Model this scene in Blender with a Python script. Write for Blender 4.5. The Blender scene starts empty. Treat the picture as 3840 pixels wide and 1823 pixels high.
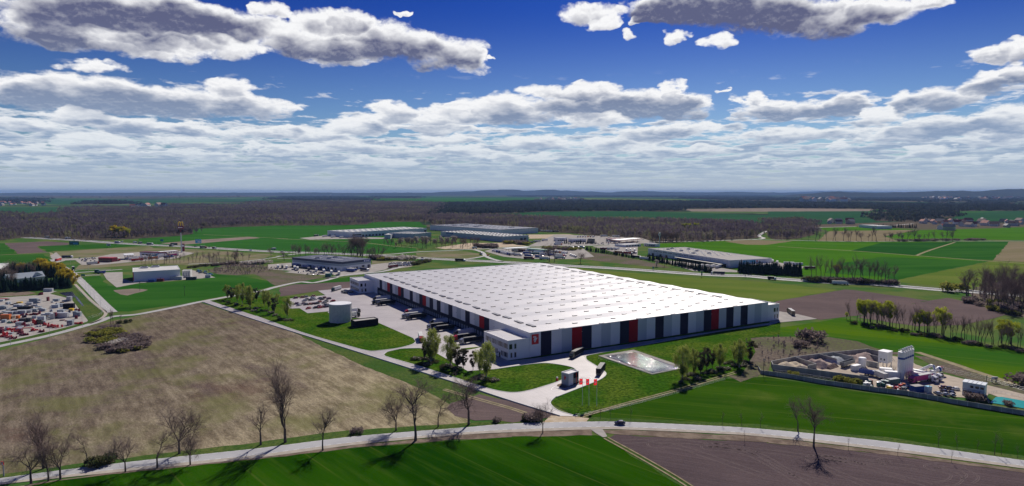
import bpy, bmesh, math, random
import numpy as np
from mathutils import Vector, Matrix
R_ = math.radians
scene = bpy.context.scene
COL = scene.collection
# ------------------------------------------------------------------ camera
FPX = 2404.0; PCX, PCY = 1920.0, 911.5; HCAM = 100.0
PITCH = math.atan(188.5 / FPX)
cam = bpy.data.objects.new('camera', bpy.data.cameras.new('camera')); COL.objects.link(cam)
cam.data.sensor_width = 36.0; cam.data.lens = 36.0 * FPX / 3840.0
cam.data.clip_start = 1.0; cam.data.clip_end = 200000.0
cam.location = (0, 0, HCAM); cam.rotation_euler = (math.pi / 2 - PITCH, 0, 0)
scene.camera = cam
# ------------------------------------------------------------------ exposure
scene.view_settings.view_transform = 'Standard'; scene.view_settings.look = 'None'
scene.view_settings.gamma = 1.0; scene.view_settings.exposure = 0.12
scene.cycles.max_bounces = 4; scene.cycles.diffuse_bounces = 2; scene.cycles.glossy_bounces = 2
scene.cycles.transmission_bounces = 2; scene.cycles.volume_bounces = 0; scene.cycles.transparent_max_bounces = 6
scene.cycles.use_denoising = True
# ------------------------------------------------------------------ sun
SUN_EL, SUN_AZ = R_(39), R_(17)
sl = bpy.data.lights.new('sun', 'SUN'); sl.energy = 4.6; sl.angle = R_(0.53); sl.color = (1.0, 0.93, 0.83)
so = bpy.data.objects.new('sun', sl); COL.objects.link(so)
sd = Vector((math.sin(SUN_AZ) * math.cos(SUN_EL), math.cos(SUN_AZ) * math.cos(SUN_EL), math.sin(SUN_EL)))
so.rotation_euler = sd.to_track_quat('Z', 'Y').to_euler(); so.location = (0, 0, 600)
# ------------------------------------------------------------------ small node language
class N:
    """wraps an output socket so that shader maths can be written as expressions"""
    nt = None
    def __init__(s, sock): s.s = sock
    def _m(op, a, b=None, c=None, clamp=False):
        n = N.nt.nodes.new('ShaderNodeMath'); n.operation = op; n.use_clamp = clamp
        for i, v in enumerate((a, b, c)):
            if v is None: continue
            if isinstance(v, N): N.nt.links.new(v.s, n.inputs[i])
            else: n.inputs[i].default_value = v
        return N(n.outputs[0])
    def __add__(a, b): return N._m('ADD', a, b)
    __radd__ = __add__
    def __sub__(a, b): return N._m('SUBTRACT', a, b)
    def __rsub__(a, b): return N._m('SUBTRACT', b, a)
    def __mul__(a, b): return N._m('MULTIPLY', a, b)
    __rmul__ = __mul__
    def __truediv__(a, b): return N._m('DIVIDE', a, b)
def m_(op, a, b=None, c=None, clamp=False): return N._m(op, a, b, c, clamp)
def vm(op, a, b=None):
    n = N.nt.nodes.new('ShaderNodeVectorMath'); n.operation = op
    for i, v in enumerate((a, b)):
        if v is None: continue
        if isinstance(v, N): N.nt.links.new(v.s, n.inputs[i])
        else: n.inputs[i].default_value = v
    return N(n.outputs['Value'] if op in ('DOT_PRODUCT', 'LENGTH') else n.outputs[0])
def sep(v):
    n = N.nt.nodes.new('ShaderNodeSeparateXYZ'); N.nt.links.new(v.s, n.inputs[0]); return [N(o) for o in n.outputs]
def comb(x, y, z=0.0):
    n = N.nt.nodes.new('ShaderNodeCombineXYZ')
    for i, v in enumerate((x, y, z)):
        if isinstance(v, N): N.nt.links.new(v.s, n.inputs[i])
        else: n.inputs[i].default_value = v
    return N(n.outputs[0])
def noise(v, scale, detail=4, rough=.55, lac=2.0, dist=0.0, color=False):
    n = N.nt.nodes.new('ShaderNodeTexNoise'); N.nt.links.new(v.s, n.inputs['Vector'])
    n.inputs['Scale'].default_value = scale; n.inputs['Detail'].default_value = detail
    n.inputs['Roughness'].default_value = rough; n.inputs['Lacunarity'].default_value = lac
    n.inputs['Distortion'].default_value = dist
    return N(n.outputs['Color' if color else 'Fac'])
def sstep(x, lo, hi, a=0.0, b=1.0):
    n = N.nt.nodes.new('ShaderNodeMapRange'); n.interpolation_type = 'SMOOTHSTEP'
    N.nt.links.new(x.s, n.inputs[0])
    for i, v in ((1, lo), (2, hi), (3, a), (4, b)): n.inputs[i].default_value = v
    return N(n.outputs[0])
def lin(x, lo, hi, a=0.0, b=1.0):
    n = N.nt.nodes.new('ShaderNodeMapRange'); N.nt.links.new(x.s, n.inputs[0])
    for i, v in ((1, lo), (2, hi), (3, a), (4, b)): n.inputs[i].default_value = v
    return N(n.outputs[0])
def rgb(c):
    n = N.nt.nodes.new('ShaderNodeRGB'); n.outputs[0].default_value = (*c[:3], 1); return N(n.outputs[0])
def mix(f, a, b, mode='MIX'):
    n = N.nt.nodes.new('ShaderNodeMix'); n.data_type = 'RGBA'; n.blend_type = mode
    if isinstance(f, N): N.nt.links.new(f.s, n.inputs[0])
    else: n.inputs[0].default_value = f
    for i, v in ((6, a), (7, b)):
        if isinstance(v, N): N.nt.links.new(v.s, n.inputs[i])
        else: n.inputs[i].default_value = (*v[:3], 1)
    return N(n.outputs[2])
def mixv(f, a, b):
    n = N.nt.nodes.new('ShaderNodeMix'); n.data_type = 'VECTOR'
    N.nt.links.new(f.s, n.inputs[0])
    for i, v in ((4, a), (5, b)):
        if isinstance(v, N): N.nt.links.new(v.s, n.inputs[i])
        else: n.inputs[i].default_value = v
    return N(n.outputs[1])
# ------------------------------------------------------------------ sky: Nishita + cumulus worked out per direction
world = bpy.data.worlds.new('World'); scene.world = world; world.use_nodes = True
nt = world.node_tree; nt.nodes.clear(); N.nt = nt
out = nt.nodes.new('ShaderNodeOutputWorld'); bg = nt.nodes.new('ShaderNodeBackground')
nt.links.new(bg.outputs[0], out.inputs[0])
sky = nt.nodes.new('ShaderNodeTexSky'); sky.sky_type = 'NISHITA'; sky.sun_disc = False
sky.sun_elevation = SUN_EL; sky.sun_rotation = SUN_AZ; sky.air_density = 1.0; sky.dust_density = 0.6; sky.ozone_density = 2.5
SKY_STR = 0.12; bg.inputs[1].default_value = SKY_STR
def bearing(px, py):
    """photo pixel -> (azimuth, slope above the horizon)"""
    dx = px - PCX; dy = PCY - py
    Y = FPX * math.cos(PITCH) + dy * math.sin(PITCH); Z = -FPX * math.sin(PITCH) + dy * math.cos(PITCH)
    return math.atan2(dx, Y), Z / math.hypot(dx, Y)
tc = nt.nodes.new('ShaderNodeTexCoord'); D = N(tc.outputs['Generated'])
dx_, dy_, dz_ = sep(D)
az = m_('ARCTAN2', dx_, dy_)
hl = m_('SQRT', dx_ * dx_ + dy_ * dy_)
slope = dz_ / m_('MAXIMUM', hl, .02)
S1 = lambda x, y: (x * .59688, y * .59688)
CLOUDS = []   # frame offset, centre x, y, radius x, y, strength (1 = thick and dark underneath)
for off, lst in ((0, [
    (350, 30, 470, 190, 1), (900, 60, 620, 150, 1.1), (1350, 140, 420, 130, 1), (250, 180, 420, 130, .9), (600, 260, 430, 90, .7), (1050, 320, 260, 75, .45), (1450, 300, 230, 85, .45), (1000, 210, 420, 110, .8), (1700, 60, 130, 70, .2),
    (2000, 130, 260, 90, .45), (1950, 260, 420, 120, .8), (2150, 340, 300, 90, .6),
    (80, 570, 350, 120, .9), (600, 590, 520, 150, 1), (1150, 640, 480, 120, 1), (1620, 670, 300, 95, .7), (620, 420, 230, 45, .15), (1450, 550, 180, 70, .3),
    (150, 780, 330, 55, .6), (500, 730, 280, 60, .6), (850, 800, 420, 65, .8), (1200, 810, 220, 55, .5), (620, 890, 270, 65, .6), (1200, 900, 260, 42, .5), (180, 940, 400, 50, .6), (1330, 970, 260, 35, .4), (900, 960, 350, 30, .5), (250, 1010, 300, 26, .4),
    (1650, 830, 310, 50, .5), (2000, 850, 300, 65, .6), (1580, 915, 65, 40, .4), (1900, 940, 400, 40, .5)]),
  (2127.7, [
    (280, 250, 380, 150, .9), (80, 130, 150, 100, .4), (650, 320, 330, 130, .8), (830, 370, 150, 95, .4), (400, 90, 40, 14, .1), (985, 358, 34, 18, .1),
    (150, 790, 260, 70, .5), (330, 710, 170, 90, .6), (620, 740, 300, 80, .4), (820, 690, 220, 90, .4), (1050, 670, 220, 100, .5), (1150, 720, 320, 80, .8), (1550, 640, 420, 115, 1.0), (1950, 650, 330, 110, 1.0), (1500, 570, 380, 55, .15), (1600, 750, 250, 55, .5), (2100, 560, 90, 60, .2), (600, 810, 500, 28, .5),
    (1220, 890, 300, 50, .7), (1950, 840, 280, 60, .8), (700, 870, 260, 36, .5), (700, 945, 380, 42, .6), (1750, 900, 300, 50, .6), (150, 920, 300, 45, .5), (1100, 985, 300, 30, .4), (2050, 950, 300, 45, .5), (300, 1010, 300, 35, .4),
    (1560, 80, 210, 75, .3), (1690, 150, 90, 55, .2), (1830, 230, 65, 50, .15), (2120, 220, 90, 55, .2), (2050, 40, 330, 110, 1.1), (1900, 130, 90, 40, .3)]),
  (4255.4, [
    (60, 40, 420, 130, 1.2), (520, 60, 520, 165, 1.25), (950, 120, 470, 130, .9), (1300, 60, 330, 100, .4), (280, 250, 150, 50, .2), (1600, 20, 180, 40, .15),
    (20, 660, 240, 110, .9), (560, 690, 230, 90, .7), (850, 690, 420, 80, 1.0), (1080, 640, 170, 80, .7), (480, 620, 110, 60, .2), (280, 577, 40, 12, .1),
    (1420, 650, 140, 100, .8), (1680, 610, 260, 90, .9), (1980, 520, 230, 100, .9), (2150, 450, 160, 90, .5), (2130, 320, 180, 75, .6), (1960, 340, 120, 55, .3),
    (1700, 800, 520, 85, .9), (2100, 760, 280, 130, .9), (1250, 740, 160, 55, .4), (700, 850, 560, 50, .7), (1000, 920, 100, 34, .5), (1420, 860, 350, 60, .6), (150, 950, 280, 45, .5), (50, 810, 260, 55, .6),
    (1550, 960, 190, 40, .6), (460, 1005, 90, 32, .5), (1730, 1010, 220, 30, .5), (2100, 985, 150, 24, .5), (1100, 1010, 350, 26, .5), (700, 1030, 150, 22, .4), (1950, 880, 300, 50, .7)])):
    for x, y, rx, ry, k in lst:
        px, py = S1(off + x, y)
        a0, v0 = bearing(px, py); a1, v1 = bearing(px + rx * .59688, py); a2, v2 = bearing(px, py - ry * .59688)
        CLOUDS.append((a0, v0, abs(a1 - a0), abs(v2 - v0), k))
cp = comb(az, slope)
# turbulence that also pushes the outlines about; its cells shrink towards the horizon as real distance would
persp = m_('MAXIMUM', slope, .004)
lg = m_('LOGARITHM', persp + .045, 2.718)
q1 = comb(az * 17.0, lg * 6.5, 0.0)
q1w = vm('ADD', q1, vm('MULTIPLY', noise(q1, 2.2, 2, .5, color=True), (.22, .22, .22)))
big = noise(q1, .9, 2, .5)
fine = noise(q1w, 1.7, 8, .65)
fine2 = noise(vm('ADD', q1w, (0.02, .10, 0)), 1.7, 8, .65)
soft = noise(vm('ADD', q1, (7.3, 2.1, 0)), 1.5, 3, .45)
d_best = None
wob = vm('MULTIPLY', vm('SUBTRACT', noise(q1, 1.3, 3, .55, color=True), (.5, .5, .5)), (.085, .030, 0))
cpw = vm('ADD', cp, wob)
acc = None
for a0, v0, ra, rv, k in CLOUDS:
    q = vm('MULTIPLY', vm('SUBTRACT', cpw, (a0, v0, -1.0)), (1 / ra, 1 / rv, 1))
    d = m_('MAXIMUM', 2.0 - vm('DOT_PRODUCT', q, q), 0.0)
    q = vm('ADD', q, (0, (.9 - k) * .9, 0))
    n = nt.nodes.new('ShaderNodeVectorMath'); n.operation = 'SCALE'; nt.links.new(q.s, n.inputs[0]); nt.links.new(d.s, n.inputs['Scale']); q = N(n.outputs[0])
    acc = q if acc is None else vm('ADD', acc, q)
_, qy, wsum = sep(acc)
qy = qy / m_('MAXIMUM', wsum, .001)
d_best = m_('MINIMUM', wsum, 1.25)
thick = m_('MINIMUM', wsum, 1.0) * 0.9 + (fine - .5) * 1.8 + (big - .5) * .35 + .0
alpha = sstep(thick, .0, .60) * sstep(wsum, .0, .22)
lit = (fine - fine2)
dark = sstep(d_best * .75 - qy * .95 + (soft - .5) * .9 + (fine - .5) * .6 - .10, .0, 1.05)
shade = m_('ADD', dark, lit * -1.15, clamp=True)
# distant deck, worked out in the same stretched frame
q2 = comb(az * 19.0, lg * 15.0, 3.0)
deck = noise(q2, 1.0, 6, .58); deck2 = noise(vm('ADD', q2, (0, .15, 0)), 1.0, 6, .58)
dthick = deck + sstep(slope, .02, .17, .16, -.12)
dalpha = sstep(dthick, .48, .60) * sstep(slope, .11, .19, 1.0, 0.0)
dshade = m_('ADD', sstep(dthick, .52, .70) * .95, (deck - deck2) * -4.2, clamp=True)
base = N(sky.outputs[0])
# clear sky colour, deep at the top and pale low down, as the photograph is
tone = mix(sstep(slope, 0.0, .30), (.30, .42, .54), (.026, .090, .36))
base = mix(1.0, base, tone, 'MULTIPLY')
lum = 1.0 / SKY_STR
def K(c): return tuple(v * lum for v in c)
cl_lit = mix(sstep(slope, .02, .15), K((.66, .72, .77)), K((.88, .88, .89)))
cl_drk = mix(sstep(slope, .03, .24), K((.28, .37, .52)), K((.105, .115, .21)))
c1 = mix(shade, cl_lit, cl_drk)
c0 = mix(dshade, mix(.12, cl_lit, K((.45, .52, .62))), mix(.35, cl_drk, K((.30, .40, .54))))
colr = mix(dalpha * .95, base, c0)
colr = mix(alpha, colr, c1)
haze_c = mix(sstep(slope, .0, .045), K((.55, .61, .64)), K((.42, .51, .60)))
colr = mix(sstep(slope, -.01, .070, .95, 0.0), colr, haze_c)
nt.links.new(colr.s, bg.inputs[0])
world.cycles.sampling_method = 'MANUAL'; world.cycles.sample_map_resolution = 512
# ================================================================== helpers
from mathutils.geometry import delaunay_2d_cdt
FR = dict(A=(0, 700, .37618), B=(960, 700, .37618), C=(1920, 700, .37618), D=(2880, 700, .37618),
          E=(0, 1060, .37267), F=(960, 1060, .37267), G=(1920, 1060, .37267), H=(2880, 1060, .37267),
          I=(0, 1400, .37267), J=(960, 1400, .37267), K=(1920, 1400, .37267), L=(2880, 1400, .37267),
          M=(0, 860, .21832), N=(520, 860, .21832), O=(1040, 820, .21832), Q=(1560, 820, .21832),
          R=(2080, 820, .21832), S=(2600, 860, .21832), T=(2840, 1280, .21832), U=(3280, 1280, .21832),
          V=(1060, 1040, .17174), W=(1480, 1140, .20281), X=(1780, 1220, .21832), Y=(0, 1080, .17174), Z=(0, 0, 1.0))
def at(f, x, y, z=0.0):
    """surveyed point: sight line of the photograph met with height z -> world (x, y)"""
    x0, y0, s = FR[f]; px = x0 + s * x; py = y0 + s * y
    dx = px - PCX; dy = PCY - py
    Yv = FPX * math.cos(PITCH) + dy * math.sin(PITCH); Zv = -FPX * math.sin(PITCH) + dy * math.cos(PITCH)
    t = (z - HCAM) / Zv
    return (dx * t, Yv * t)
def pts(s, z=0.0):
    """'F0,340 450,500 K3,4' -> world points (the letter keeps for those that follow)"""
    r = []; f = None
    for tok in s.split():
        if tok[0].isalpha():
            if tok[0] == '@':
                continue
            f = tok[0]; tok = tok[1:]
        x, y = tok.split(','); r.append(AB(float(x), float(y)) if f == 'h' else at(f, float(x), float(y), z))
    return r
C0 = at('Z', 1987, 1341.3); _r = at('Z', 2870, 1207)
_l = math.hypot(_r[0] - C0[0], _r[1] - C0[1]); HA = ((_r[0] - C0[0]) / _l, (_r[1] - C0[1]) / _l); HB = (-HA[1], HA[0])
HANG = math.atan2(HA[1], HA[0])
def AB(a, b): return (C0[0] + a * HA[0] + b * HB[0], C0[1] + a * HA[1] + b * HB[1])
def toAB(p): v = (p[0] - C0[0], p[1] - C0[1]); return (v[0] * HA[0] + v[1] * HA[1], v[0] * HB[0] + v[1] * HB[1])

def tag(o, label=None, cat=None, group=None, kind=None):
    if label: o['label'] = label
    if cat: o['category'] = cat
    if group: o['group'] = group
    if kind: o['kind'] = kind
    return o
def empty(name, loc=(0, 0, 0), rz=0.0):
    o = bpy.data.objects.new(name, None); COL.objects.link(o); o.location = loc; o.rotation_euler = (0, 0, rz); o.empty_display_size = .5
    return o
def put(name, me, parent=None, loc=None, rz=None):
    o = bpy.data.objects.new(name, me); COL.objects.link(o)
    if parent: o.parent = parent
    if loc: o.location = loc
    if rz is not None: o.rotation_euler = (0, 0, rz)
    return o
class MB:
    def __init__(s): s.v = []; s.f = []; s.m = []; s.mats = []; s.sm = []
    def mi(s, m):
        if m not in s.mats: s.mats.append(m)
        return s.mats.index(m)
    def face(s, vs, m, smooth=False):
        n = len(s.v); s.v += [tuple(v) for v in vs]; s.f.append(tuple(range(n, n + len(vs)))); s.m.append(s.mi(m)); s.sm.append(smooth)
    def addf(s, vs, fs, m, smooth=False):
        n = len(s.v); s.v += [tuple(v) for v in vs]; k = s.mi(m)
        for f in fs: s.f.append(tuple(n + i for i in f)); s.m.append(k); s.sm.append(smooth)
        return s
    def box(s, x0, x1, y0, y1, z0, z1, m, rz=0, c=(0, 0), bottom=True):
        vs = [(x, y, z) for z in (z0, z1) for (x, y) in ((x0, y0), (x1, y0), (x1, y1), (x0, y1))]
        if rz or c != (0, 0):
            cs, sn = math.cos(rz), math.sin(rz); vs = [(c[0] + x * cs - y * sn, c[1] + x * sn + y * cs, z) for x, y, z in vs]
        fs = [(4, 5, 6, 7), (0, 1, 5, 4), (1, 2, 6, 5), (2, 3, 7, 6), (3, 0, 4, 7)]
        if bottom: fs.append((3, 2, 1, 0))
        return s.addf(vs, fs, m)
    def prism(s, poly, z0, z1, m, top=None, cap=True):
        if sum(poly[i][0] * poly[(i + 1) % len(poly)][1] - poly[(i + 1) % len(poly)][0] * poly[i][1] for i in range(len(poly))) < 0: poly = poly[::-1]
        n = len(poly); vs = [(x, y, z0) for x, y in poly] + [(x, y, z1) for x, y in poly]
        s.addf(vs, [(i, (i + 1) % n, n + (i + 1) % n, n + i) for i in range(n)], m)
        if cap: s.face([(x, y, z1) for x, y in poly], top or m)
        return s
    def cyl(s, x, y, z0, z1, r0, m, r1=None, n=16, cap=True, smooth=True, top=None):
        r1 = r0 if r1 is None else r1
        vs = [(x + r * math.cos(2 * math.pi * i / n), y + r * math.sin(2 * math.pi * i / n), z) for z, r in ((z0, r0), (z1, r1)) for i in range(n)]
        s.addf(vs, [(i, (i + 1) % n, n + (i + 1) % n, n + i) for i in range(n)], m, smooth)
        if cap: s.face(vs[n:], top or m)
        return s
    def tube(s, path, rad, m, n=5, smooth=True):
        pv = None; k0 = len(s.v); k = s.mi(m)
        for i, (p, r) in enumerate(zip(path, rad)):
            p = Vector(p); d = (Vector(path[min(i + 1, len(path) - 1)]) - Vector(path[max(i - 1, 0)])).normalized()
            u = d.cross(Vector((0.31, .95, .05))).normalized() if abs(d.y) < .9 else d.cross(Vector((1, 0, 0))).normalized(); w = d.cross(u)
            for j in range(n):
                t = 2 * math.pi * j / n; s.v.append(tuple(p + (u * math.cos(t) + w * math.sin(t)) * r))
        for i in range(len(path) - 1):
            for j in range(n):
                a = k0 + i * n + j; b = k0 + i * n + (j + 1) % n
                s.f.append((a, b, b + n, a + n)); s.m.append(k); s.sm.append(smooth)
        return s
    def mesh(s, name):
        me = bpy.data.meshes.new(name); me.from_pydata(s.v, [], s.f)
        for m in s.mats: me.materials.append(M[m] if isinstance(m, str) else m)
        me.polygons.foreach_set('material_index', s.m); me.polygons.foreach_set('use_smooth', s.sm); me.update()
        return me
    def build(s, name, parent=None, loc=None, rz=None): return put(name, s.mesh(name), parent, loc, rz)
def npmesh(name, V, F, mats, mi=None, smooth=False):
    """fast mesh from arrays: V (n,3); F (m,3 or 4)"""
    me = bpy.data.meshes.new(name); k = F.shape[1]
    me.vertices.add(len(V)); me.vertices.foreach_set('co', np.ascontiguousarray(V, dtype=np.float32).ravel())
    me.loops.add(F.size); me.loops.foreach_set('vertex_index', np.ascontiguousarray(F, dtype=np.int32).ravel())
    me.polygons.add(len(F)); me.polygons.foreach_set('loop_start', np.arange(0, F.size, k, dtype=np.int32))
    for m in mats: me.materials.append(M[m])
    if mi is not None: me.polygons.foreach_set('material_index', np.ascontiguousarray(mi, dtype=np.int32))
    if smooth: me.polygons.foreach_set('use_smooth', np.ones(len(F), dtype=bool))
    me.update(calc_edges=True); return me

# ================================================================== materials
M = {}
def mat(name, col, rough=.85, var=None, vscale=.3, bump=0, bscale=1.0, metal=0.0, fn=None, spec=None, coat=0, aniso=None, rnd=0.0):
    """procedural material; var = second colour mixed in by noise; fn(object position) may return a colour of its own"""
    m = bpy.data.materials.new(name); m.use_nodes = True; t = m.node_tree; N.nt = t
    b = t.nodes['Principled BSDF']; M[name] = m
    b.inputs['Roughness'].default_value = rough; b.inputs['Metallic'].default_value = metal
    b.inputs['Specular IOR Level'].default_value = (.0 if rough > .86 else .4) if spec is None else spec; b.inputs['Coat Weight'].default_value = coat
    n = t.nodes.new('ShaderNodeTexCoord'); p = N(n.outputs['Object'])
    if aniso: p2 = vm('MULTIPLY', p, aniso)
    else: p2 = p
    c = rgb(col)
    if fn: c = fn(p)
    elif var: c = mix(sstep(noise(p2, vscale, 5, .6), .35, .65), col, var)
    if rnd:
        g = t.nodes.new('ShaderNodeNewGeometry'); c = mix(lin(N(g.outputs['Random Per Island']), 0, 1, 0, rnd), c, mix(1.0, c, (.35, .35, .35), 'MULTIPLY'))
    t.links.new(c.s, b.inputs['Base Color'])
    if bump:
        bn = t.nodes.new('ShaderNodeBump'); bn.inputs['Strength'].default_value = bump; bn.inputs['Distance'].default_value = .3
        t.links.new(noise(p2, bscale, 4, .6).s, bn.inputs['Height']); t.links.new(bn.outputs[0], b.inputs['Normal'])
    return m
def rot2(p, ang):
    """p turned so that x runs along the rows"""
    x, y, z = sep(p); c, s = math.cos(ang), math.sin(ang)
    return x * c + y * s, y * c - x * s
def crop(c1, c2, c3, ang=0.0, tram=22.0, patch=.012, seed=0.0, stripe=.35):
    """a sown field: fine drill rows, tramlines, blotches of thin growth"""
    def fn(p):
        a, b = rot2(p, ang)
        pr = comb(a, b, seed)
        n1 = noise(vm('MULTIPLY', pr, (.0035, .02, 1)), 1.0, 5, .6)
        n2 = noise(vm('MULTIPLY', pr, (.02, .25, 1)), 1.0, 4, .65)
        n3 = noise(vm('ADD', pr, (seed * 37, 11, 0)), patch, 5, .62)
        n4 = noise(pr, .8, 3, .7)
        c = mix(sstep(n1, .36, .64), c1, c2)
        c = mix(sstep(n2, .42, .75) * stripe, c, mix(.3, c2, c3))
        c = mix(sstep(n3, .58, .74) * .5, c, c3)
        w = m_('PINGPONG', b + (n1 - .5) * 5.0, tram / 2)
        line = sstep(w, .0, .55, 1.0, 0.0) * sstep(noise(vm('MULTIPLY', pr, (.01, .05, 1)), 1.0, 3, .6), .40, .62)
        c = mix(line * .75, c, c3)
        return mix(sstep(n4, .2, .8, -.12, .12) * 1.0 + .12, c, mix(1.0, c, (.5, .5, .5), 'MULTIPLY'))
    return fn
def plough(c1, c2, ang=0.0, seed=0.0):
    def fn(p):
        a, b = rot2(p, ang); pr = comb(a, b, seed)
        n1 = noise(vm('MULTIPLY', pr, (.02, .9, 1)), 1.0, 4, .65); n2 = noise(pr, .02, 4, .6); n3 = noise(pr, 1.3, 3, .7)
        c = mix(sstep(n2, .3, .7), c1, c2)
        c = mix(sstep(n1, .35, .7) * .55, c, mix(1.0, c, (1.5, 1.5, 1.5), 'MULTIPLY'))
        return mix(sstep(n3, .3, .75) * .35, c, mix(1.0, c, (.45, .45, .45), 'MULTIPLY'))
    return fn
def wild(p):
    """rough meadow: straw tussocks combed by the wind, mauve dead stalks, rusty and green patches"""
    a, b = rot2(p, R_(-52)); pr = comb(a, b, 0)
    n0 = noise(vm('MULTIPLY', pr, (.055, .16, 1)), 1.0, 6, .68)
    n1 = noise(vm('MULTIPLY', pr, (.35, 1.1, 1)), 1.0, 6, .8)
    n2 = noise(pr, .009, 4, .6); n3 = noise(vm('ADD', pr, (71, 9, 0)), .021, 5, .62); n4 = noise(vm('ADD', pr, (9, 171, 0)), .013, 5, .62)
    c = mix(sstep(n0, .32, .68), (.25, .205, .13), (.52, .445, .29))
    x, y, z = sep(p)
    left = sstep(x + (n2 - .5) * 160.0, -60, -190) if False else lin(x + (n2 - .5) * 190.0, -80, -200, 0, 1)
    left = m_('MINIMUM', m_('MAXIMUM', left, 0.0), 1.0)
    c = mix(left * .75, c, mix(sstep(n0, .3, .7), (.105, .078, .070), (.215, .170, .140)))
    c = mix(sstep(n3, .46, .64) * .60, c, mix(sstep(n1, .35, .65), (.12, .135, .035), (.26, .27, .10)))
    c = mix(sstep(n4, .585, .68) * .6, c, (.155, .095, .078))
    c = mix(sstep(n2, .55, .70) * .35, c, (.14, .115, .125))
    rows = sstep(m_('PINGPONG', b + (n0 - .5) * 3.0, 2.1), .2, 1.5)
    c = mix(rows * .28, c, mix(1.0, c, (.62, .60, .58), 'MULTIPLY'))
    n5 = noise(vm('MULTIPLY', pr, (.012, .030, 1)), 1.0, 6, .68)
    c = mix(sstep(n5, .52, .66) * .55, c, (.135, .10, .098))
    return mix(sstep(n1, .36, .62) * .66, c, mix(1.0, c, (.42, .42, .42), 'MULTIPLY'))
G1 = (.030, .110, .022); G2 = (.044, .145, .030); G3 = (.17, .20, .075)
mat('field_deep', G1, .9, fn=crop((.022, .098, .012), (.040, .130, .018), (.07, .14, .025), R_(8), seed=1))
mat('field_upper', G1, .9, fn=crop((.026, .112, .016), (.040, .142, .022), (.05, .14, .022), R_(-4), seed=2))
mat('field_bright', G1, .9, fn=crop((.048, .150, .008), (.070, .190, .012), (.11, .20, .018), R_(-14), tram=24, seed=3))
mat('field_dark', G1, .9, fn=crop((.016, .080, .012), (.028, .110, .016), (.06, .13, .02), R_(-14), seed=4))
mat('field_front', G1, .9, fn=crop((.008, .046, .001), (.024, .088, .002), (.11, .135, .028), R_(-47), tram=21, patch=.02, seed=5, stripe=.55), bump=.5, bscale=1.2)
mat('field_right', G1, .9, fn=crop((.016, .060, .003), (.036, .098, .004), (.125, .155, .030), R_(-16), tram=22, patch=.016, seed=6, stripe=.5), bump=.5, bscale=1.2)
mat('field_lime', G1, .9, fn=crop((.030, .112, .010), (.080, .160, .004), (.15, .17, .04), R_(-30), patch=.008, tram=26, seed=7))
mat('field_olive', G1, .9, fn=crop((.095, .160, .022), (.145, .190, .038), (.20, .19, .07), R_(-20), tram=15, seed=8, stripe=.6))
mat('field_far', G1, .9, fn=crop((.020, .075, .035), (.035, .11, .045), (.10, .13, .06), R_(3), patch=.004, tram=60, seed=9))
mat('field_tan', G1, .9, fn=crop((.20, .175, .095), (.25, .205, .13), (.17, .17, .08), R_(20), seed=10))
mat('ploughed_front', G1, .95, fn=plough((.088, .066, .070), (.115, .086, .088), R_(-24), 1), bump=.8, bscale=1.6)
mat('ploughed', G1, .95, fn=plough((.118, .090, .088), (.150, .112, .106), R_(-9), 2), bump=.6, bscale=1.2)
mat('ploughed_pale', G1, .95, fn=plough((.20, .165, .135), (.27, .22, .18), R_(4), 3))
mat('meadow', G1, .95, fn=wild, bump=1.0, bscale=.9)
mat('scrubland', G1, .95, var=(.095, .13, .045), bump=1, bscale=.8, fn=lambda p: mix(sstep(noise(p, .5, 5, .7), .35, .65), mix(sstep(noise(p, .03, 5, .6), .42, .6), (.20, .165, .125), (.13, .155, .06)), (.105, .083, .075)))
mat('verge', G1, .95, fn=lambda p: mix(sstep(noise(p, .6, 4, .7), .3, .7), mix(sstep(noise(p, .035, 5, .6), .38, .62), (.058, .125, .025), (.125, .155, .042)), (.04, .08, .02)))
mat('lawn', G1, .95, bump=1, bscale=1.5, fn=lambda p: mix(sstep(noise(p, .55, 5, .72), .36, .66), mix(sstep(noise(p, .045, 5, .6), .40, .62), (.046, .125, .008), (.115, .170, .020)), (.018, .052, .004)))
mat('dry_grass', G1, .95, fn=lambda p: mix(sstep(noise(p, .02, 5, .6), .4, .6), (.22, .19, .12), (.14, .16, .065)))
mat('soil', (.24, .19, .145), .95, var=(.15, .115, .09), vscale=.2, bump=.6)
mat('sand', (.46, .36, .24), .95, var=(.55, .47, .36), vscale=.25, bump=.5)
mat('track', (.34, .29, .19), .95, var=(.24, .21, .12), vscale=.3)
mat('asphalt', (.33, .33, .345), .86, var=(.40, .40, .405), vscale=.25, aniso=(.25, .25, 1))
mat('road_pale', (.36, .35, .345), .85, var=(.43, .42, .40), vscale=.15)
mat('motorway', (.33, .33, .335), .85, var=(.40, .40, .395), vscale=.05)
mat('shoulder', (.45, .41, .35), .9, var=(.37, .33, .28), vscale=.3)
def pavers(p):
    a, b = rot2(p, HANG)
    w = sstep(m_('PINGPONG', a, 1.3), 0, .12, .0, 1.0) * sstep(m_('PINGPONG', b, 2.6), 0, .12, .0, 1.0)
    c = mix(sstep(noise(p, .05, 4, .6), .35, .68), (.33, .295, .295), (.42, .38, .375))
    c = mix(sstep(noise(p, .9, 3, .6), .4, .7) * .25, c, (.30, .27, .28))
    return mix(w, mix(1.0, c, (.80, .80, .80), 'MULTIPLY'), c)
mat('pavers', (.42, .40, .40), .55, fn=pavers, spec=.6)
mat('concrete', (.42, .39, .355), .88, var=(.33, .31, .285), vscale=.12)
mat('plant_ground', (.50, .43, .345), .9, var=(.40, .34, .275), vscale=.12)
mat('kerb', (.62, .62, .60), .8); mat('marking', (.8, .8, .78), .7)
mat('median', (.14, .15, .07), .9, var=(.2, .17, .12), vscale=.2)
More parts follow.
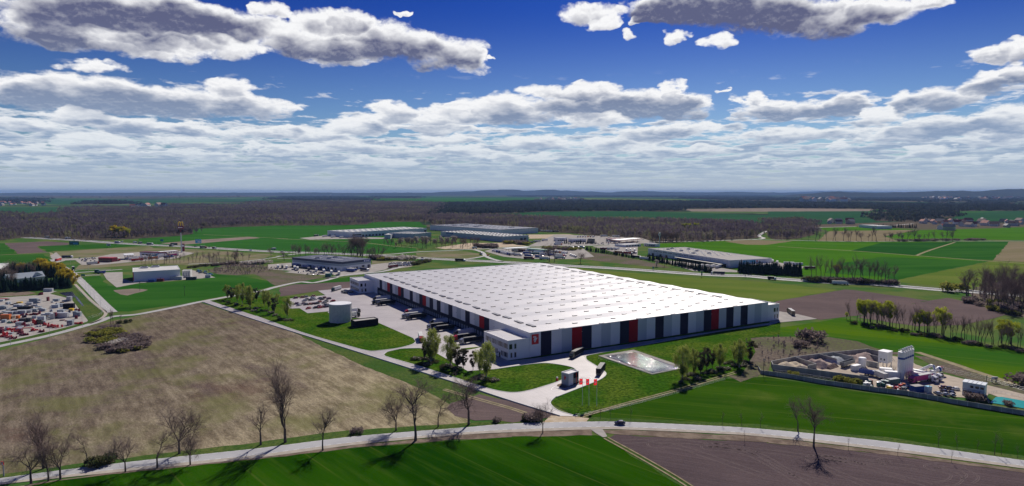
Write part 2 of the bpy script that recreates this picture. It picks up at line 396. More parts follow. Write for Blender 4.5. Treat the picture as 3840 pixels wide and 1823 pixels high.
def farmland(p):
    v = N.nt.nodes.new('ShaderNodeTexVoronoi'); v.feature = 'F1'; v.distance = 'CHEBYCHEV'
    q = vm('MULTIPLY', vm('ADD', p, vm('MULTIPLY', noise(p, .0006, 2, .5, color=True), (900, 500, 0))), (1 / 1500., 1 / 700., 0))
    N.nt.links.new(q.s, v.inputs['Vector']); v.inputs['Scale'].default_value = 1.0
    r = sep(N(v.outputs['Color']))[0]
    c = mix(m_('GREATER_THAN', r, .22), (.024, .085, .030), (.035, .055, .035))
    c = mix(m_('GREATER_THAN', r, .42), c, (.045, .125, .035)); c = mix(m_('GREATER_THAN', r, .62), c, (.12, .10, .075))
    c = mix(m_('GREATER_THAN', r, .74), c, (.04, .05, .035)); c = mix(m_('GREATER_THAN', r, .90), c, (.09, .14, .05))
    y = sep(p)[1]
    near = mix(sstep(noise(p, .02, 5, .6), .4, .6), (.052, .125, .028), (.115, .15, .045))
    return mix(sstep(y, 1500, 1900), near, c)
mat('farmland', G1, .95, fn=farmland)

# ================================================================== ground
NAREA = [0]; NATURAL = {'scrubland', 'meadow', 'verge', 'dry_grass', 'soil', 'sand', 'ploughed', 'ploughed_pale', 'ploughed_front', 'field_front', 'field_right', 'field_lime', 'field_olive', 'field_tan', 'floor_brown', 'field_deep'}
def area(name, s, m, lvl, label=None, cat=None):
    NAREA[0] += 1
    P = pts(s) if isinstance(s, str) else s
    z = .03 * lvl + (NAREA[0] % 23) * .0012
    if m in NATURAL:      # ragged margins
        rj = random.Random(NAREA[0]); Q = []
        for i in range(len(P)):
            a_, b_ = Vector(P[i]), Vector(P[(i + 1) % len(P)]); L_ = (b_ - a_).length; dd_ = max(1.0, (a_ + b_).length / 2 / 350); n_ = min(60, max(1, int(L_ / (5 * dd_)))); q_ = .55 * dd_
            for j in range(n_):
                c_ = a_.lerp(b_, j / n_); Q.append((c_.x + rj.uniform(-q_, q_), c_.y + rj.uniform(-q_, q_)))
        P = Q
    vs, _, fs = delaunay_2d_cdt([Vector(p) for p in P], [], [list(range(len(P)))], 1, .01)[:3]
    me = bpy.data.meshes.new(name); me.from_pydata([(v.x, v.y, z) for v in vs], [], [f if (vs[f[1]] - vs[f[0]]).cross(vs[f[2]] - vs[f[0]]) > 0 else f[::-1] for f in fs]); me.materials.append(M[m])
    o = put(name, me); tag(o, label, cat, kind='structure'); return o
def smooth_path(P, k=6):
    out = []
    for i in range(len(P) - 1):
        p0, p1, p2, p3 = [Vector(P[min(max(j, 0), len(P) - 1)]) for j in (i - 1, i, i + 1, i + 2)]
        for j in range(k):
            t = j / k; out.append(tuple(.5 * ((2 * p1) + (p2 - p0) * t + (2 * p0 - 5 * p1 + 4 * p2 - p3) * t * t + (3 * p1 - p0 - 3 * p2 + p3) * t ** 3)))
    out.append(tuple(P[-1])); return out
def offset(P, d):
    r = []
    for i in range(len(P)):
        a = Vector(P[max(i - 1, 0)][:2]); b = Vector(P[min(i + 1, len(P) - 1)][:2]); t = (b - a).normalized(); r.append((P[i][0] - t.y * d, P[i][1] + t.x * d))
    return r
def strip(b, P, d0, d1, z, m, dash=None):
    A_ = offset(P, d0); B_ = offset(P, d1)
    if dash:
        run = 0; on, off = dash
        for i in range(len(P) - 1):
            a0, a1, b0, b1 = Vector(A_[i]), Vector(A_[i + 1]), Vector(B_[i]), Vector(B_[i + 1]); L = (a1 - a0).length; t = 0
            if L < 1e-6: continue
            while t < L:
                ph = (run + t) % (on + off)
                if ph < on:
                    e = min(L, t + on - ph); b.face([(*a0.lerp(a1, t / L), z), (*a0.lerp(a1, e / L), z), (*b0.lerp(b1, e / L), z), (*b0.lerp(b1, t / L), z)], m); t = e + 1e-4
                else: t += on + off - ph + 1e-4
            run += L
    else:
        for i in range(len(P) - 1):
            b.face([(*A_[i], z), (*A_[i + 1], z), (*B_[i + 1], z), (*B_[i], z)], m)
def road(name, s, w, m, lvl=5, curve=6, lines=None):
    P = smooth_path(pts(s), curve) if curve > 1 else pts(s)
    b = MB(); strip(b, P, -w / 2, w / 2, .03 * lvl, m)
    if lines:
        for d, dash in lines: strip(b, P, d - .12, d + .12, .03 * lvl + .012, 'marking', dash)
    o = b.build(name); tag(o, kind='structure'); return P
RG = 70000.0
b = MB(); ring = []
b.face([(-RG, -2000, 0), (RG, -2000, 0), (RG, 62000, 0), (-RG, 62000, 0)], 'farmland'); tag(b.build('ground'), kind='structure')
for nm, s, m, l in (
    ('far_field', 'A0,205 620,205 700,235 640,262 420,290 250,262 0,255', 'field_far', 1),
    ('far_field', 'A420,125 1300,130 2552,120 B100,128 A2552,140 1300,175 600,182 420,170', 'field_far', 1),
    ('far_field', 'C80,255 1050,240 1900,262 2552,285 D0,290 0,350 C2552,368 2100,352 1500,350 560,332 80,290', 'field_far', 1),
    ('far_field', 'D0,245 1000,245 1060,290 1380,350 480,378 300,372 0,350', 'field_far', 1),
    ('far_field', 'D1900,270 2552,240 2552,340 2000,348 1850,310', 'field_far', 1),
    ('far_field', 'B1150,120 1880,108 2552,118 C220,118 C220,140 B2552,165 1900,165 1200,140', 'field_upper', 1),
    ('far_field', 'C700,115 1650,125 2000,150 1000,150 700,142', 'field_olive', 1),
    ('far_field', 'C1700,225 2552,215 D1100,225 1000,245 D0,248 C2552,250 1800,248', 'ploughed_pale', 1),
    ('far_field', 'D480,412 880,400 1500,425 1400,435 620,450', 'field_bright', 1),
    ('field', 'D620,442 1500,430 1150,495 1300,545 500,545 560,480', 'field_tan', 1),
    ('field', 'D1190,500 1500,435 2552,408 D2700,408 2700,535 1950,525 1350,522', 'field_bright', 1),
    ('field', 'C1420,572 2552,527 D240,543 1850,555 1560,640 1460,687 2190,742 1290,930 1280,960 1230,935 420,880 0,895 C2400,865 1420,640', 'field_bright', 1),
    ('field', 'D1130,560 1850,556 1560,640 1460,685 830,638', 'field_dark', 2),
    ('field', 'D1870,551 2410,549 2240,735 1500,690 1640,630', 'field_deep', 2),
    ('field', 'D1130,700 2190,745 1290,928 1270,958 1150,900 560,860 700,770', 'field_deep', 2),
    ('field', 'D2410,548 2800,548 2800,765 2240,737', 'field_tan', 2),
    ('field', 'D2240,740 2800,770 2800,960 2330,960 2250,1000 1900,1012 1285,950 1290,930', 'field_olive', 1),
    ('field', 'S560,215 700,190 1110,185 1700,205 1260,270 900,265', 'field_tan', 2),
    ('field', 'Z2036,985 C880,840 1900,905 2552,958 D700,1030 60,1142 Z2900,1150', 'field_olive', 1),
    ('field', 'H70,190 770,70 860,72 1610,180 1260,258 1000,322 730,352 540,375 495,368 120,292', 'ploughed', 2),
    ('field', 'H1262,256 1610,180 1800,155 2030,200 2420,320 1980,425 1500,440 900,352 1000,322', 'ploughed', 2),
    ('field', 'H0,468 500,398 730,355 1300,455 1700,540 2300,650 2800,720 2800,1100 2200,930 1250,720 900,590 560,540 0,545', 'field_lime', 2),
    ('scrubland', 'G1900,640 2400,560 2576,548 H560,540 900,592 1250,722 1600,745 2100,905 2576,1040 2800,1120 2800,1200 1770,900 1400,700 1120,700 1000,690 20,795 0,900 G2300,1000 2100,900', 'scrubland', 3),
    ('field', 'K760,432 1640,185 2130,60 L0,38 700,150 1400,255 2576,385 2900,420 2900,1020 2576,870 1200,690 0,562 K2576,548 1500,490 780,478', 'field_right', 2),
    ('field', 'I-600,1290 200,1138 620,1078 1270,1002 1900,932 J0,870 1000,750 2576,640 K840,625 960,652 1300,830 1800,1135 2400,1600 I-600,1900', 'field_front', 2),
    ('field', 'K965,652 1040,620 2576,702 L0,705 600,752 1300,832 2576,1000 3400,1120 3400,1700 K2400,1600 1800,1135 1300,830', 'ploughed_front', 2),
    ('meadow', 'E-600,840 0,682 450,565 900,442 1080,402 2000,197 F0,376 1690,910 1960,1000 J2030,300 2160,500 2120,520 1000,640 0,765 I1300,905 0,1065 -600,1160', 'meadow', 2),
    ('grass_strip', 'F380,500 560,548 1150,745 1690,915 2030,1020 J2050,300 1960,320 1700,170 F1500,1000 1100,850 760,690', 'verge', 3),
    ('bare_plot', 'J1960,300 2250,215 2576,285 K0,290 470,432 0,500 J2400,470 2200,480 2010,430 1930,350', 'ploughed', 4),
    ('road_verge', 'I-600,1140 0,1020 900,900 1800,790 2576,700 J800,590 1500,540 2300,490 K0,460 250,470 0,520 J2140,525 1000,645 0,770 I2576,770 1300,908 0,1070 -600,1180', 'verge', 3),
    ('road_verge', 'K760,440 2576,520 L0,535 1200,650 2900,880 2900,960 2576,885 1200,698 0,575 K2576,575 1500,495 770,485', 'verge', 3),
    ('ditch', 'I-600,1270 620,1065 1270,985 J0,845 1000,725 2000,628 2576,598 K0,580 800,572 K800,625 0,640 J2576,642 2000,670 1000,752 0,868 I1270,1003 600,1080 -600,1300', 'soil', 3),
    ('ditch', 'K880,572 1300,578 2576,642 L0,648 1200,785 2900,1020 2900,1080 2576,1000 1300,832 600,750 0,705 K2576,700 1040,618 900,600', 'soil', 3),
    ('field', 'M-300,240 60,240 310,430 -300,445', 'field_deep', 2),
    ('field', 'M70,240 800,210 1190,235 1150,272 640,290 790,396 310,420', 'ploughed', 2),
    ('field', 'M650,296 1190,270 1900,250 2565,275 2100,307 900,376 810,386', 'field_deep', 2),
    ('field', 'M-300,450 740,425 940,600 700,640 -300,640', 'field_deep', 2),
    ('dry_meadow', 'M900,385 2100,312 2565,292 N300,330 1000,345 2300,432 2100,520 900,620 M2565,600 1300,690 1320,640 1650,480 1000,490', 'dry_grass', 1),
    ('field', 'M1400,830 1720,800 1850,965 2050,1005 N0,935 800,882 1300,775 1850,822 2480,932 1980,1060 N1060,1222 E1800,215 1300,292 1180,288 1000,120', 'field_deep', 2),
    ('bare_patch', 'M1940,1050 2300,1020 2560,1040 2200,1140 2060,1120', 'ploughed_pale', 3),
    ('field', 'N0,150 930,68 930,0 O0,108 O350,128 O1500,100 1640,58 2440,56 2560,150 O1960,345 2000,350 2020,470 2380,500 2400,562 1600,600 0,560 N1300,300 0,248', 'field_upper', 1),
    ('bare_strip', 'N380,240 1060,180 1900,130 2100,150 1100,240 700,268', 'ploughed_pale', 2),
    ('scrub_ground', 'O-1300,620 0,860 130,915 650,985 850,1003 230,1110 0,1165 -500,900 -1100,790', 'scrubland', 3),
    ('field', 'V300,150 900,62 1480,-10 1480,98 900,118 560,150', 'field_deep', 3),
    ('field', 'V-60,235 300,152 560,150 1480,96 1490,240 770,302 300,372 -60,420', 'ploughed', 4),
    ('rough_ground', 'R520,560 1100,640 1700,760 2050,850 1700,832 850,742 480,690', 'scrubland', 2),
    ('rough_ground', 'B1150,740 1600,740 1560,800 1300,830 1150,800', 'dry_grass', 2),
    ('sand_ground', 'Q330,500 900,420 1500,415 1900,470 1000,520 500,525', 'sand', 3),
    ('sand_ground', 'Q1930,275 2565,270 R250,270 600,330 R0,340 Q1950,345', 'sand', 3),
    ('roundabout_green', 'Q0,590 700,552 1080,600 1110,640 900,692 0,665', 'dry_grass', 2),
    ('wood_floor', 'H2030,70 2800,10 2800,380 2400,330 2080,210', 'scrubland', 3),
    ('yard_bank', 'Y1090,130 1260,70 1640,-10 1720,60 2310,590 1920,780 1300,960 0,1215 0,1190 600,1070 1300,900 1920,730 1570,262', 'verge', 4),
    ('yard_bank', 'Y-300,130 700,55 880,140 600,190 -300,240', 'verge', 4),
    ('planting_bed', 'Y-300,170 0,110 640,85 780,120 500,165 -300,215', 'soil', 5)):
    area(nm, s, m, l)
# the company plot: lawn, then paving on top, then kerbed islands
area('lawn', 'Z775,1127 F0,338 450,500 1130,690 1300,742 1700,862 2180,1022 X280,1105 600,1157 1440,1223 K385,300 640,433 1000,350 1640,180 2180,20 G2300,940 2450,700 2400,560 2700,520 2700,400 h218,0 h-10,2 h-10,325 V1480,240 770,300 940,398 0,430 E2180,150', 'lawn', 5)
area('yard', 'V770,298 1490,232 h-16,296 h0,296 h0,28 h-15.5,30 h-15.5,-2 X360,757 F2130,893 1830,720 1650,662 1460,668 1330,697 1290,722 1300,744 1130,692 1250,686 1440,660 1570,625 1608,598 1580,560 1240,410 1150,372 V1500,880 1030,800 980,765 1040,745 545,790 370,680 120,690 100,475 560,430 940,398', 'pavers', 7)
area('access_road', 'E2090,178 F0,338 450,500 900,632 1130,692 1300,743 1700,862 2180,1020 X280,1105 560,1157 760,1157 930,1127 1100,1082 1400,987 1540,925 1700,870 1765,838 1760,790 1680,730 1500,688 1300,660 1150,655 800,692 360,757 300,640 h-15.5,-1 h0,-3 h218,-5 H0,425 G2100,490 1500,600 1000,690 750,738 X1910,555 1925,600 2000,650 2090,705 2215,790 2255,830 2235,880 2120,955 1800,1082 1440,1223 K440,240 388,290 400,330 480,385 660,437 480,434 0,287 J2100,130 F1690,912 0,380 E2040,197', 'pavers', 8)
area('apron', 'h218,-2 H0,438 100,405 495,368 300,320 120,292 h240,30 h231,0', 'concrete', 8)
area('lawn_island', 'F2060,668 2290,645 2200,668 2090,686', 'lawn', 11)
def kerb(name, s, w=.22, h=.13, z=.24):
    P = smooth_path(pts(s), 6); b = MB(); A_ = offset(P, -w); B_ = offset(P, w)
    for i in range(len(P) - 1):
        a0, a1, b0, b1 = A_[i], A_[i + 1], B_[i], B_[i + 1]
        b.face([(*a0, z + h), (*a1, z + h), (*b1, z + h), (*b0, z + h)], 'kerb')
        b.face([(*a0, 0), (*a1, 0), (*a1, z + h), (*a0, z + h)], 'kerb'); b.face([(*b1, 0), (*b0, 0), (*b0, z + h), (*b1, z + h)], 'kerb')
    tag(b.build(name), kind='structure')
kerb('kerb', 'F0,338 450,500 900,632 1130,690 1250,686 1440,660 1570,625 1608,598')
kerb('kerb', 'F1660,662 1460,668 1330,697 1290,722 1300,744 1700,862 2180,1020 X280,1105 560,1157 760,1157 930,1127 1100,1082 1400,987 1540,925')
kerb('kerb', 'X1765,838 1760,790 1680,730 1500,688 1300,660 1150,655 800,692 360,757')
kerb('kerb', 'G2576,428 2100,492 1500,600 1000,690 750,738 X1910,555 1925,600 2000,650 2090,705 2215,790 2255,830 2235,880 2120,955 1800,1082 1440,1223 K440,240 388,290 400,330 480,385 660,437')
kerb('plot_wall', 'E2040,197 F0,380 845,646 1690,912 J2100,130 K0,287 480,434', .12, .5, .1)
# roads
road('dirt_track', 'D100,598 830,640 1460,687 2190,742 2700,775', 5, 'track', 4)
road('dirt_track', 'D1870,553 1600,640 1480,688', 4, 'track', 4)
road('dirt_track', 'N1110,90 1830,127 2565,165', 3, 'track', 4)
road('dirt_track', 'O0,345 1000,388 1500,415 2000,475 2400,505', 4, 'track', 4)
road('dirt_track', 'M0,442 500,415 780,402 880,410 880,470', 4, 'track', 4)
road('dirt_track', 'J1900,160 2150,230 2400,300 2576,350 K150,400', 1.2, 'track', 6)
road('dirt_track', 'J1880,170 2130,243 2380,312 2560,362 K130,412', 1.0, 'track', 6)
for d in (0, 14):
    road('dirt_track', f'K{690+d},{432+d} {1000+d},{340+d} {1640+d},{168+d} {1900+d},{90+d} {2250+d},{-15+d}', .9, 'track', 7)
road('dirt_track', 'H1500,700 1900,830 2100,900 2576,1050', 4.5, 'track', 4)
for d in (-1.0, 1.0):
    P = offset(smooth_path(pts('K945,655 1300,850 1650,1055 1900,1220')), d); bb = MB(); strip(bb, P, -.35, .35, .26, 'track'); tag(bb.build('dirt_track'), kind='structure')
area('grass_strip', 'K925,650 965,650 1310,830 1820,1130 2420,1600 2300,1600 1700,1135 1200,835', 'verge', 3)
# wheel marks over the ploughed field
mat('wheel_mark', (.165, .13, .125), .95, var=(.13, .10, .10), vscale=.8)
for s in ('K1110,690 1700,690 2576,790 L600,860 1500,950', 'K2576,1050 2100,880 1700,750 1450,735 1410,715 1460,695 1700,700', 'L400,1150 0,905 K2300,790 2000,760 1950,745 2000,725 2200,735',
          'L650,1135 200,985 0,870 K2400,790 2200,760', 'L1000,1135 600,960 450,880 460,850 700,860 1200,905', 'L1650,1135 1200,1010 800,890 500,830', 'L1200,905 1150,890 1200,865', 'L1700,1120 1850,1100 1900,1040 1800,990 1650,960 1640,940 1750,925', 'L2000,1090 2060,1040 1980,980 1920,960'):
    for d in (-1.7, 1.7):
        for e in (-.32, .32):
            P = offset(smooth_path(pts(s)), d + e); bb = MB(); strip(bb, P, -.16, .16, .085, 'wheel_mark'); tag(bb.build('wheel_track'), kind='structure')
# front road from its surveyed edges
top_e = pts('I-600,1165 0,1060 1300,895 2576,760 J1000,637 2000,556 2576,509 K780,489 1200,494 2000,530 L0,568 1200,690 2576,880 3000,945')
bot_e = pts('I-600,1240 0,1125 1300,985 2576,855 J1000,722 2000,627 2576,596 K780,568 1200,571 2000,606 L0,645 1200,782 2576,962 3000,1025')
te, be = smooth_path(top_e), smooth_path(bot_e)
b = MB(); bs = MB(); k1, k2 = .70, .725
for i in range(len(te) - 1):
    L_ = [Vector(te[i]).lerp(Vector(be[i]), k) for k in (0, k1, 1)]; R2 = [Vector(te[i + 1]).lerp(Vector(be[i + 1]), k) for k in (0, k1, 1)]
    b.face([(*L_[0], .15), (*L_[1], .15), (*R2[1], .15), (*R2[0], .15)], 'asphalt'); bs.face([(*L_[1], .15), (*L_[2], .15), (*R2[2], .15), (*R2[1], .15)], 'shoulder')
for k, w_ in ((.035, .18), (.66, .18)):
    mid = [tuple(Vector(t_).lerp(Vector(b_), k)) for t_, b_ in zip(te, be)]; strip(b, mid, -w_ / 2, w_ / 2, .162, 'marking', (2.0, 2.0))
tag(b.build('main_road'), kind='structure'); tag(bs.build('road_shoulder'), kind='structure')
area('field_entrance', 'K780,560 905,560 940,605 958,640 915,648 850,610', 'concrete', 6)
area('junction_dust', 'K380,425 500,430 640,440 780,455 760,492 300,500 350,470', 'sand', 4)
# motorway: two carriageways
MW = smooth_path(pts('M440,142 1000,172 1500,200 2000,238 2540,268 N700,292 1300,325 1900,362 2500,392 O300,578 B900,672 1620,712 2552,757 R250,813 1150,862 2565,962 S900,803 1400,845 2380,917 D1000,970 1800,1035 2100,1052 2552,1088 2900,1120'), 6)
b = MB(); strip(b, MW, -14, 14, .075, 'verge'); tag(b.build('motorway_verge'), kind='structure')
b = MB(); strip(b, MW, 1.6, 11.2, .15, 'motorway'); strip(b, MW, -11.2, -1.6, .15, 'motorway'); strip(b, MW, -1.6, 1.6, .12, 'median')
for d in (-10.6, -2.2, 2.2, 10.6): strip(b, MW, d - .12, d + .12, .165, 'marking')
for d in (-6.2, 6.2): strip(b, MW, d - .1, d + .1, .165, 'marking', (4, 8))
tag(b.build('motorway'), kind='structure')
mat('steel_rail', (.45, .46, .47), .4, metal=.8)
b = MB()
for d in (-.25, .25): 
    Pd = offset(MW, d)
    for i in range(len(Pd) - 1): b.face([(*Pd[i], .5), (*Pd[i + 1], .5), (*Pd[i + 1], .8), (*Pd[i], .8)], 'steel_rail')
for i in range(0, len(MW) - 1):
    p, q = Vector(MW[i]), Vector(MW[i + 1]); n_ = max(1, int((q - p).length / 8))
    for j in range(n_): c = p.lerp(q, j / n_); b.box(c.x - .08, c.x + .08, c.y - .08, c.y + .08, .1, .78, 'steel_rail')
tag(b.build('crash_barrier'), 'long steel crash barrier running down the middle of the motorway', 'barrier')
road('slip_road', 'Q-900,640 -400,610 0,575 600,548 950,532 1130,575 1190,640 1300,690 1480,738', 7, 'road_pale', 5)
road('slip_road', 'Q1190,640 1050,670 900,692 700,712', 6, 'road_pale', 6)
road('side_road', 'Q1000,532 1500,502 2100,475 2565,470 R200,474 700,460 1300,432 1700,402 2565,388 S0,210 1100,172', 7, 'road_pale', 5)
road('side_road', 'S1000,178 1500,185 2565,210 D1300,545 2000,543 2800,543', 5, 'road_pale', 5)
road('lane', 'S1130,170 1210,152 1130,110 1250,30', 8, 'road_pale', 6, 8)
road('lane', 'D480,408 880,398', 8, 'road_pale', 2); road('lane', 'D1250,385 1450,370', 8, 'road_pale', 2)
road('town_road', 'M905,520 1000,600 1200,720 1330,830 1500,1000 1660,1165 E1060,235 1130,300', 7.8, 'road_pale', 6, lines=((0, (3, 6)),))
road('country_road', 'E-500,760 0,641 500,533 950,408 1130,345 1400,318 1800,240 2050,188 2576,93 F60,85 200,45 440,-5 V700,118 1180,0 B700,915 1000,870 1250,848 1450,800', 6.5, 'road_pale', 6)
road('cycle_path', 'M1290,945 1430,1090 1560,1222 E1000,250 1065,310 1000,375 900,415', 2.6, 'shoulder', 6)
road('side_road', 'M1300,745 1450,738 2100,690', 6, 'road_pale', 6); road('side_road', 'M1250,712 1460,690 1900,688', 4, 'concrete', 6)
road('side_road', 'M1290,830 1400,800 1600,788 1720,785', 5, 'road_pale', 6); road('side_road', 'M930,610 1100,725', 4, 'concrete', 5)
road('side_road', 'N850,600 1400,575 1900,540 2300,490 2565,440', 5, 'road_pale', 4)
road('side_road', 'O0,650 300,610 540,590', 7, 'road_pale', 4); road('side_road', 'O0,688 250,680', 5, 'road_pale', 4)
for nm, s in (('storage_yard', 'Y-400,235 0,215 850,160 960,90 1250,70 1090,130 1420,210 1570,262 1920,712 1900,742 1300,900 600,1070 -400,1270'),
              ('truck_stop', 'M860,480 1280,500 1640,480 1900,430 2565,380 N700,372 960,410 620,505 0,552 M1650,620 1400,612 1290,530 950,545'),
              ('truck_stop', 'Q1170,560 1300,522 1900,500 2565,495 R500,520 680,655 300,695 Q1870,692 1500,655'),
              ('truck_stop', 'R650,480 1150,440 1430,440 1420,650 1100,600'), ('truck_stop', 'R0,275 700,295 1500,335 1750,420 0,475 -450,470'),
              ('depot_yard', 'O-160,790 240,760 250,850 1100,905 1620,790 1880,762 1880,872 1450,960 1100,990 980,972 600,972 120,922 260,900 -160,870'),
              ('car_park', 'O1870,770 2000,738 2400,738 2300,822 2100,852 1880,862'),
              ('depot_yard', 'O380,335 640,310 880,285 1240,325 1500,318 1960,330 1960,348 1000,352 560,362'),
              ('depot_yard', 'M1760,745 2105,735 2110,850 2290,905 N100,860 740,830 900,700 1000,720 1320,830 1000,850 500,890 0,925 M2400,925 2000,1000 1830,860'),
              ('depot_yard', 'R1380,660 S0,580 800,720 1400,560 1900,640 1860,690 700,740 0,720 R1700,690'),
              ('plant_yard', 'T255,430 700,320 1900,185 2600,300 U700,400 1200,570 2565,915 2900,1000 U2900,1250 1960,900 1900,1000 1400,960 950,925 0,800 T1940,700 1000,520'),
              ('gravel_yard', 'A560,655 650,740 560,760 500,690')):
    area(nm, s, 'plant_ground' if nm == 'plant_yard' else 'concrete', 5)
# ================================================================== paints
def panelled(c, pitch=1.05, vert=False, amt=.10):
    """sandwich-panel cladding: faint joints plus a little weathering"""
    def fn(p):
        x, y, z = sep(p); w = sstep(m_('PINGPONG', z, pitch / 2), 0, .05)
        k = noise(comb(x, y, z * 3.0), .06, 4, .6)
        cc = mix(sstep(k, .3, .7) * amt, c, tuple(v * .72 for v in c))
        return mix(w, mix(1.0, cc, (.78, .78, .80), 'MULTIPLY'), cc)
    return fn
def pm(name, c, rough=.6, **k): return mat(name, c, rough, fn=panelled(c), spec=.15, **k)
pm('clad_white', (.86, .84, .85)); pm('clad_light', (.82, .79, .79)); pm('clad_blue', (.56, .57, .59)); pm('clad_navy', (.022, .019, .048)); pm('clad_red', (.42, .004, .014))
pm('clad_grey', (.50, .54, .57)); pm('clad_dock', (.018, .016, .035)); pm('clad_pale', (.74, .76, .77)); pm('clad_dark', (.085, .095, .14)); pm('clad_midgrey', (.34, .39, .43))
def hallroof(p):
    x, y, z = sep(p); w = sstep(m_('PINGPONG', x, 1.0), 0, .08) * .6 + .4 * sstep(m_('PINGPONG', y, 7.455), 0, .25)
    k = noise(p, .03, 4, .6); k2 = noise(vm('MULTIPLY', p, (.5, .02, 1)), 1.0, 4, .7)
    c = mix(sstep(k, .35, .7) * .6, (.50, .475, .46), (.60, .575, .55)); c = mix(sstep(k2, .45, .75) * .35, c, (.38, .355, .345))
    return mix(w, mix(1.0, c, (.84, .84, .84), 'MULTIPLY'), c)
mat('hall_roof', (.5, .5, .5), .38, fn=hallroof, spec=.8)
mat('roof_grey', (.46, .44, .41), .9, var=(.42, .40, .37), vscale=.08); mat('roof_white', (.64, .64, .62), .87, var=(.55, .54, .52), vscale=.06)
mat('roof_sand', (.55, .51, .46), .87, var=(.62, .60, .56), vscale=.05); mat('roof_dark', (.16, .17, .18), .7, var=(.24, .24, .24), vscale=.1)
mat('white', (.78, .78, .78), .5); mat('offwhite', (.62, .62, .60), .6, var=(.5, .5, .47), vscale=.5)
mat('skylight', (.66, .66, .66), .5, spec=.3); mat('skylight_frame', (.18, .17, .17), .6); mat('vent_dark', (.22, .22, .24), .45)
mat('glass', (.015, .018, .025), .08, spec=.8); mat('glass_blue', (.03, .06, .16), .12, spec=.8); mat('glass_tower', (.06, .08, .12), .1, spec=.8)
mat('black', (.008, .008, .012), .5); mat('rubber', (.02, .02, .02), .9); mat('navy_box', (.010, .009, .018), .7, spec=.15); mat('dark_grey', (.06, .06, .065), .6)
mat('frame_grey', (.30, .30, .32), .5); mat('steel', (.55, .56, .57), .35, metal=.7); mat('galv', (.52, .53, .55), .45, metal=.3)
mat('red', (.50, .015, .02), .35, spec=.5); mat('logo_red', (.62, .012, .02), .5); _f = mat('flag_cloth', (.72, .012, .02), .6); _t = _f.node_tree; _a = _t.nodes.new('ShaderNodeBsdfTranslucent'); _a.inputs[0].default_value = (.9, .02, .03, 1); _x = _t.nodes.new('ShaderNodeMixShader'); _x.inputs[0].default_value = .6
_t.links.new(_t.nodes['Principled BSDF'].outputs[0], _x.inputs[1]); _t.links.new(_a.outputs[0], _x.inputs[2]); _t.links.new(_x.outputs[0], _t.nodes['Material Output'].inputs[0])
mat('logo_white', (.85, .85, .86), .5)
mat('yellow', (.80, .52, .03), .5); mat('orange', (.62, .16, .03), .35); mat('silver', (.48, .49, .52), .25, metal=.4); mat('blue', (.02, .065, .30), .4); mat('sky_blue', (.10, .42, .62), .5)
mat('green', (.02, .20, .12), .5); mat('teal', (.03, .14, .13), .5); mat('dark_green', (.012, .055, .04), .4); mat('maroon', (.16, .01, .03), .4); mat('pink', (.55, .04, .22), .4); mat('grey', (.20, .21, .22), .4)
mat('brown_box', (.14, .11, .085), .5); mat('navy', (.012, .016, .06), .3, coat=.3); mat('charcoal', (.028, .028, .032), .3, coat=.3); mat('wine', (.20, .035, .045), .3, coat=.4); mat('copper', (.42, .12, .05), .3, coat=.4); mat('mauve', (.22, .14, .17), .35)
mat('lamp', (.8, .75, .6), .2)
# ================================================================== the great hall
HL, HW, HH = 328.0, 218.0, 15.3
hall = empty('warehouse', (C0[0], C0[1], 0), HANG)
tag(hall, 'huge white roofed warehouse with red navy and grey striped walls in the middle', 'warehouse')
NB = 11
def roofz(y):
    t = (y / HL * NB) % 1.0; return 14.85 + .65 * (1 - abs(2 * t - 1)) 
def wallpart(name, spec, label=None): 
    b = MB(); [b.box(*s[:6], s[6]) for s in spec]; o = b.build(name, hall)
    if label: o['label'] = label
    return o
SEQ = 'WNLBRNLBLNRBLNBLNLBNRBNLNLBL'; MT = dict(W='clad_white', N='clad_navy', L='clad_light', B='clad_blue', R='clad_red')
LBL = dict(N='navy wall panel', R='red wall panel', B='blue grey wall panel', L='light grey wall panel', W='white wall panel')
pw = HW / len(SEQ)
for i, c in enumerate(SEQ):
    wallpart('wall_panel', [(i * pw, (i + 1) * pw, -.12, .25, 0, HH, MT[c])], LBL[c] + ' of the front')
# left facade: painted upper panels over the dark dock band
SEQ2 = 'WWWWWBRNBLNLBLNLNBLNLNBRNLBLNLNBLNRLNLN'
y0 = 7.5; n2 = 0
# boundaries surveyed: red 59.3-66.8, navy 52-59.3, light 44.9-52; far end 286
order = ['L', 'N', 'R', 'B', 'L', 'N', 'L', 'B', 'L', 'N', 'B', 'L', 'N', 'L', 'N', 'B', 'R', 'N', 'B', 'L', 'N', 'L', 'L', 'N', 'R', 'B', 'L', 'N', 'R', 'B', 'L', 'N', 'L']
yy = 44.7
wallpart('side_wall', [(-.12, .25, 0.26, 44.7, 0, HH, 'clad_white')], 'plain white wall beside the near office')
for i, c in enumerate(order):
    if yy > 284: break
    wallpart('wall_panel', [(-.12, .25, yy, yy + 7.33, 6.7, HH, MT[c])], LBL[c] + ' above the docks'); yy += 7.33
wallpart('side_wall', [(-.12, .25, yy, HL - .26, 0, HH, 'clad_white')])
wallpart('dock_band', [(-.02, .25, 44.72, yy - .02, 0, 6.72, 'clad_dock')], 'dark band of loading docks')
wallpart('rear_wall', [(0, HW, HL - .25, HL + .1, 0, HH - .1, 'clad_light')])
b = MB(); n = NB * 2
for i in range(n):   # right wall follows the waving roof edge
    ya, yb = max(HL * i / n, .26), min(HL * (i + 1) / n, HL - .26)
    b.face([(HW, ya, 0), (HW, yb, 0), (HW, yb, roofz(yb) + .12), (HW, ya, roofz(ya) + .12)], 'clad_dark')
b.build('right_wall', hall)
b = MB(); n = NB * 2
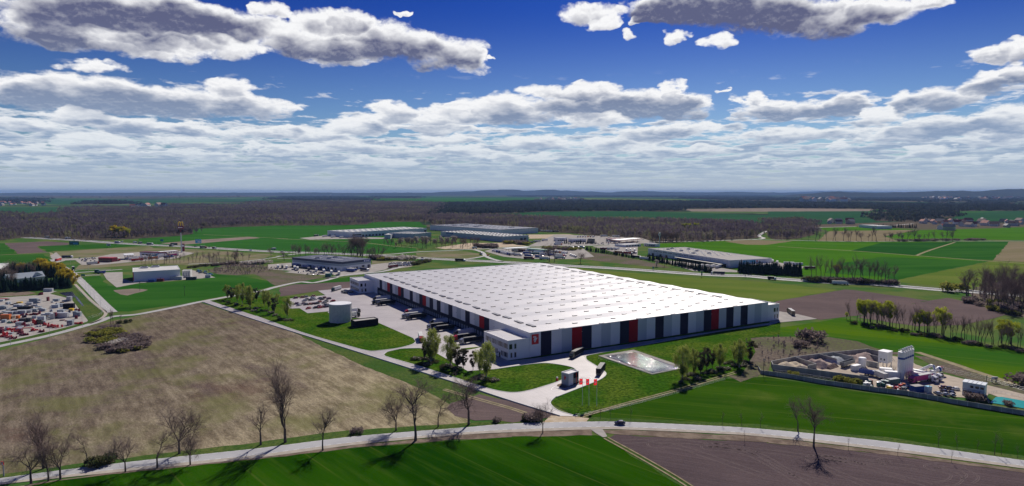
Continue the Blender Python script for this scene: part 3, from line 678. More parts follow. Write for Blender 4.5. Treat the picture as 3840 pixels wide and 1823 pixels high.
for i in range(n):
    ya, yb = .2 + (HL - .4) * i / n, .2 + (HL - .4) * (i + 1) / n; za, zb = roofz(HL * i / n), roofz(HL * (i + 1) / n)
    if i == n - 1: zb = 14.85
    b.face([(.2, ya, za), (HW + .1, ya, za), (HW + .1, yb, zb), (.2, yb, zb)], 'hall_roof')
b.box(-.25, .05, 0.06, HL + .2, HH - .15, HH + .12, 'clad_white'); b.box(-.25, HW + .2, -.28, .05, HH - .15, HH + .12, 'clad_white')
b.build('roof', hall)
sk = MB(); sk.box(-1.75, 1.75, -.56, .56, -.1, .34, 'skylight_frame'); sk.cyl(0, 0, 0, 0, .01, 'skylight', n=3, cap=False)
pr = [(-.54, .34), (-.34, .46), (0, .52), (.34, .46), (.54, .34)]
sk.addf([(x, p[0], p[1]) for x in (-1.7, 1.7) for p in pr], [(i, i + 1, i + 6, i + 5) for i in range(4)], 'skylight'); sk.face([(-1.7, p[0], p[1]) for p in pr][::-1], 'skylight'); sk.face([(1.7, p[0], p[1]) for p in pr], 'skylight')
skm = sk.mesh('skylight')
pos = []
for k in range(12):
    x = 24.6 + 15.85 * k
    for j in range(22):
        y = (1.9 if k % 2 == 0 else 9.6) + 14.95 * j
        if 1 < y < HL - 3: pos.append((x, y, roofz(y) + .02))
pos.sort(key=lambda p: p[1] + p[0] * .3)
for p in pos[:99]: put('skylight', skm, hall, p)
tpl = [v.co.copy() for v in skm.vertices]; tf = [tuple(f.vertices) for f in skm.polygons]; tm = [f.material_index for f in skm.polygons]
rest = MB(); mm = ['skylight_frame', 'skylight']
for p in pos[99:]:
    n0 = len(rest.v); rest.v += [(v.x + p[0], v.y + p[1], v.z + p[2]) for v in tpl]
    for f, mi_ in zip(tf, tm): rest.f.append(tuple(n0 + i for i in f)); rest.m.append(rest.mi(mm[mi_])); rest.sm.append(False)
o = rest.build('skylight_field', hall); o['kind'] = 'stuff'
vb = MB(); vb.box(-1.3, 1.3, -4.4, 4.4, -.2, .35, 'skylight_frame'); vb.box(-1.15, 1.15, -4.25, 4.25, .35, .62, 'vent_dark')
for i in range(1, 6): vb.box(-1.18, 1.18, -4.25 + i * 1.42 - .05, -4.25 + i * 1.42 + .05, .352, .66, 'frame_grey')
vm_ = vb.mesh('roof_vent')
for k in range(19):
    y = 17.0 + 15.35 * k
    put('roof_vent', vm_, hall, (11.4, y, roofz(y) - .05)); 
    if y > 30: put('roof_vent', vm_, hall, (205.0, y + 7, roofz(y + 7) - .05))
# docks
dk = MB(); dk.box(-.35, -.03, -1.6, 1.6, 1.1, 4.5, 'dark_grey'); dk.box(-.45, -.36, -1.25, 1.25, 1.2, 4.0, 'frame_grey'); dk.box(-.9, -.36, -1.5, -1.15, .6, 1.1, 'rubber'); dk.box(-.9, -.36, 1.15, 1.5, .6, 1.1, 'rubber')
dkm = dk.mesh('dock_door'); bl = MB(); bl.box(-2.8, -2.6, -.12, .12, 0, 1.3, 'frame_grey'); bl.box(-2.75, -.4, -.06, .06, .5, .65, 'frame_grey'); blm = bl.mesh('dock_guide')
for i in range(56):
    y = 47 + i * 4.25
    put('dock_door', dkm, hall, (0, y, 0))
    if i % 2: put('dock_guide', blm, hall, (0, y + 2.1, 0))
lm = MB(); lm.box(-.18, .18, -.3, -.121, -.12, .12, 'lamp'); lmm = lm.mesh('wall_lamp')
for i in range(1, 28, 3): put('wall_lamp', lmm, hall, ((i + .5) * pw + 4, 0, 12.0))
lm2 = MB(); lm2.box(-.32, -.121, -.18, .18, -.15, .15, 'black'); lmm2 = lm2.mesh('wall_lamp')
for i in range(9): put('wall_lamp', lmm2, hall, (0, 45 + i * 29.3, 11.0))
gr = MB(); gr.box(.5, 216, -3.2, -.2, 0, .31, 'lawn'); o = gr.build('grass_strip', None, (C0[0], C0[1], 0), HANG); tag(o, kind='structure')
# logo: white 7r on a red square
def logo(parent, face, s, name='sign_mark', board=True, col='logo_white'):
    """face(u, v, d) -> 3D point, u to the right, v up, d out of the board; s = size"""
    b = MB()
    def fig(poly, d0, d1, m):
        n = len(poly); vs = [face(u * s, v * s, d0) for u, v in poly] + [face(u * s, v * s, d1) for u, v in poly]
        b.addf(vs, [tuple(range(n, 2 * n))] + [(i, (i + 1) % n, n + (i + 1) % n, n + i) for i in range(n)], m)
    if board: fig([(-.5, -.62), (.5, -.62), (.5, .62), (-.5, .62)], 0, .12, 'logo_red')
    d = (.13, .2) if board else (.0, .06)
    for poly in ([(-.30, .36), (.12, .36), (.12, .24), (-.30, .24)], [(.12, .24), (.12, .36), (.02, .20), (-.16, -.12), (-.28, -.12), (-.10, .16), (-.03, .24)],
                 [(-.02, .14), (.08, .14), (.10, .06), (-.08, -.36), (-.20, -.36)], [(.06, .10), (.16, .16), (.30, .16), (.26, .05), (.14, .05), (.08, -.02)], [(.14, .05), (.20, .05), (.02, -.36), (-.06, -.36)]):
        fig(poly, d[0], d[1], col)
    o = b.build(name, parent); return o
logo(hall, lambda u, v, d: (3.7 + u, -.14 - d, 11.0 + v), 5.0, 'company_sign')
# offices
def window_part(par, x, y, z, w, h, axis, frame='frame_grey', glass='glass'):
    """axis: direction the wall faces: '-x', '-y', '+x'"""
    b = MB(); g = MB(); sg = {'-x': (-1, 0), '-y': (0, -1), '+x': (1, 0)}[axis]
    def bx(mb, u0, u1, v0, v1, d0, d1, m):
        if axis == '-y': mb.box(x + u0, x + u1, y - d1, y - d0, z + v0, z + v1, m)
        elif axis == '-x': mb.box(x - d1, x - d0, y + u0, y + u1, z + v0, z + v1, m)
        else: mb.box(x + d0, x + d1, y + u0, y + u1, z + v0, z + v1, m)
    for u0, u1, v0, v1 in ((-w / 2 - .12, w / 2 + .12, h, h + .12), (-w / 2 - .12, w / 2 + .12, -.12, 0), (-w / 2 - .12, -w / 2, 0, h), (w / 2, w / 2 + .12, 0, h)): bx(b, u0, u1, v0, v1, .004, .10, frame)
    f = b.build('window', par); bx(g, -w / 2, w / 2, 0, h, .004, .05, glass); g.build('pane', f); return f
def office(name, x0, x1, y0, y1, h, wins, label):
    o = empty(name, AB(x0, y0) + (0,), HANG); W_, L_ = x1 - x0, y1 - y0
    b = MB(); b.box(0, W_, 0, L_, 0, h - .6, 'clad_white'); b.build('walls', o)
    b = MB(); b.box(.35, W_ - .35, .35, L_ - .35, h - .6, h - .5, 'hall_roof'); b.box(-.1, W_ + .1, -.1, .3, h - .6, h, 'clad_white'); b.box(-.1, W_ + .1, L_ - .3, L_ + .1, h - .6, h, 'clad_white'); b.box(-.1, .3, .31, L_ - .31, h - .6, h, 'clad_white'); b.box(W_ - .3, W_ + .1, .31, L_ - .31, h - .6, h, 'clad_white'); b.build('roof', o)
    b = MB(); b.box(-.06, W_ + .06, -.06, L_ + .06, 0, .45, 'clad_blue'); b.build('plinth', o)
    for ax, u, z, w, hh in wins:
        if ax == '-x': window_part(o, 0, u, z, w, hh, '-x')
        elif ax == '-y': window_part(o, u, 0, z, w, hh, '-y')
        else: window_part(o, W_, u, z, w, hh, '+x')
    tag(o, label, 'office'); return o
wl = [.9, 2.6, 4.1, 5.9, 7.6, 9.4, 11.2, 13.2, 15.0, 17.2, 19.3, 21.4, 23.4, 25.3, 27.4]
near_w = [('-x', u, z, (1.5 if i % 4 == 1 else .75), 2.7) for i, u in enumerate(wl) for z in (2.0, 7.3) if not (z < 3 and i in (5, 6))] + [('-y', 1.9, 6.9, 1.9, 2.9), ('-y', 5.1, 6.9, 1.1, 2.9), ('-y', 2.4, 1.7, .9, 2.9), ('-y', 5.1, 1.7, 1.1, 2.9)]
of1 = office('office_block', -15.4, -.15, 0.02, 30.4, 12.3, near_w, 'two storey white office block on the near corner of the striped warehouse')
b = MB(); b.box(-.14, -.004, 9.2, 10.6, .1, 3.2, 'navy_box'); b.box(-1.6, -.15, 8.6, 11.2, 3.3, 3.5, 'frame_grey'); b.build('door', of1)
of2 = office('office_block', -15.8, -.15, 296.2, 327.0, 12.8, [('-x', u, z, (1.5 if i % 4 == 1 else .75), 2.7) for i, u in enumerate(wl) for z in (2.0, 7.3)] + [('-y', 2.6, 6.9, 1.9, 2.9), ('-y', 6.6, 6.9, 1.1, 2.9), ('-y', 3.2, 1.7, .9, 2.9), ('-y', 6.8, 1.7, 1.3, 2.9)], 'two storey white office block at the far left end of the striped warehouse')
of3 = office('office_block', 218.15, 231.4, 0.0, 28.0, 13.0, [('-y', 7.8, 6.9, 1.9, 2.9), ('-y', 10.8, 6.9, 1.1, 2.9), ('-y', 8.2, 1.7, .9, 2.9), ('-y', 11.2, 1.7, 1.1, 2.9)] + [('+x', u, z, .9, 2.7) for u in wl[::2] for z in (2, 7.3)], 'two storey white office block at the right end of the striped warehouse')
# ================================================================== tank, plant room, gatehouse, flags
c = at('V', 1265, 960); t = empty('water_tank', (*c, 0)); tag(t, 'big round pale grey water tank standing on the lawn beside the truck yard', 'tank')
def tankfn(p):
    x, y, z = sep(p); w = sstep(m_('PINGPONG', z, .6), 0, .06); a = m_('ARCTAN2', y, x); w2 = sstep(m_('PINGPONG', a, .131), 0, .008)
    return mix(w * w2, (.36, .36, .36), mix(sstep(noise(p, .5, 3), .3, .7), (.50, .50, .49), (.58, .58, .56)))
mat('tank_wall', (.5, .5, .5), .5, fn=tankfn)
MB().cyl(0, 0, .2, 14.0, 8.5, 'tank_wall', n=72, cap=False).build('wall', t); MB().cyl(0, 0, 13.9, 14.35, 8.7, 'white', 8.5, n=72).build('lid', t)
MB().cyl(0, 0, .05, .5, 9.2, 'offwhite', n=8, smooth=False).build('base', t)
b = MB()
for s_ in (-.3, .3): b.tube([(8.75 * math.cos(.1 + s_ * .06), 8.75 * math.sin(.1 + s_ * .06), z) for z in (.3, 15.2)], (.06, .06), 'frame_grey')
for k in range(36): b.box(8.7, 8.8, .55, 1.15, .6 + k * .4, .66 + k * .4, 'frame_grey')
for k in range(5): b.tube([(9.3 * math.cos(a), .9 + .5 * math.sin(a), 3 + 2.6 * k) for a in np.linspace(-2, 2, 7)], [.04] * 7, 'frame_grey')
b.build('ladder', t)
A1, B1, C1 = at('V', 1480, 900, 4.6), at('V', 1575, 1108), at('V', 2090, 1045)
ux = Vector((C1[0] - B1[0], C1[1] - B1[1])); lx = ux.length; an = math.atan2(ux.y, ux.x)
t = empty('pump_house', (*B1, 0), an); tag(t, 'low black pump house with a pale flat roof beside the round tank', 'shed'); wy = 8.0
MB().box(0, lx, 0, wy, 0, 4.6, 'navy_box').build('walls', t); MB().box(.4, lx - .4, .4, wy - .4, 4.6, 4.68, 'roof_grey').build('roof', t)
b = MB(); b.box(-.05, lx + .05, -.05, .35, 4.6, 5.1, 'navy_box'); b.box(-.05, lx + .05, wy - .35, wy + .05, 4.6, 5.1, 'navy_box'); b.box(-.05, .35, .36, wy - .36, 4.6, 5.1, 'navy_box'); b.box(lx - .35, lx + .05, .36, wy - .36, 4.6, 5.1, 'navy_box'); b.build('parapet', t)
# pond
wp = pts('G930,742 1225,700 1695,866 1410,916'); op = pts('G868,742 1225,682 1745,860 1410,930')
b = MB()
for i in range(4):
    a0, a1, b0, b1 = op[i], op[(i + 1) % 4], wp[i], wp[(i + 1) % 4]
    b.face([(*a0, .5), (*a1, .5), (*b1, .3), (*b0, .3)][::-1], 'concrete'); b.face([(*a0, 0), (*a1, 0), (*a1, .5), (*a0, .5)], 'concrete')
tag(b.build('pond_rim'), kind='structure')
mw_ = mat('pond_water', (.02, .02, .03), .07, spec=1.0); t_ = mw_.node_tree; N.nt = t_
bn = t_.nodes.new('ShaderNodeBump'); bn.inputs['Strength'].default_value = .8; bn.inputs['Distance'].default_value = .6
t_.links.new(noise(vm('MULTIPLY', N(t_.nodes.new('ShaderNodeTexCoord').outputs['Object']), (.55, .8, 1)), .5, 5, .65, dist=.8).s, bn.inputs['Height']); t_.links.new(bn.outputs[0], t_.nodes['Principled BSDF'].inputs['Normal'])
area('pond', wp, 'pond_water', 10)
# gatehouse
g0, g1, g2 = at('X', 1525, 1035), at('X', 1615, 1055), at('X', 1785, 1000)
ux = Vector((g2[0] - g1[0], g2[1] - g1[1])); an = math.atan2(ux.y, ux.x); gl = ux.length; gw = 5.0; gh = 6.4
t = empty('gatehouse', (*g1, 0), an); tag(t, 'small grey and white gatehouse with a red mark on the entrance island', 'gatehouse')
MB().box(0, gl, 0, gw, .3, gh, 'clad_light').build('walls', t)
b = MB(); b.box(.3, gl - .3, .3, gw - .3, gh, gh + .06, 'hall_roof'); b.box(-.06, gl + .06, -.06, .25, gh, gh + .45, 'clad_white'); b.box(-.06, gl + .06, gw - .25, gw + .06, gh, gh + .45, 'clad_white'); b.box(-.06, .25, .26, gw - .26, gh, gh + .45, 'clad_white'); b.box(gl - .25, gl + .06, .26, gw - .26, gh, gh + .45, 'clad_white'); b.build('roof', t)
MB().box(-.05, -.003, .1, gw - .1, .35, gh - .05, 'clad_midgrey').build('side_panel', t); MB().box(gl * .46, gl - .1, -.05, -.003, .35, gh - .05, 'navy_box').build('dark_panel', t); MB().box(gl * .74, gl * .79, -.14, -.051, .35, gh - .05, 'red').build('red_fin', t)
for k in (.52, .60, .67, .86): window_part(t, gl * k, -.05, 1.2, .7, 2.2, '-y')
logo(t, lambda u, v, d: (-.06 - d, gw / 2 - u, 4.2 + v), 3.0, 'sign_mark', board=False, col='logo_red')
b = MB(); b.prism([(-4.5, -.2), (-4, -1.3), (-2, -1.6), (gl + 1, -1.6), (gl + 3.2, -.6), (gl + 3.2, gw - 1), (gl + 1, gw + .8), (-2, gw + .8), (-4, gw - .4)], 0, .42, 'soil'); o = b.build('traffic_island', None, (*g1, 0), an); tag(o, kind='structure')
isl = smooth_path(pts('X1385,1075 1440,1100 1530,1105 1800,1010 1935,965 1930,935 1880,910 1820,915 1800,930'), 5); b = MB(); strip(b, isl, -.15, .15, .48, 'kerb'); tag(b.build('island_edge'), kind='structure')
b = MB(); strip(b, smooth_path(pts('X1320,1120 1345,1075 1480,1025 1515,1015'), 5), -.14, .14, .30, 'marking'); strip(b, smooth_path(pts('X1320,1120 1370,1132 1480,1118 1850,1010 1990,945 2000,915 1970,895 1830,908 1790,912'), 5), -.14, .14, .30, 'marking'); tag(b.build('road_marking'), kind='structure')
b = MB(); b.cyl(0, 0, 0, 1.6, .62, 'red', n=12); b.cyl(0, 0, 1.6, 2.2, .66, 'white', .35, n=12); o = b.build('litter_bin', None, (*at('X', 1415, 955), 0)); tag(o, 'red and white round bin on the lawn left of the gatehouse', 'bin')
for (x, yb, yt, fw), w_ in zip(((1850, 1379, 965, 0), (1962, 1388, 968, 0), (2096, 1397, 973, 0)), ('left', 'middle', 'right')):
    p = at('X', x, yb); 
    # pole height from the top sight line
    ty = 1220 + yt * .21832; dpt = p[1]; hgt = 100 - (ty - 723) / FPX * dpt * 1.0
    t = empty('flagpole', (*p, 0)); tag(t, f'{w_} one of the three white poles flying red company flags', 'flag', 'red company flags at the entrance')
    MB().tube([(0, 0, 0), (0, 0, hgt)], (.11, .07), 'white', 7).build('pole', t)
    b = MB(); nx, nz = 8, 12; fwid, fh = 1.4, 2.8
    vs = [(-.08 - fwid * i / nx, .22 * math.sin(i * 1.1 + j * .25) * i / nx, hgt - .15 - fh * j / nz - .12 * i / nx) for j in range(nz + 1) for i in range(nx + 1)]
    b.addf(vs, [(j * (nx + 1) + i, j * (nx + 1) + i + 1, (j + 1) * (nx + 1) + i + 1, (j + 1) * (nx + 1) + i) for j in range(nz) for i in range(nx)], 'flag_cloth', True)
    f = b.build('flag', t)
    logo(f, lambda u, v, d, hgt=hgt: (-.8 + u, -.24 - d, hgt - 1.55 + v), 1.7, 'flag_mark', board=False)
# ================================================================== vehicles (built pointing along +x, centre of the length at the origin)
def heading(p, q): return math.atan2(q[1] - p[1], q[0] - p[0])
_cache = {}
def cached(key, fn):
    if key not in _cache: _cache[key] = fn()
    return _cache[key]
def m_wheel():
    b = MB(); n = 14; r, w = .5, .17
    for s_ in (-1, 1):
        b.face([(r * math.cos(2 * math.pi * i / n), s_ * w, r * math.sin(2 * math.pi * i / n)) for i in range(n)][::s_], 'rubber')
        b.face([(.26 * math.cos(2 * math.pi * i / n), s_ * (w + .012), .26 * math.sin(2 * math.pi * i / n)) for i in range(n)][::s_], 'steel')
    vs = [(r * math.cos(2 * math.pi * i / n), y, r * math.sin(2 * math.pi * i / n)) for y in (-w, w) for i in range(n)]
    b.addf(vs, [(i, (i + 1) % n, n + (i + 1) % n, n + i) for i in range(n)], 'rubber'); return b.mesh('wheel')
def b_cab(b, m, x0=5.9, x1=8.2, h=3.75):
    prof = [(x1, .55), (x1 + .06, 1.3), (x1, 1.75), (x1 - .18, 2.75), (x1 - .35, 3.05), (x0 + .35, h), (x0, h), (x0, .95), (x0 + .3, .55)]
    n = len(prof); vs = [(x, y, z) for y in (-1.23, 1.23) for x, z in prof]
    b.addf(vs, [tuple(range(n)), tuple(range(2 * n - 1, n - 1, -1))] + [(i, n + i, n + (i + 1) % n, (i + 1) % n) for i in range(n)], m)
def b_glass(b, x1=8.2):
    b.face([(x1 + .01, -1.08, 1.85), (x1 + .01, 1.08, 1.85), (x1 - .15, 1.05, 2.68), (x1 - .15, -1.05, 2.68)], 'glass')
    for s_ in (-1, 1): b.face([(x1 - .25, s_ * 1.245, 1.8), (x1 - .35, s_ * 1.245, 2.6), (x1 - 1.25, s_ * 1.245, 2.6), (x1 - 1.25, s_ * 1.245, 1.8)][::-s_], 'glass')
def b_box(b, m, x0=-8.2, x1=5.4, z0=1.15, z1=4.0, top=None):
    b.box(x0, x1, -1.27, 1.27, z0, z1, m); b.box(x0 - .02, x1 + .02, -1.29, 1.29, z0 - .1, z0 + .04, 'frame_grey'); b.box(x0 - .02, x1 + .02, -1.29, 1.29, z1 - .1, z1 + .01, 'frame_grey' if m != 'white' else 'offwhite')
    b.box(x0 + .05, x1 - .05, -1.2, 1.2, z1 + .01, z1 + .03, top or ('dark_grey' if m in ('navy_box', 'navy', 'black') else 'roof_white'))
def b_chassis(b): b.box(-8.1, 7.9, -.5, .5, .65, 1.02, 'dark_grey'); b.box(-3.5, 1.0, -1.1, 1.1, .5, .95, 'frame_grey'); b.box(-8.25, -8.1, -1.2, 1.2, .5, .75, 'dark_grey')
WX = (-6.9, -5.6, -4.3, 4.6, 7.1)
WHEEL = m_wheel()
def truck_near(f, rear, front, cab, box, label, group=None, world=None, top=None):
    p, q = world if world else (at(f, *rear), at(f, *front)); rz = heading(p, q)
    # the front point is surveyed, the lorry reaches back 16.5 m
    c = (q[0] - 8.25 * math.cos(rz), q[1] - 8.25 * math.sin(rz), .25); t = empty('lorry', c, rz)
    def mk(kind, fn): 
        b = MB(); fn(b); return b.mesh(kind)
    cb = put('cab', cached(('cab', cab), lambda: mk('cab', lambda b: b_cab(b, cab))), t); put('windscreen', cached('ws', lambda: mk('windscreen', b_glass)), cb)
    def trim(b):
        for s_ in (-1, 1): b.box(8.0, 8.15, s_ * 1.42 - .12, s_ * 1.42 + .12, 1.9, 2.7, 'black'); b.box(8.2, 8.3, s_ * .95 - .2, s_ * .95 + .2, .75, 1.0, 'lamp')
        b.box(8.2, 8.29, -1.1, 1.1, 1.05, 1.6, 'black'); b.box(8.0, 8.35, -1.2, 1.2, .4, .7, 'dark_grey')
    put('grille', cached('gr', lambda: mk('grille', trim)), cb)
    put('trailer', cached(('box', box, top), lambda: mk('trailer', lambda b: b_box(b, box, top=top))), t); put('chassis', cached('ch', lambda: mk('chassis', b_chassis)), t)
    for x in WX:
        for s_ in (-1, 1): put('wheel', WHEEL, t, (x, s_ * 1.08, .5))
    tag(t, label, 'lorry', group); return t
def far_lorry_mesh(cab, box, kind='semi'):
    b = MB()
    if kind == 'semi': b_cab(b, cab); b_glass(b); b_box(b, box); b_chassis(b); xs = WX
    elif kind == 'trailer': b_box(b, box, -6.8, 6.8); b.box(-6.7, 6.7, -.5, .5, .7, 1.04, 'dark_grey'); xs = (-5.5, -4.2, -2.9)
    elif kind == 'rigid': b_cab(b, cab, 2.6, 4.7, 3.2); b_glass(b, 4.7); b_box(b, box, -4.6, 2.4, 1.0, 3.7); b.box(-4.5, 4.4, -.5, .5, .6, .98, 'dark_grey'); xs = (-3.2, -2.1, 3.6)
    elif kind == 'tractor': b_cab(b, cab, 1.0, 3.3); b_glass(b, 3.3); b.box(-3, 2, -.5, .5, .6, 1.0, 'dark_grey'); xs = (-1.8, 2.2)
    for x in xs:
        for s_ in (-1, 1):
            n = 8; b.face([(x + .5 * math.cos(2 * math.pi * i / n), s_ * 1.25, .5 + .5 * math.sin(2 * math.pi * i / n)) for i in range(n)][::s_], 'rubber'); b.box(x - .4, x + .4, s_ * 1.2 - .25, s_ * 1.2 - .001, .1, .9, 'rubber')
    return b.mesh('lorry')
def lorry(p, rz, cab, box, label, group, kind='semi'):
    o = put('trailer' if kind == 'trailer' else 'lorry', cached((cab, box, kind), lambda: far_lorry_mesh(cab, box, kind)), None, (p[0], p[1], .2), rz)
    tag(o, label, 'trailer' if kind == 'trailer' else 'lorry', group); return o
def car_parts(col, kind='car'):
    body = MB(); gl = MB()
    if kind == 'car':
        secs = [(-2.15, .72, .45, .80), (-2.0, .86, .32, .95), (-1.3, .90, .25, .98), (0, .91, .25, .96), (1.1, .90, .25, .93), (1.85, .84, .3, .80), (2.15, .68, .42, .66)]
        cabn = [(-1.75, .78, .93), (-1.25, .66, 1.40), (-.3, .66, 1.47), (.45, .64, 1.40), (1.2, .76, .94)]
    elif kind == 'van':
        secs = [(-2.9, .95, .45, 2.2), (-2.85, .99, .35, 2.4), (.9, .99, .35, 2.42), (1.0, .99, .35, 1.25), (2.4, .92, .35, 1.1), (2.85, .8, .45, .85)]
        cabn = [(.85, .93, 2.4), (.95, .92, 2.38), (1.3, .9, 2.2), (1.6, .9, 1.9), (2.1, .9, 1.15)]
    n = 0; vs = []; fs = []
    for x, w, z0, z1 in secs: vs += [(x, -w, z0 + .12), (x, -w * 1.0, (z0 + z1) / 2 + .05), (x, -w * .92, z1), (x, w * .92, z1), (x, w, (z0 + z1) / 2 + .05), (x, w, z0 + .12), (x, w * .8, z0), (x, -w * .8, z0)]
    for i in range(len(secs) - 1):
        for j in range(8): fs.append((i * 8 + j, i * 8 + (j + 1) % 8, (i + 1) * 8 + (j + 1) % 8, (i + 1) * 8 + j))
    fs += [tuple(range(8))[::-1], tuple(range(len(vs) - 8, len(vs)))]; body.addf(vs, [f[::-1] for f in fs], col, True)
    if kind == 'car':
        m = len(cabn); vs = []
        for i, (x, w, z) in enumerate(cabn): vs += [(x, -w - .02, .9), (x, -w, z), (x, w, z), (x, w + .02, .9)]
        top = []; gf = []
        for i in range(m - 1):
            a = i * 4; c = a + 4; gf += [(a, a + 1, c + 1, c)[::-1], (a + 3, c + 3, c + 2, a + 2)[::-1]]; top.append((a + 1, a + 2, c + 2, c + 1)[::-1])
        gl.addf(vs, gf + [top[0], top[-1]], 'glass'); body.addf(vs, top[1:-1], col, True)
    else:
        b_ = [(1.02, -.9, 2.3), (1.02, .9, 2.3), (2.05, .86, 1.2), (2.05, -.86, 1.2)]; gl.face(b_[::-1], 'glass'); body.addf([(1.0, -.95, 2.35), (2.1, -.9, 1.1), (1.0, -.95, 1.1), (1.0, .95, 2.35), (2.1, .9, 1.1), (1.0, .95, 1.1)], [(0, 1, 2)[::-1], (3, 4, 5)], col)
    return body, gl
CW = dict(car=(-1.35, 1.35), van=(-1.8, 1.85))
def b_carwheels(b, kind):
    for x in CW[kind]:
        for s_ in (-1, 1):
            n = 12; r = .33; vs = [(x + r * math.cos(2 * math.pi * i / n), s_ * y, r + r * math.sin(2 * math.pi * i / n)) for y in (.72, .93) for i in range(n)]
            b.addf(vs, [(i, (i + 1) % n, n + (i + 1) % n, n + i) for i in range(n)] + [tuple(range(n, 2 * n))], 'rubber'); b.face([(x + .19 * math.cos(2 * math.pi * i / 8), s_ * .94, r + .19 * math.sin(2 * math.pi * i / 8)) for i in range(8)], 'steel')
def wheelmesh():
    b = MB(); n = 12; r = .33; vs = [(r * math.cos(2 * math.pi * i / n), y, r * math.sin(2 * math.pi * i / n)) for y in (-.1, .1) for i in range(n)]
    b.addf(vs, [(i, (i + 1) % n, n + (i + 1) % n, n + i) for i in range(n)] + [tuple(range(n, 2 * n)), tuple(range(n))[::-1]], 'rubber')
    for s_ in (-1, 1): b.face([(.2 * math.cos(2 * math.pi * i / 8), s_ * .108, .2 * math.sin(2 * math.pi * i / 8)) for i in range(8)][::s_], 'steel')
    return b.mesh('wheel')
CARWHEEL = wheelmesh()
def car(p, rz, col, label, group=None, kind='car', near=False, sc=1.0):
    if near:
        bm_, gm_ = cached(('cp', col, kind), lambda: tuple(x.mesh(nn) for x, nn in zip(car_parts(col, kind), ('body', 'windows'))))
        t = empty('parked_car' if label.find('driving') < 0 else 'car', (p[0], p[1], .26), rz); t.scale = (sc,) * 3; put('body', bm_, t); put('windows', gm_, t)
        for x in CW[kind]:
            for s_ in (-1, 1): put('wheel', CARWHEEL, t, (x, s_ * .82, .33))
        lb = cached('carlamps', lambda: MB().box(2.02, 2.1, -.7, -.42, .55, .7, 'lamp').box(2.02, 2.1, .42, .7, .55, .7, 'lamp').mesh('headlights'))
        put('headlights', lb, t)
    else:
        def mk():
            b, g = car_parts(col, kind)
            b_carwheels(b, kind); n0 = len(b.v); b.v += g.v
            for f, mi_ in zip(g.f, g.m): b.f.append(tuple(n0 + i for i in f)); b.m.append(b.mi(g.mats[mi_])); b.sm.append(False)
            return b.mesh(kind)
        t = put('van' if kind == 'van' else 'parked_car', cached(('c', col, kind), mk), None, (p[0], p[1], .2), rz)
    tag(t, label, 'van' if kind == 'van' else 'car', group); return t
CN = dict(white='white', offwhite='cream', navy='navy', blue='blue', red='red', wine='dark red', black='black', charcoal='black', silver='silver', grey='grey', copper='orange', mauve='mauve', green='green', teal='teal', maroon='maroon',
          orange='orange', pink='pink', dark_green='dark green', navy_box='black', brown_box='brown', galv='pale grey', yellow='yellow', sky_blue='light blue', dark_grey='dark grey', clad_light='pale grey')
ORD = ['first', 'second', 'third', 'fourth', 'fifth', 'sixth', 'seventh', 'eighth', 'ninth', 'tenth', 'eleventh', 'twelfth', 'thirteenth', 'fourteenth', 'fifteenth', 'sixteenth', 'seventeenth', 'eighteenth', 'nineteenth', 'twentieth']
def od(i): return ORD[i] if i < 20 else (['twenty', 'thirty', 'forty', 'fifty', 'sixty', 'seventy', 'eighty', 'ninety'][(i + 1) // 10 - 2] + ('' if (i + 1) % 10 == 0 else '-' + ORD[(i + 1) % 10 - 1])) + ('th' if (i + 1) % 10 == 0 else '')
# lorries backed to the docks, four groups of three
dock = [((1165, 262), None)]
DG = [('W', (205, 150), 'silver', 'clad_light', 'F', (1195, 175)), ]
grp = 'lorries backed against the loading docks'
def dockb(f, x, y):  # where along the wall the cab stands
    return toAB(at(f, x, y))
for f, x, y, cb, bx, lab in (('V', 1975, 520, 'charcoal', 'clad_light', 'pale grey lorry with a black cab at the farthest docks, behind its neighbours'),
                             ('V', 1960, 596, 'charcoal', 'grey', 'grey lorry with a black cab in the middle of the farthest three at the docks'),
                             ('V', 2070, 625, 'charcoal', 'navy_box', 'black lorry with a black cab nearest in the farthest group at the docks'),
                             ('W', 190, 200, 'red', 'clad_light', 'grey lorry with a red cab at the docks in the second group from the far end'),
                             ('W', 140, 272, 'silver', 'galv', 'light grey lorry with a silver cab at the docks, second group from the far end'),
                             ('W', 225, 298, 'charcoal', 'navy_box', 'black lorry with a black cab at the docks, second group from the far end'),
                             ('W', 650, 395, 'charcoal', 'clad_light', 'grey lorry with a dark cab at the docks in the third group, half hidden'),
                             ('W', 605, 475, 'silver', 'navy_box', 'black lorry with a silver cab at the docks in the third group'),
                             ('W', 715, 520, 'charcoal', 'navy_box', 'black lorry with a black cab at the docks behind the tall birch'),
                             ('W', 1100, 600, 'charcoal', 'clad_light', 'grey lorry with a dark cab at the docks in the group nearest the office'),
                             ('W', 1090, 690, 'red', 'navy_box', 'black lorry with a red cab at the docks near the office'),
                             ('W', 1205, 750, 'silver', 'navy_box', 'black lorry with a silver cab, nearest the office at the docks')):
    a_, b_ = toAB(at(f, x, y)); truck_near(None, None, None, cb, bx, lab, grp, world=(AB(a_ + 16.5, b_ + .4), AB(a_, b_)))
truck_near('V', (1275, 262), (1085, 318), 'dark_green', 'white', 'white lorry with a dark green cab driving in at the far end of the yard')
truck_near('V', (1400, 880), (1690, 858), 'charcoal', 'white', 'white lorry with a black cab, the nearer of two behind the water tank')
truck_near('V', (1400, 795), (1700, 775), 'charcoal', 'white', 'white lorry with a black cab, the farther of two behind the water tank')
truck_near('W', (455, 580), (495, 722), 'red', 'white', 'white lorry with a red cab coming down the yard towards the birches')
truck_near('X', (1900, 455), (1655, 585), 'charcoal', 'navy_box', 'black lorry in the shade below the red stripe of the front wall')
truck_near('X', (2085, 925), (2215, 742), 'charcoal', 'navy_box', 'black lorry with a pale roof turning in beside the gatehouse')
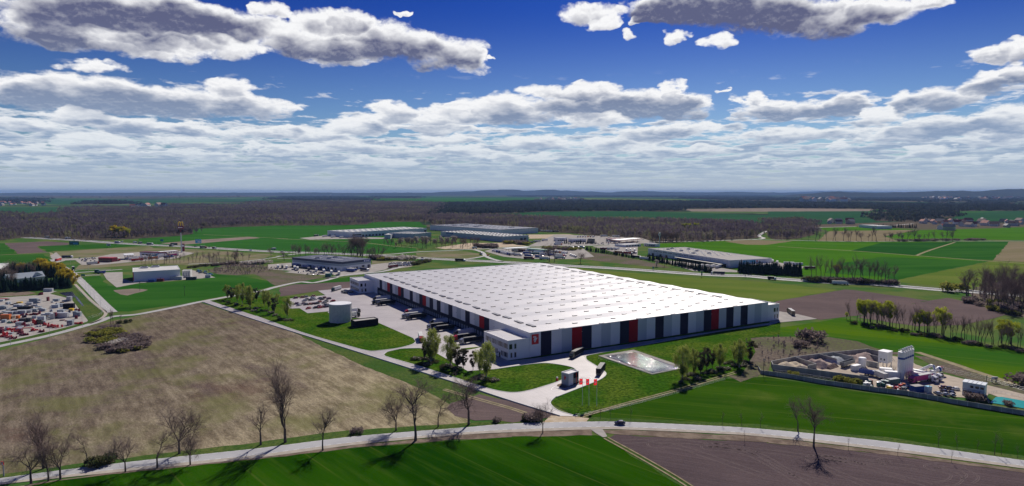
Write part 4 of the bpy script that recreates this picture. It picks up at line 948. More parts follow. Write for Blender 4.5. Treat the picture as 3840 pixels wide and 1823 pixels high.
truck_near('H', (300, 368), (205, 300), 'dark_green', 'brown_box', 'brown sided lorry with a white roof on the apron at the right end')
# cars of the yard
rnd = random.Random(4)
for i, (x, y, c_) in enumerate([(283, 455, 'wine'), (430, 440, 'copper'), (505, 430, 'grey'), (668, 415, 'copper'), (520, 490, 'charcoal'), (478, 515, 'silver'), (615, 500, 'charcoal'), (690, 490, 'silver'), (655, 455, 'silver'), (815, 465, 'grey'), (860, 485, 'charcoal'), (900, 450, 'wine'), (1005, 470, 'mauve'), (1097, 522, 'red'), (300, 580, 'mauve'), (355, 612, 'silver'), (458, 577, 'mauve'), (510, 597, 'charcoal'), (600, 588, 'copper'), (672, 582, 'wine'), (750, 575, 'charcoal'), (800, 543, 'copper'), (910, 558, 'grey'), (945, 530, 'charcoal'), (565, 682, 'red'), (720, 667, 'charcoal'), (790, 640, 'wine'), (825, 662, 'red'), (885, 652, 'wine'), (935, 610, 'grey'), (965, 645, 'navy'), (1160, 572, 'grey'), (1020, 612, 'silver'), (1080, 605, 'silver'), (1320, 568, 'red')]):
    car(at('V', x, y + 14), HANG + R_(180 + rnd.uniform(-6, 6)) + R_(24), c_, f'{CN[c_]} car in the yard car park, {od(i)} counted row by row from the left', 'cars in the yard car park', near=True, sc=1.22)
for i, (x, y, c_) in enumerate([(1305, 315, 'grey'), (1375, 322, 'navy'), (1362, 296, 'silver'), (1420, 305, 'silver'), (1380, 348, 'charcoal'), (1500, 330, 'charcoal'), (1335, 340, 'grey')]):
    car(at('V', x, y + 10), HANG + R_(90 + 12 * i), c_, f'{CN[c_]} car in front of the far left office, {od(i)} of the cluster', 'cars by the far left office', near=True, sc=1.1)
p = at('K', 1085, 517); car(p, R_(182), 'navy', 'dark blue hatchback driving on the country road in the foreground', None, near=True, sc=1.08)
for i, (x, y, c_, a) in enumerate([(1175, 812, 'maroon', 170), (1270, 828, 'navy', 170), (1385, 842, 'white', 172), (1075, 915, 'silver', 95), (1185, 880, 'navy', 95), (1200, 932, 'silver', 95), (1315, 905, 'navy', 95), (1318, 945, 'silver', 95)]):
    car(at('U', x, y), R_(a), c_, f'{CN[c_]} car beside the container office, {od(i)} of the eight there', 'cars by the container office', near=True)
# traffic on the motorway and roads: (frame, x, y, kind, cab, box, direction)
def mdir(p):
    best = min(range(len(MW) - 1), key=lambda i: (MW[i][0] - p[0]) ** 2 + (MW[i][1] - p[1]) ** 2); return heading(MW[best], MW[best + 1])
tr = [('M', 1165, 165, 'semi', 'white', 'white', 0, 'in front of the bare wood at the far left'), ('M', 810, 148, 'semi', 'grey', 'grey', 0, 'farthest away at the left end'), ('M', 2020, 240, 'semi', 'white', 'blue', 1, 'right of the small billboard'), ('M', 2320, 240, 'rigid', 'white', 'galv', 0, 'before the tall sign mast, nearer the wood'),
      ('M', 2410, 248, 'rigid', 'grey', 'grey', 0, 'just left of the tall sign mast traffic'), ('N', 195, 268, 'semi', 'white', 'teal', 1, 'left of the tall sign mast'), ('N', 605, 272, 'semi', 'navy', 'navy', 0, 'behind the tall sign mast on the far lanes'), ('N', 560, 297, 'rigid', 'white', 'navy', 1, 'behind the tall sign mast on the near lanes'),
      ('N', 1110, 325, 'semi', 'maroon', 'dark_green', 1, 'right of the blue billboard'), ('N', 1300, 337, 'rigid', 'white', 'maroon', 1, 'second right of the blue billboard'), ('N', 2320, 352, 'rigid', 'silver', 'galv', 0, 'beyond the bare trees at the centre left'),
      ('Q', 760, 735, 'semi', 'white', 'navy_box', 1, 'just behind the far edge of the big roof'), ('S', 420, 778, 'semi', 'white', 'navy', 0, 'in front of the conifer hedge'), ('D', 720, 978, 'semi', 'white', 'white', 1, 'in the open on the right'), ('S', 1350, 868, 'rigid', 'white', 'navy_box', 1, 'with a low bed, at the end of the conifer hedge')]
for f, x, y, k, cb, bx, s_, w_ in tr:
    p = at(f, x, y); lorry(p, mdir(p) + (0 if s_ else math.pi), cb, bx, f'{CN[bx]} lorry on the motorway, {w_}', 'lorries on the motorway', k)
for f, x, y, k, cb, s_, w_ in (('M', 1280, 192, 'van', 'white', 1, 'at the far left near the blue billboard'), ('M', 2095, 225, 'van', 'silver', 0, 'just ahead of the blue lorry'), ('M', 600, 150, 'car', 'white', 1, 'farthest away at the left end'), ('N', 1930, 370, 'van', 'white', 1, 'among the bare trees at the centre left'), ('N', 2465, 388, 'car', 'white', 1, 'near the slip road at the centre left'),
                            ('N', 965, 298, 'car', 'wine', 0, 'below the blue billboard'), ('N', 1215, 310, 'car', 'charcoal', 0, 'between two lorries'), ('O', 80, 572, 'car', 'white', 1, 'left of the blue banded depot'), ('Q', 110, 678, 'car', 'charcoal', 1, 'left of the black lorry'), ('S', 1940, 900, 'van', 'white', 1, 'between the hedge end and the white lorry'), ('D', 1800, 1030, 'van', 'silver', 0, 'near the right hand wood'), ('D', 2010, 1045, 'car', 'white', 0, 'at the edge of the right hand wood')):
    p = at(f, x, y); car(p, mdir(p) + (0 if s_ else math.pi), cb, f'{CN[cb]} {k} on the motorway, {w_}', 'cars and vans on the motorway', k)
def seq(name, f, p0, p1, n, d, cols, where, kind='semi', jit=0):
    """a row of lorries between two surveyed points, each pointing along the pixel step d"""
    for i in range(n):
        t = i / max(n - 1, 1); x = p0[0] + (p1[0] - p0[0]) * t; y = p0[1] + (p1[1] - p0[1]) * t
        p = at(f, x, y); q = at(f, x + d[0], y + d[1]); cb, bx = cols[i % len(cols)]
        lorry(p, heading(p, q) + R_(rnd.uniform(-jit, jit)), cb, bx, f'{CN[bx]} {"trailer" if kind == "trailer" else "lorry"} {where}, {od(i)} in its row', name, kind)
WW, WB, WR, SB = ('white', 'white'), ('white', 'blue'), ('red', 'maroon'), ('silver', 'galv')
seq('lorries in the filling station row', 'Q', (1350, 565), (1640, 630), 9, (-60, 12), [WW, ('white', 'offwhite'), ('blue', 'white'), ('navy', 'galv'), ('white', 'white')], 'parked slantwise at the filling station behind the big roof')
seq('lorries at the truck stop behind the roof', 'Q', (1720, 560), (1960, 575), 3, (60, 2), [SB, ('white', 'maroon'), WW], 'in the far line of the truck stop')
seq('lorries at the truck stop behind the roof', 'Q', (1750, 640), (2120, 672), 3, (70, 6), [('white', 'galv'), WB, ('red', 'blue')], 'in the near line of the truck stop')
seq('lorries at the truck stop behind the roof', 'Q', (1920, 612), (2500, 650), 5, (70, 3), [WB, ('white', 'teal'), ('red', 'white'), WB, WW], 'in the middle line of the truck stop')
seq('lorries at the truck stop behind the roof', 'Q', (2100, 600), (2350, 590), 3, (70, -3), [('white', 'sky_blue'), WW, ('red', 'offwhite')], 'in the upper line of the truck stop')
seq('lorries at the truck stop behind the roof', 'Q', (1940, 700), (2210, 705), 2, (50, 2), [WR, WW], 'at the bottom edge of the truck stop')
seq('lorries right of the truck stop', 'R', (30, 580), (190, 610), 5, (50, -16), [WW, SB, ('white', 'orange'), WW, ('navy', 'white')], 'side by side at the right of the truck stop')
seq('lorries right of the truck stop', 'R', (80, 655), (90, 690), 2, (60, 2), [('red', 'galv'), ('white', 'offwhite')], 'behind the bare trees of the truck stop')
seq('tractor units right of the truck stop', 'R', (270, 640), (360, 670), 4, (20, 12), [WW, ('white', 'white')], 'without trailer beside the truck stop', 'tractor')
seq('trailers in the hedge yard', 'R', (820, 535), (1070, 535), 5, (60, -8), [WR, WR, SB, SB, WW], 'in the yard behind the clipped conifers', 'trailer')
seq('lorries in the hedge yard', 'R', (1110, 600), (1260, 612), 2, (60, 4), [('white', 'orange'), ('white', 'red')], 'just behind the conifer hedge')
seq('lorries in the hedge yard', 'R', (1230, 548), (1370, 555), 3, (16, 12), [('white', 'white'), WB, ('blue', 'navy')], 'left of the long grey hall', 'tractor')
seq('lorries in the hedge yard', 'R', (1300, 590), (1340, 600), 2, (60, 6), [SB, ('white', 'navy')], 'close to the end wall of the long grey hall')
seq('lorries in the hedge yard', 'R', (1410, 680), (1540, 705), 2, (60, 6), [('white', 'navy_box'), WW], 'at the corner of the long grey hall')
seq('lorries along the lane', 'R', (290, 515), (470, 505), 3, (60, 10), [('white', 'teal'), ('white', 'navy_box'), WW], 'waiting beside the side road')
seq('lorries behind the blue showroom', 'R', (400, 320), (660, 320), 7, (30, -16), [WW, SB, ('white', 'white'), WW, ('white', 'orange'), WR], 'in front of the wood behind the blue roofed buildings', 'rigid')
seq('lorries behind the filling station', 'R', (850, 310), (1050, 315), 2, (60, 1), [('teal', 'white'), WW], 'behind the orange filling station')
seq('lorries by the far halls', 'Q', (2130, 220), (2400, 230), 5, (60, 1), [('navy', 'blue'), SB, ('white', 'galv'), ('white', 'galv'), ('navy', 'navy')], 'at the right end of the far grey halls')
seq('lorries on the sandy lot', 'Q', (1960, 425), (2210, 385), 3, (60, -2), [('white', 'teal'), ('white', 'galv'), WW], 'on the sandy lot right of the grey hall', 'trailer')
seq('lorries on the sandy lot', 'Q', (2440, 455), (2460, 425), 2, (60, 1), [('red', 'white'), WW], 'beside the lane in the middle distance')
seq('lorries at the clipped hedge', 'S', (140, 655), (430, 665), 4, (60, -14), [WW, ('white', 'offwhite'), WW, ('white', 'white')], 'under the canopy of the long grey hall')
seq('lorries at the clipped hedge', 'S', (1080, 680), (2000, 690), 4, (60, 1), [('white', 'red'), WW, WW, ('red', 'maroon')], 'behind the tall conifer hedge', 'trailer')
seq('trailers at the end of the grey hall', 'S', (1360, 575), (1440, 595), 2, (20, -30), [WW], 'right of the end wall of the grey hall', 'trailer')
seq('trailers at the end of the grey hall', 'S', (1640, 610), (1790, 625), 2, (60, 1), [WW], 'lying along the field edge', 'trailer')
seq('lorries by the banded depot', 'O', (10, 850), (160, 860), 3, (14, 30), [WW, ('white', 'navy'), WW], 'parked nose out left of the banded depot', 'trailer')
seq('trailers by the banded depot', 'O', (300, 870), (350, 885), 2, (14, 30), [WW, ('white', 'offwhite')], 'parked at the lawn before the banded depot', 'trailer')
seq('trailers by the banded depot', 'O', (540, 895), (1060, 965), 5, (16, 34), [('white', 'navy'), WW, WW, WW, SB], 'in the loose line before the banded depot', 'trailer')
seq('blue lorries at the banded depot', 'O', (310, 825), (680, 880), 3, (60, 8), [('white', 'blue'), ('white', 'blue'), WB], 'along the long wall of the banded depot', 'trailer')
seq('blue lorries at the banded depot', 'O', (1260, 912), (1300, 902), 2, (60, 6), [WB], 'at the short wall of the banded depot', 'trailer')
seq('blue lorries at the banded depot', 'O', (1500, 900), (1500, 900), 1, (60, 8), [('white', 'navy')], 'leaving the right corner of the banded depot')
seq('maroon lorry', 'O', (1990, 845), (1990, 845), 1, (60, -8), [('maroon', 'maroon')], 'between the car park and the green field')
seq('lorries by the white halls', 'O', (670, 305), (1110, 335), 4, (60, -6), [('white', 'dark_green'), WW, WW, SB], 'on the gravel left of the far white hall')
seq('lorries at the red roofed station', 'M', (1160, 495), (1160, 495), 1, (60, 0), [('white', 'navy')], 'at the entrance of the roadside station')
seq('lorries at the red roofed station', 'M', (1000, 545), (1000, 545), 1, (-60, 14), [('red', 'red')], 'turning on the crossing by the roadside station')
seq('lorries at the red roofed station', 'M', (1600, 605), (1600, 605), 1, (60, -6), [('red', 'galv')], 'in front of the roadside station')
seq('lorries at the red roofed station', 'M', (2040, 540), (2040, 540), 1, (-60, -40), [('white', 'red')], 'crosswise at the roadside station')
seq('lorries in the long station row', 'M', (2270, 510), (2360, 545), 3, (60, -5), [WW, ('red', 'white'), ('red', 'red')], 'left in the long row before the fuel canopy')
seq('lorries in the long station row', 'N', (60, 500), (260, 515), 3, (60, -6), [('white', 'white'), ('white', 'offwhite'), ('white', 'orange')], 'in the middle of the row before the fuel canopy')
seq('lorries in the long station row', 'N', (300, 470), (520, 490), 3, (60, -6), [('white', 'sky_blue'), WW, ('white', 'blue')], 'right in the row before the fuel canopy')
seq('lorries in the long station row', 'N', (420, 455), (590, 460), 2, (60, -4), [('red', 'maroon'), ('white', 'pink')], 'at the back of the row before the fuel canopy')
seq('lorries at the road junction', 'M', (1260, 690), (1260, 690), 1, (30, 30), [('charcoal', 'dark_grey')], 'with a dark tank at the junction left', 'rigid')
seq('lorries at the road junction', 'M', (1740, 765), (1740, 765), 1, (-60, 6), [('teal', 'blue')], 'on the side road left of the pale shed', 'rigid')
lorry(at('Q', 1120, 615), R_(-80), 'white', 'maroon', 'dark red lorry coming down the slip road from the crossing', None)
lorry(at('Q', 1005, 520), R_(20), 'white', 'galv', 'silver lorry on the crossing before the far grey halls', None, 'rigid')
car(at('Q', 1240, 642), R_(-50), 'orange', 'orange van on the slip road behind the big roof', None, 'van'); car(at('M', 1235, 735), R_(250), 'navy', 'blue van waiting at the crossing near the yellow trees', None, 'van')
def carfield(name, f, poly, n, where, seed, cols=('silver', 'white', 'grey', 'navy', 'charcoal', 'blue')):
    P = pts(poly); r = random.Random(seed); xs = [p[0] for p in P]; ys = [p[1] for p in P]; got = []; k = 0
    u = Vector((P[1][0] - P[0][0], P[1][1] - P[0][1])).normalized(); a = math.atan2(u.y, u.x)
    while len(got) < n and k < 9000:
        k += 1; x, y = r.uniform(min(xs), max(xs)), r.uniform(min(ys), max(ys))
        if inside(P, x, y) and all(abs((x - g[0]) * u.x + (y - g[1]) * u.y) > 2.6 or abs((y - g[1]) * u.x - (x - g[0]) * u.y) > 5.2 for g in got): got.append((x, y))
    got.sort()
    for i, (x, y) in enumerate(got):
        c_ = r.choice(cols); car((x, y), a + math.pi / 2 + R_(r.uniform(-3, 3)), c_, f'{CN[c_]} car {where}, {od(i)} from the left', name)
def inside(P, x, y):
    c = False; j = len(P) - 1
    for i in range(len(P)):
        if (P[i][1] > y) != (P[j][1] > y) and x < (P[j][0] - P[i][0]) * (y - P[i][1]) / (P[j][1] - P[i][1]) + P[i][0]: c = not c
        j = i
    return c
carfield('cars in the round dealer park', 'O', 'O1890,775 2330,748 2280,812 2000,835', 62, 'in the crowded park right of the banded depot', 1)
carfield('cars before the banded depot', 'O', 'O330,905 620,915 1000,960 900,985 600,975 250,925', 17, 'in front of the banded depot', 2)
carfield('cars at the far white hall', 'O', 'O1330,322 1560,326 1560,338 1330,336', 14, 'by the dock doors of the far white hall', 3)
carfield('cars by the pale shed', 'N', 'N890,705 1060,760 1290,800 1180,735 1000,708', 16, 'right of the pale green shed', 4, ('white', 'silver', 'sky_blue', 'grey'))
carfield('cars at the roadside station', 'M', 'M1350,505 1640,490 1640,560 1420,560', 20, 'left of the red roofed restaurant', 5)
carfield('cars at the fuel canopy', 'N', 'N430,400 690,395 690,425 430,425', 8, 'beside the fuel canopy of the roadside station', 6)
carfield('cars at the orange filling station', 'R', 'R700,420 1500,400 1600,410 700,450', 18, 'in front of the orange filling station', 7)
carfield('cars at the blue showroom', 'R', 'R260,425 700,425 700,450 200,450', 14, 'in front of the blue roofed showroom', 8)
carfield('cars by the sandy lot', 'Q', 'Q1900,380 2150,380 2150,400 1900,400', 9, 'behind the trailers of the sandy lot', 9)
# ================================================================== other halls
def hall_at(L, C, Rr, h, label, wall='clad_grey', roof='roof_white', bands=(), cat='warehouse', ztop=True, grid=None, parapet='clad_grey', rz=None):
    """L, C, Rr: (frame, x, y, height it was read at): left end, near corner, right end; the plan is squared up on the near corner"""
    l, c, r = (Vector(at(*q)) for q in (L, C, Rr)); e = r - c; an = math.atan2(e.y, e.x); W_ = e.length
    v = l - c; dpt = max(4.0, abs(-v.x * math.sin(an) + v.y * math.cos(an)))
    if (-v.x * math.sin(an) + v.y * math.cos(an)) < 0: dpt = max(4., v.length)
    t = empty('warehouse' if cat == 'warehouse' else 'building', (c.x, c.y, 0), an)
    MB().box(0, W_, 0, dpt, 0, h - .5, wall, bottom=False).build('walls', t)
    b = MB(); b.box(.3, W_ - .3, .3, dpt - .3, h - .5, h - .35, roof)
    for x0, x1, y0, y1 in ((-.1, W_ + .1, -.1, .29), (-.1, W_ + .1, dpt - .29, dpt + .1), (-.1, .29, .3, dpt - .3), (W_ - .29, W_ + .1, .3, dpt - .3)): b.box(x0, x1, y0, y1, h - .5, h, parapet)
    b.build('roof', t)
    for k, (z0, z1, m, nm) in enumerate(bands):
        e_ = .04 + .02 * k; b = MB(); b.box(-e_, W_ + e_, -e_, dpt + e_, z0, z1, m); b.build(nm, t)
    if grid:
        gx, gy, s_, m = grid; g = MB(); g.box(-s_, s_, -s_ * .5, s_ * .5, 0, .7, m); gm = g.mesh('skylight'); k = 0
        for i in range(gx):
            for j in range(gy):
                if k < 100: put('skylight', gm, t, ((i + .5 + .25 * (j % 2)) * W_ / gx * .97, (j + .5) * dpt / gy, h - .35)); k += 1
    tag(t, label, cat); return t, W_, dpt
def units(t, spots, h, s=3.0):
    b = MB(); b.box(-s, s, -s * .6, s * .6, 0, 1.9, 'galv'); b.box(-s * .7, s * .7, -s * .4, s * .4, 1.9, 2.4, 'dark_grey'); m = b.mesh('roof_unit')
    for x, y in spots: put('roof_unit', m, t, (x, y, h - .34))
def doors(t, xs, y, z0, z1, w, m='dark_grey', nm='dock_door', axis='x'):
    for x in xs:
        b = MB()
        if axis == 'x': b.box(x - w / 2, x + w / 2, y - .15, y - .01, z0, z1, m)
        else: b.box(y - .15, y - .01, x - w / 2, x + w / 2, z0, z1, m)
        b.build(nm, t)
# banded depot
t, W_, D_ = hall_at(('O', 248, 668, 11.9), ('O', 1112, 905, 0), ('O', 1605, 690, 11.9), 11.9, 'grey depot with dark blue top band and long rooflights behind the parked trailers', 'clad_pale', 'roof_grey', ((9.0, 12.05, 'clad_dark', 'top_band'), (6.2, 9.0, 'clad_midgrey', 'middle_band')), parapet='clad_dark')
b = MB(); b.box(-7, 7, -1, 1, 0, 1.0, 'skylight'); m_ = b.mesh('rooflight')
for x, y in ((.32, .28), (.72, .30), (.30, .68), (.70, .70)): 
    o = put('rooflight', m_, t, (W_ * x, D_ * y, 11.5), math.pi / 2); o.scale = (max(1., D_ / 60), 1, 1)
units(t, [(W_ * .35, D_ * .45), (W_ * .65, D_ * .5), (W_ * .2, D_ * .6), (W_ * .8, D_ * .8)], 11.9)
MB().box(W_ * .74, W_ * .985, -.22, -.08, 8.6, 11.7, 'blue').build('sign_board', t); MB().box(W_ * .755, W_ * .79, -.3, -.23, 9.2, 11.1, 'logo_white').box(W_ * .81, W_ * .965, -.3, -.23, 10.3, 10.9, 'logo_white').box(W_ * .81, W_ * .93, -.3, -.23, 9.3, 9.7, 'logo_white').build('sign_writing', t)
doors(t, [W_ * k for k in (.18, .26, .34, .42, .5)], -.08, .8, 3.6, 3.0, 'dark_grey'); doors(t, [W_ * .72, W_ * .92], -.08, 0, 4.6, 4.4, 'navy')
doors(t, [D_ * k for k in np.linspace(.12, .9, 12)], -.08, .8, 3.6, 3.0, 'dark_grey', axis='y')
# pale green shed
t, W_, D_ = hall_at(('M', 2103, 668, 11.4), ('M', 2290, 905, 0), ('N', 712, 688, 11.4), 11.4, 'pale green grey shed with a light roof beside the green field at the left', 'clad_pale', 'roof_white', parapet='clad_pale')
MB().box(-.09, .6, -.09, -.01, 1, 11.3, 'red').box(-.09, -.011, -.08, .6, 1, 11.3, 'red').build('corner_trim', t)
doors(t, [D_ * k for k in np.linspace(.1, .9, 11)], -.03, .6, 6.6, 2.2, 'dark_grey', axis='y'); units(t, [(W_ * .25, D_ * .8), (W_ * .5, D_ * .9)], 11.4, 4)
an_, w2, d2 = hall_at(('N', 720, 700, 8), ('N', 750, 832, 0), ('N', 885, 712, 8), 8.5, 'cream annexe with tall blue windows at the end of the pale green shed', 'offwhite', 'roof_white', cat='building', parapet='offwhite')
for k in (.2, .48, .74): window_part(an_, w2 * k, 0, 1.5, w2 * .13, 4.8, '-y', 'white', 'glass_blue')
# far white hall
t, W_, D_ = hall_at(('O', 878, 203, 12.4), ('O', 1240, 327, 0), ('Z', 1600, 855.5, 12.4), 12.4, 'white hall with a row of dock doors in the far green fields, leftmost of the group', 'clad_pale', 'roof_white', grid=(14, 7, 2.2, 'white'), parapet='clad_pale')
doors(t, [W_ * .16 + 9.2 * i for i in range(10)], -.02, .8, 5.0, 4.8, 'dark_grey')
MB().box(W_ * .035, W_ * .14, -.2, -.02, 4.2, 6.8, 'glass').build('office_windows', t); doors(t, [D_ * .88, D_ * .65], -.02, 0, 4.5, 3.5, 'navy', 'door', 'y')
o_, w3, d3 = hall_at(('O', 1752, 320, 0), ('O', 1840, 345, 0), ('O', 1945, 345, 0), 9, 'small grey cube shaped building before the dock doors of the far white hall', 'clad_grey', 'roof_white', cat='building')
t, W_, D_ = hall_at(('O', 1978, 242, 10.6), ('O', 2352, 346, 0), ('Q', 262, 236, 10.6), 10.6, 'grey hall with a sandy roof between the two other far halls', 'clad_grey', 'roof_white', grid=(9, 6, 2.0, 'offwhite'))
t, W_, D_ = hall_at(('Q', 265, 226, 11.3), ('Q', 1490, 402, 0), ('Q', 1932, 282, 11.3), 11.3, 'long grey hall with a speckled white roof and a blue sign behind the bushes', 'clad_grey', 'roof_white', ((0, 3.0, 'clad_grey', 'plinth'),), grid=(7, 14, 1.8, 'skylight_frame'))
b = MB(); b.box(-.3, -.13, D_ * .78, D_ * .90, 7.0, 10.4, 'blue'); b.build('sign_board', t); MB().box(-.36, -.31, D_ * .80, D_ * .815, 7.8, 9.4, 'sky_blue').box(-.36, -.31, D_ * .83, D_ * .89, 8.3, 9.1, 'sky_blue').build('sign_writing', t)
doors(t, [W_ * k for k in (.72, .86)], -.05, 0, 6, W_ * .1, 'dark_grey')
t, W_, D_ = hall_at(('Q', 62, 118, 13), ('Q', 1452, 285, 0), ('Q', 2098, 158, 13), 13, 'largest far hall with plant boxes on its white roof, before the wood', 'clad_pale', 'roof_sand', ((12.2, 13.1, 'clad_dark', 'eaves_band'),), grid=(8, 12, 2.4, 'white'), parapet='clad_dark')
units(t, [(W_ * .3, D_ * .8), (W_ * .45, D_ * .75), (W_ * .6, D_ * .78), (W_ * .35, D_ * .5), (W_ * .55, D_ * .55), (W_ * .7, D_ * .2)], 13, 7)
# long grey hall behind the conifer hedge
t, W_, D_ = hall_at(('R', 1415, 517, 10.5), ('S', 630, 665, 0), ('S', 1350, 497, 10.5), 10.5, 'long grey hall with white roof domes and a blue banner behind the clipped conifers', 'clad_light', 'roof_grey', parapet='clad_light')
g = MB(); g.box(-1.1, 1.1, -.8, .8, 0, .6, 'skylight'); gm = g.mesh('roof_dome'); k = 0
for i in range(6):
    for j in range(16):
        if k < 98: put('roof_dome', gm, t, (W_ * (.1 + .15 * i) + (j % 2) * 4, D_ * (.30 + .043 * j), 10.1)); k += 1
units(t, [(W_ * x, D_ * y) for x, y in ((.2, .5), (.5, .45), (.3, .7), (.6, .65), (.25, .85), (.7, .8), (.45, .9))], 10.5, 2.6)
for i in range(22):
    y = D_ * (.03 + .044 * i); MB().box(-.12, -.01, y - .1, y + .1, 0, 10.1, 'frame_grey').build('wall_joint', t)
for i in range(8): y = D_ * (.42 + .068 * i); MB().box(-.1, -.01, y - D_ * .028, y + D_ * .028, 7.2, 8.0, 'dark_grey').build('strip_window', t)
MB().box(-9, -.02, D_ * .04, D_ * .58, 3.9, 4.4, 'dark_grey').build('canopy', t); MB().box(-.2, -.01, D_ * .04, D_ * .60, .3, 3.9, 'black').build('dock_front', t)
doors(t, [D_ * k for k in (.93, .82, .74)], -.12, 0, 4, 5, 'dark_grey', axis='y')
MB().box(W_ * .30, W_ * .60, -.25, -.05, 2.6, 9.2, 'sky_blue').build('banner', t)
b = MB()
for z, x0, x1 in ((7.6, .36, .46), (6.1, .33, .57), (5.4, .33, .57), (4.0, .37, .45)): b.box(W_ * x0, W_ * x1, -.31, -.26, z, z + .42, 'logo_white')
b.build('banner_writing', t); MB().box(W_ * .62, W_ * .65, -.2, -.05, 2.2, 9.3, 'logo_white').box(W_ * .622, W_ * .648, -.26, -.21, 6.5, 8.8, 'red').build('side_sign', t)
o_, w4, d4 = hall_at(('S', 760, 605, 5), ('S', 985, 680, 0), ('S', 1425, 590, 5), 5, 'low flat annexe in front of the blue banner of the grey hall', 'clad_grey', 'roof_grey', cat='building')
# stations, showrooms
def simple(L, C, Rr, h, label, wall, roof, trim=None, name='building'):
    t, w, d = hall_at(L, C, Rr, h, label, wall, roof, ((h - 1.2, h + .05, trim, 'fascia'),) if trim else (), cat='building', parapet=trim or wall)
    b = MB()
    for k in range(5): b.box(w * (.1 + .17 * k), w * (.22 + .17 * k), -.08, -.01, .8, min(3.2, h - 1.6), 'glass')
    b.build('windows', t); return t, w, d
def canopy(L, C, Rr, h, label, m='white', trim='white'):
    l, c, r = (Vector(at(*q)) for q in (L, C, Rr)); e = r - c; an = math.atan2(e.y, e.x); W_ = e.length; v = l - c; d = max(6., abs(-v.x * math.sin(an) + v.y * math.cos(an)))
    t = empty('fuel_canopy', (c.x, c.y, 0), an); MB().box(0, W_, 0, d, h - .9, h, trim).box(.3, W_ - .3, .3, d - .3, h + .01, h + .1, m).build('roof', t)
    for x in (.12, .38, .64, .9):
        for y in (.25, .75): MB().cyl(W_ * x, d * y, 0, h - .9, .28, 'frame_grey', n=8, cap=False).build('column', t)
    for x in (.2, .5, .8): MB().box(W_ * x - .5, W_ * x + .5, d * .5 - 1.2, d * .5 + 1.2, .2, 2.0, 'offwhite').build('pump', t)
    tag(t, label, 'canopy')
simple(('M', 1640, 475, 6), ('M', 1690, 560, 0), ('M', 1925, 495, 6), 6.5, 'red walled restaurant with a dark roof at the roadside station', 'maroon', 'roof_dark', 'red')
canopy(('M', 2085, 422, 7), ('M', 2130, 445, 7), ('M', 2305, 437, 7), 7, 'small white canopy at the roadside station left of the shop')
simple(('M', 2365, 395, 6.5), ('N', 20, 455, 0), ('N', 380, 405, 6), 6.5, 'dark roofed shop of the roadside station below the tall mast', 'clad_light', 'roof_dark', 'maroon')
canopy(('N', 345, 378, 7), ('N', 380, 390, 7), ('N', 690, 370, 7), 7, 'long white fuel canopy with a dark red edge at the roadside station', trim='maroon')
canopy(('Q', 1510, 505, 7), ('Q', 1560, 517, 7), ('Q', 1975, 492, 7), 7, 'white and green fuel canopy above the lorry row', trim='green')
simple(('Q', 1840, 522, 6), ('Q', 1900, 575, 0), ('Q', 2250, 540, 6), 6, 'grey shop with a green edge beside the green fuel canopy', 'clad_grey', 'roof_grey', 'green')
simple(('R', 0, 322, 7), ('R', 40, 392, 0), ('R', 225, 330, 7), 7.5, 'grey workshop with a white roof on the far side of the lane', 'clad_light', 'roof_white')
simple(('R', 225, 340, 6.5), ('R', 300, 408, 0), ('R', 545, 352, 6), 6.5, 'low showroom with a slate blue roof behind small conifers', 'clad_light', 'clad_dark')
simple(('R', 550, 345, 9), ('R', 570, 420, 0), ('R', 660, 350, 9), 9, 'tall glassy blue end of the showroom', 'glass_tower', 'clad_dark')
simple(('R', 725, 322, 6), ('R', 880, 392, 0), ('R', 1065, 352, 6), 6.5, 'sand coloured station shop with an orange roof edge before the wood', 'offwhite', 'roof_sand', 'copper')
canopy(('R', 1075, 352, 7), ('R', 1110, 372, 7), ('R', 1500, 338, 7), 7, 'white barrel fuel canopy with a red edge before the wood', trim='red')
simple(('R', 1120, 432, 4), ('R', 1200, 492, 0), ('R', 1480, 440, 4), 4.5, 'low white building behind the domes of the grey hall', 'white', 'roof_white')
simple(('R', 1490, 432, 5), ('R', 1530, 470, 0), ('R', 1740, 440, 5), 5.5, 'narrow white building at the edge of the bright field behind the grey hall', 'clad_light', 'roof_white')
simple(('M', -300, 610, 7), ('M', -60, 740, 0), ('M', 150, 590, 7), 8, 'white roofed building at the left edge behind the firs', 'clad_white', 'roof_white')
# gabled house among the firs
def house(c, an, w, d, h, hr, label, wall='offwhite', roof='roof_dark', group=None, wins=True):
    t = empty('house', (*c, 0), an); MB().box(-w / 2, w / 2, -d / 2, d / 2, 0, h, wall, bottom=False).addf([(-w / 2, -d / 2, h), (-w / 2, d / 2, h), (-w / 2, 0, h + hr), (w / 2, -d / 2, h), (w / 2, d / 2, h), (w / 2, 0, h + hr)], [(0, 2, 1), (3, 4, 5)], wall).build('walls', t)
    b = MB(); e = .5; k = hr / (d / 2)
    for s_ in (-1, 1):
        vs = [(-w / 2 - e, s_ * (d / 2 + e), h - e * k + .05), (w / 2 + e, s_ * (d / 2 + e), h - e * k + .05), (w / 2 + e, 0, h + hr + .05), (-w / 2 - e, 0, h + hr + .05)]
        vs += [(x, y, z + .22) for x, y, z in vs]; b.addf(vs, [(4, 5, 6, 7)[::-s_] if s_ > 0 else (4, 5, 6, 7), (0, 1, 5, 4), (1, 2, 6, 5), (3, 0, 4, 7)], roof)
    b.build('roof', t)
    if wins:
        b = MB()
        for x in (-.3, 0, .3):
            b.box(w * x - .7, w * x + .7, -d / 2 - .04, -d / 2 - .005, 1, 2.6, 'glass')
        b.box(w / 2 + .005, w / 2 + .05, -1.2, 1.2, h - .4, h + 1.4, 'glass'); b.box(-w / 2 - .05, -w / 2 - .005, -1.2, 1.2, h - .4, h + 1.4, 'glass'); b.build('windows', t)
    tag(t, label, 'house', group); return t
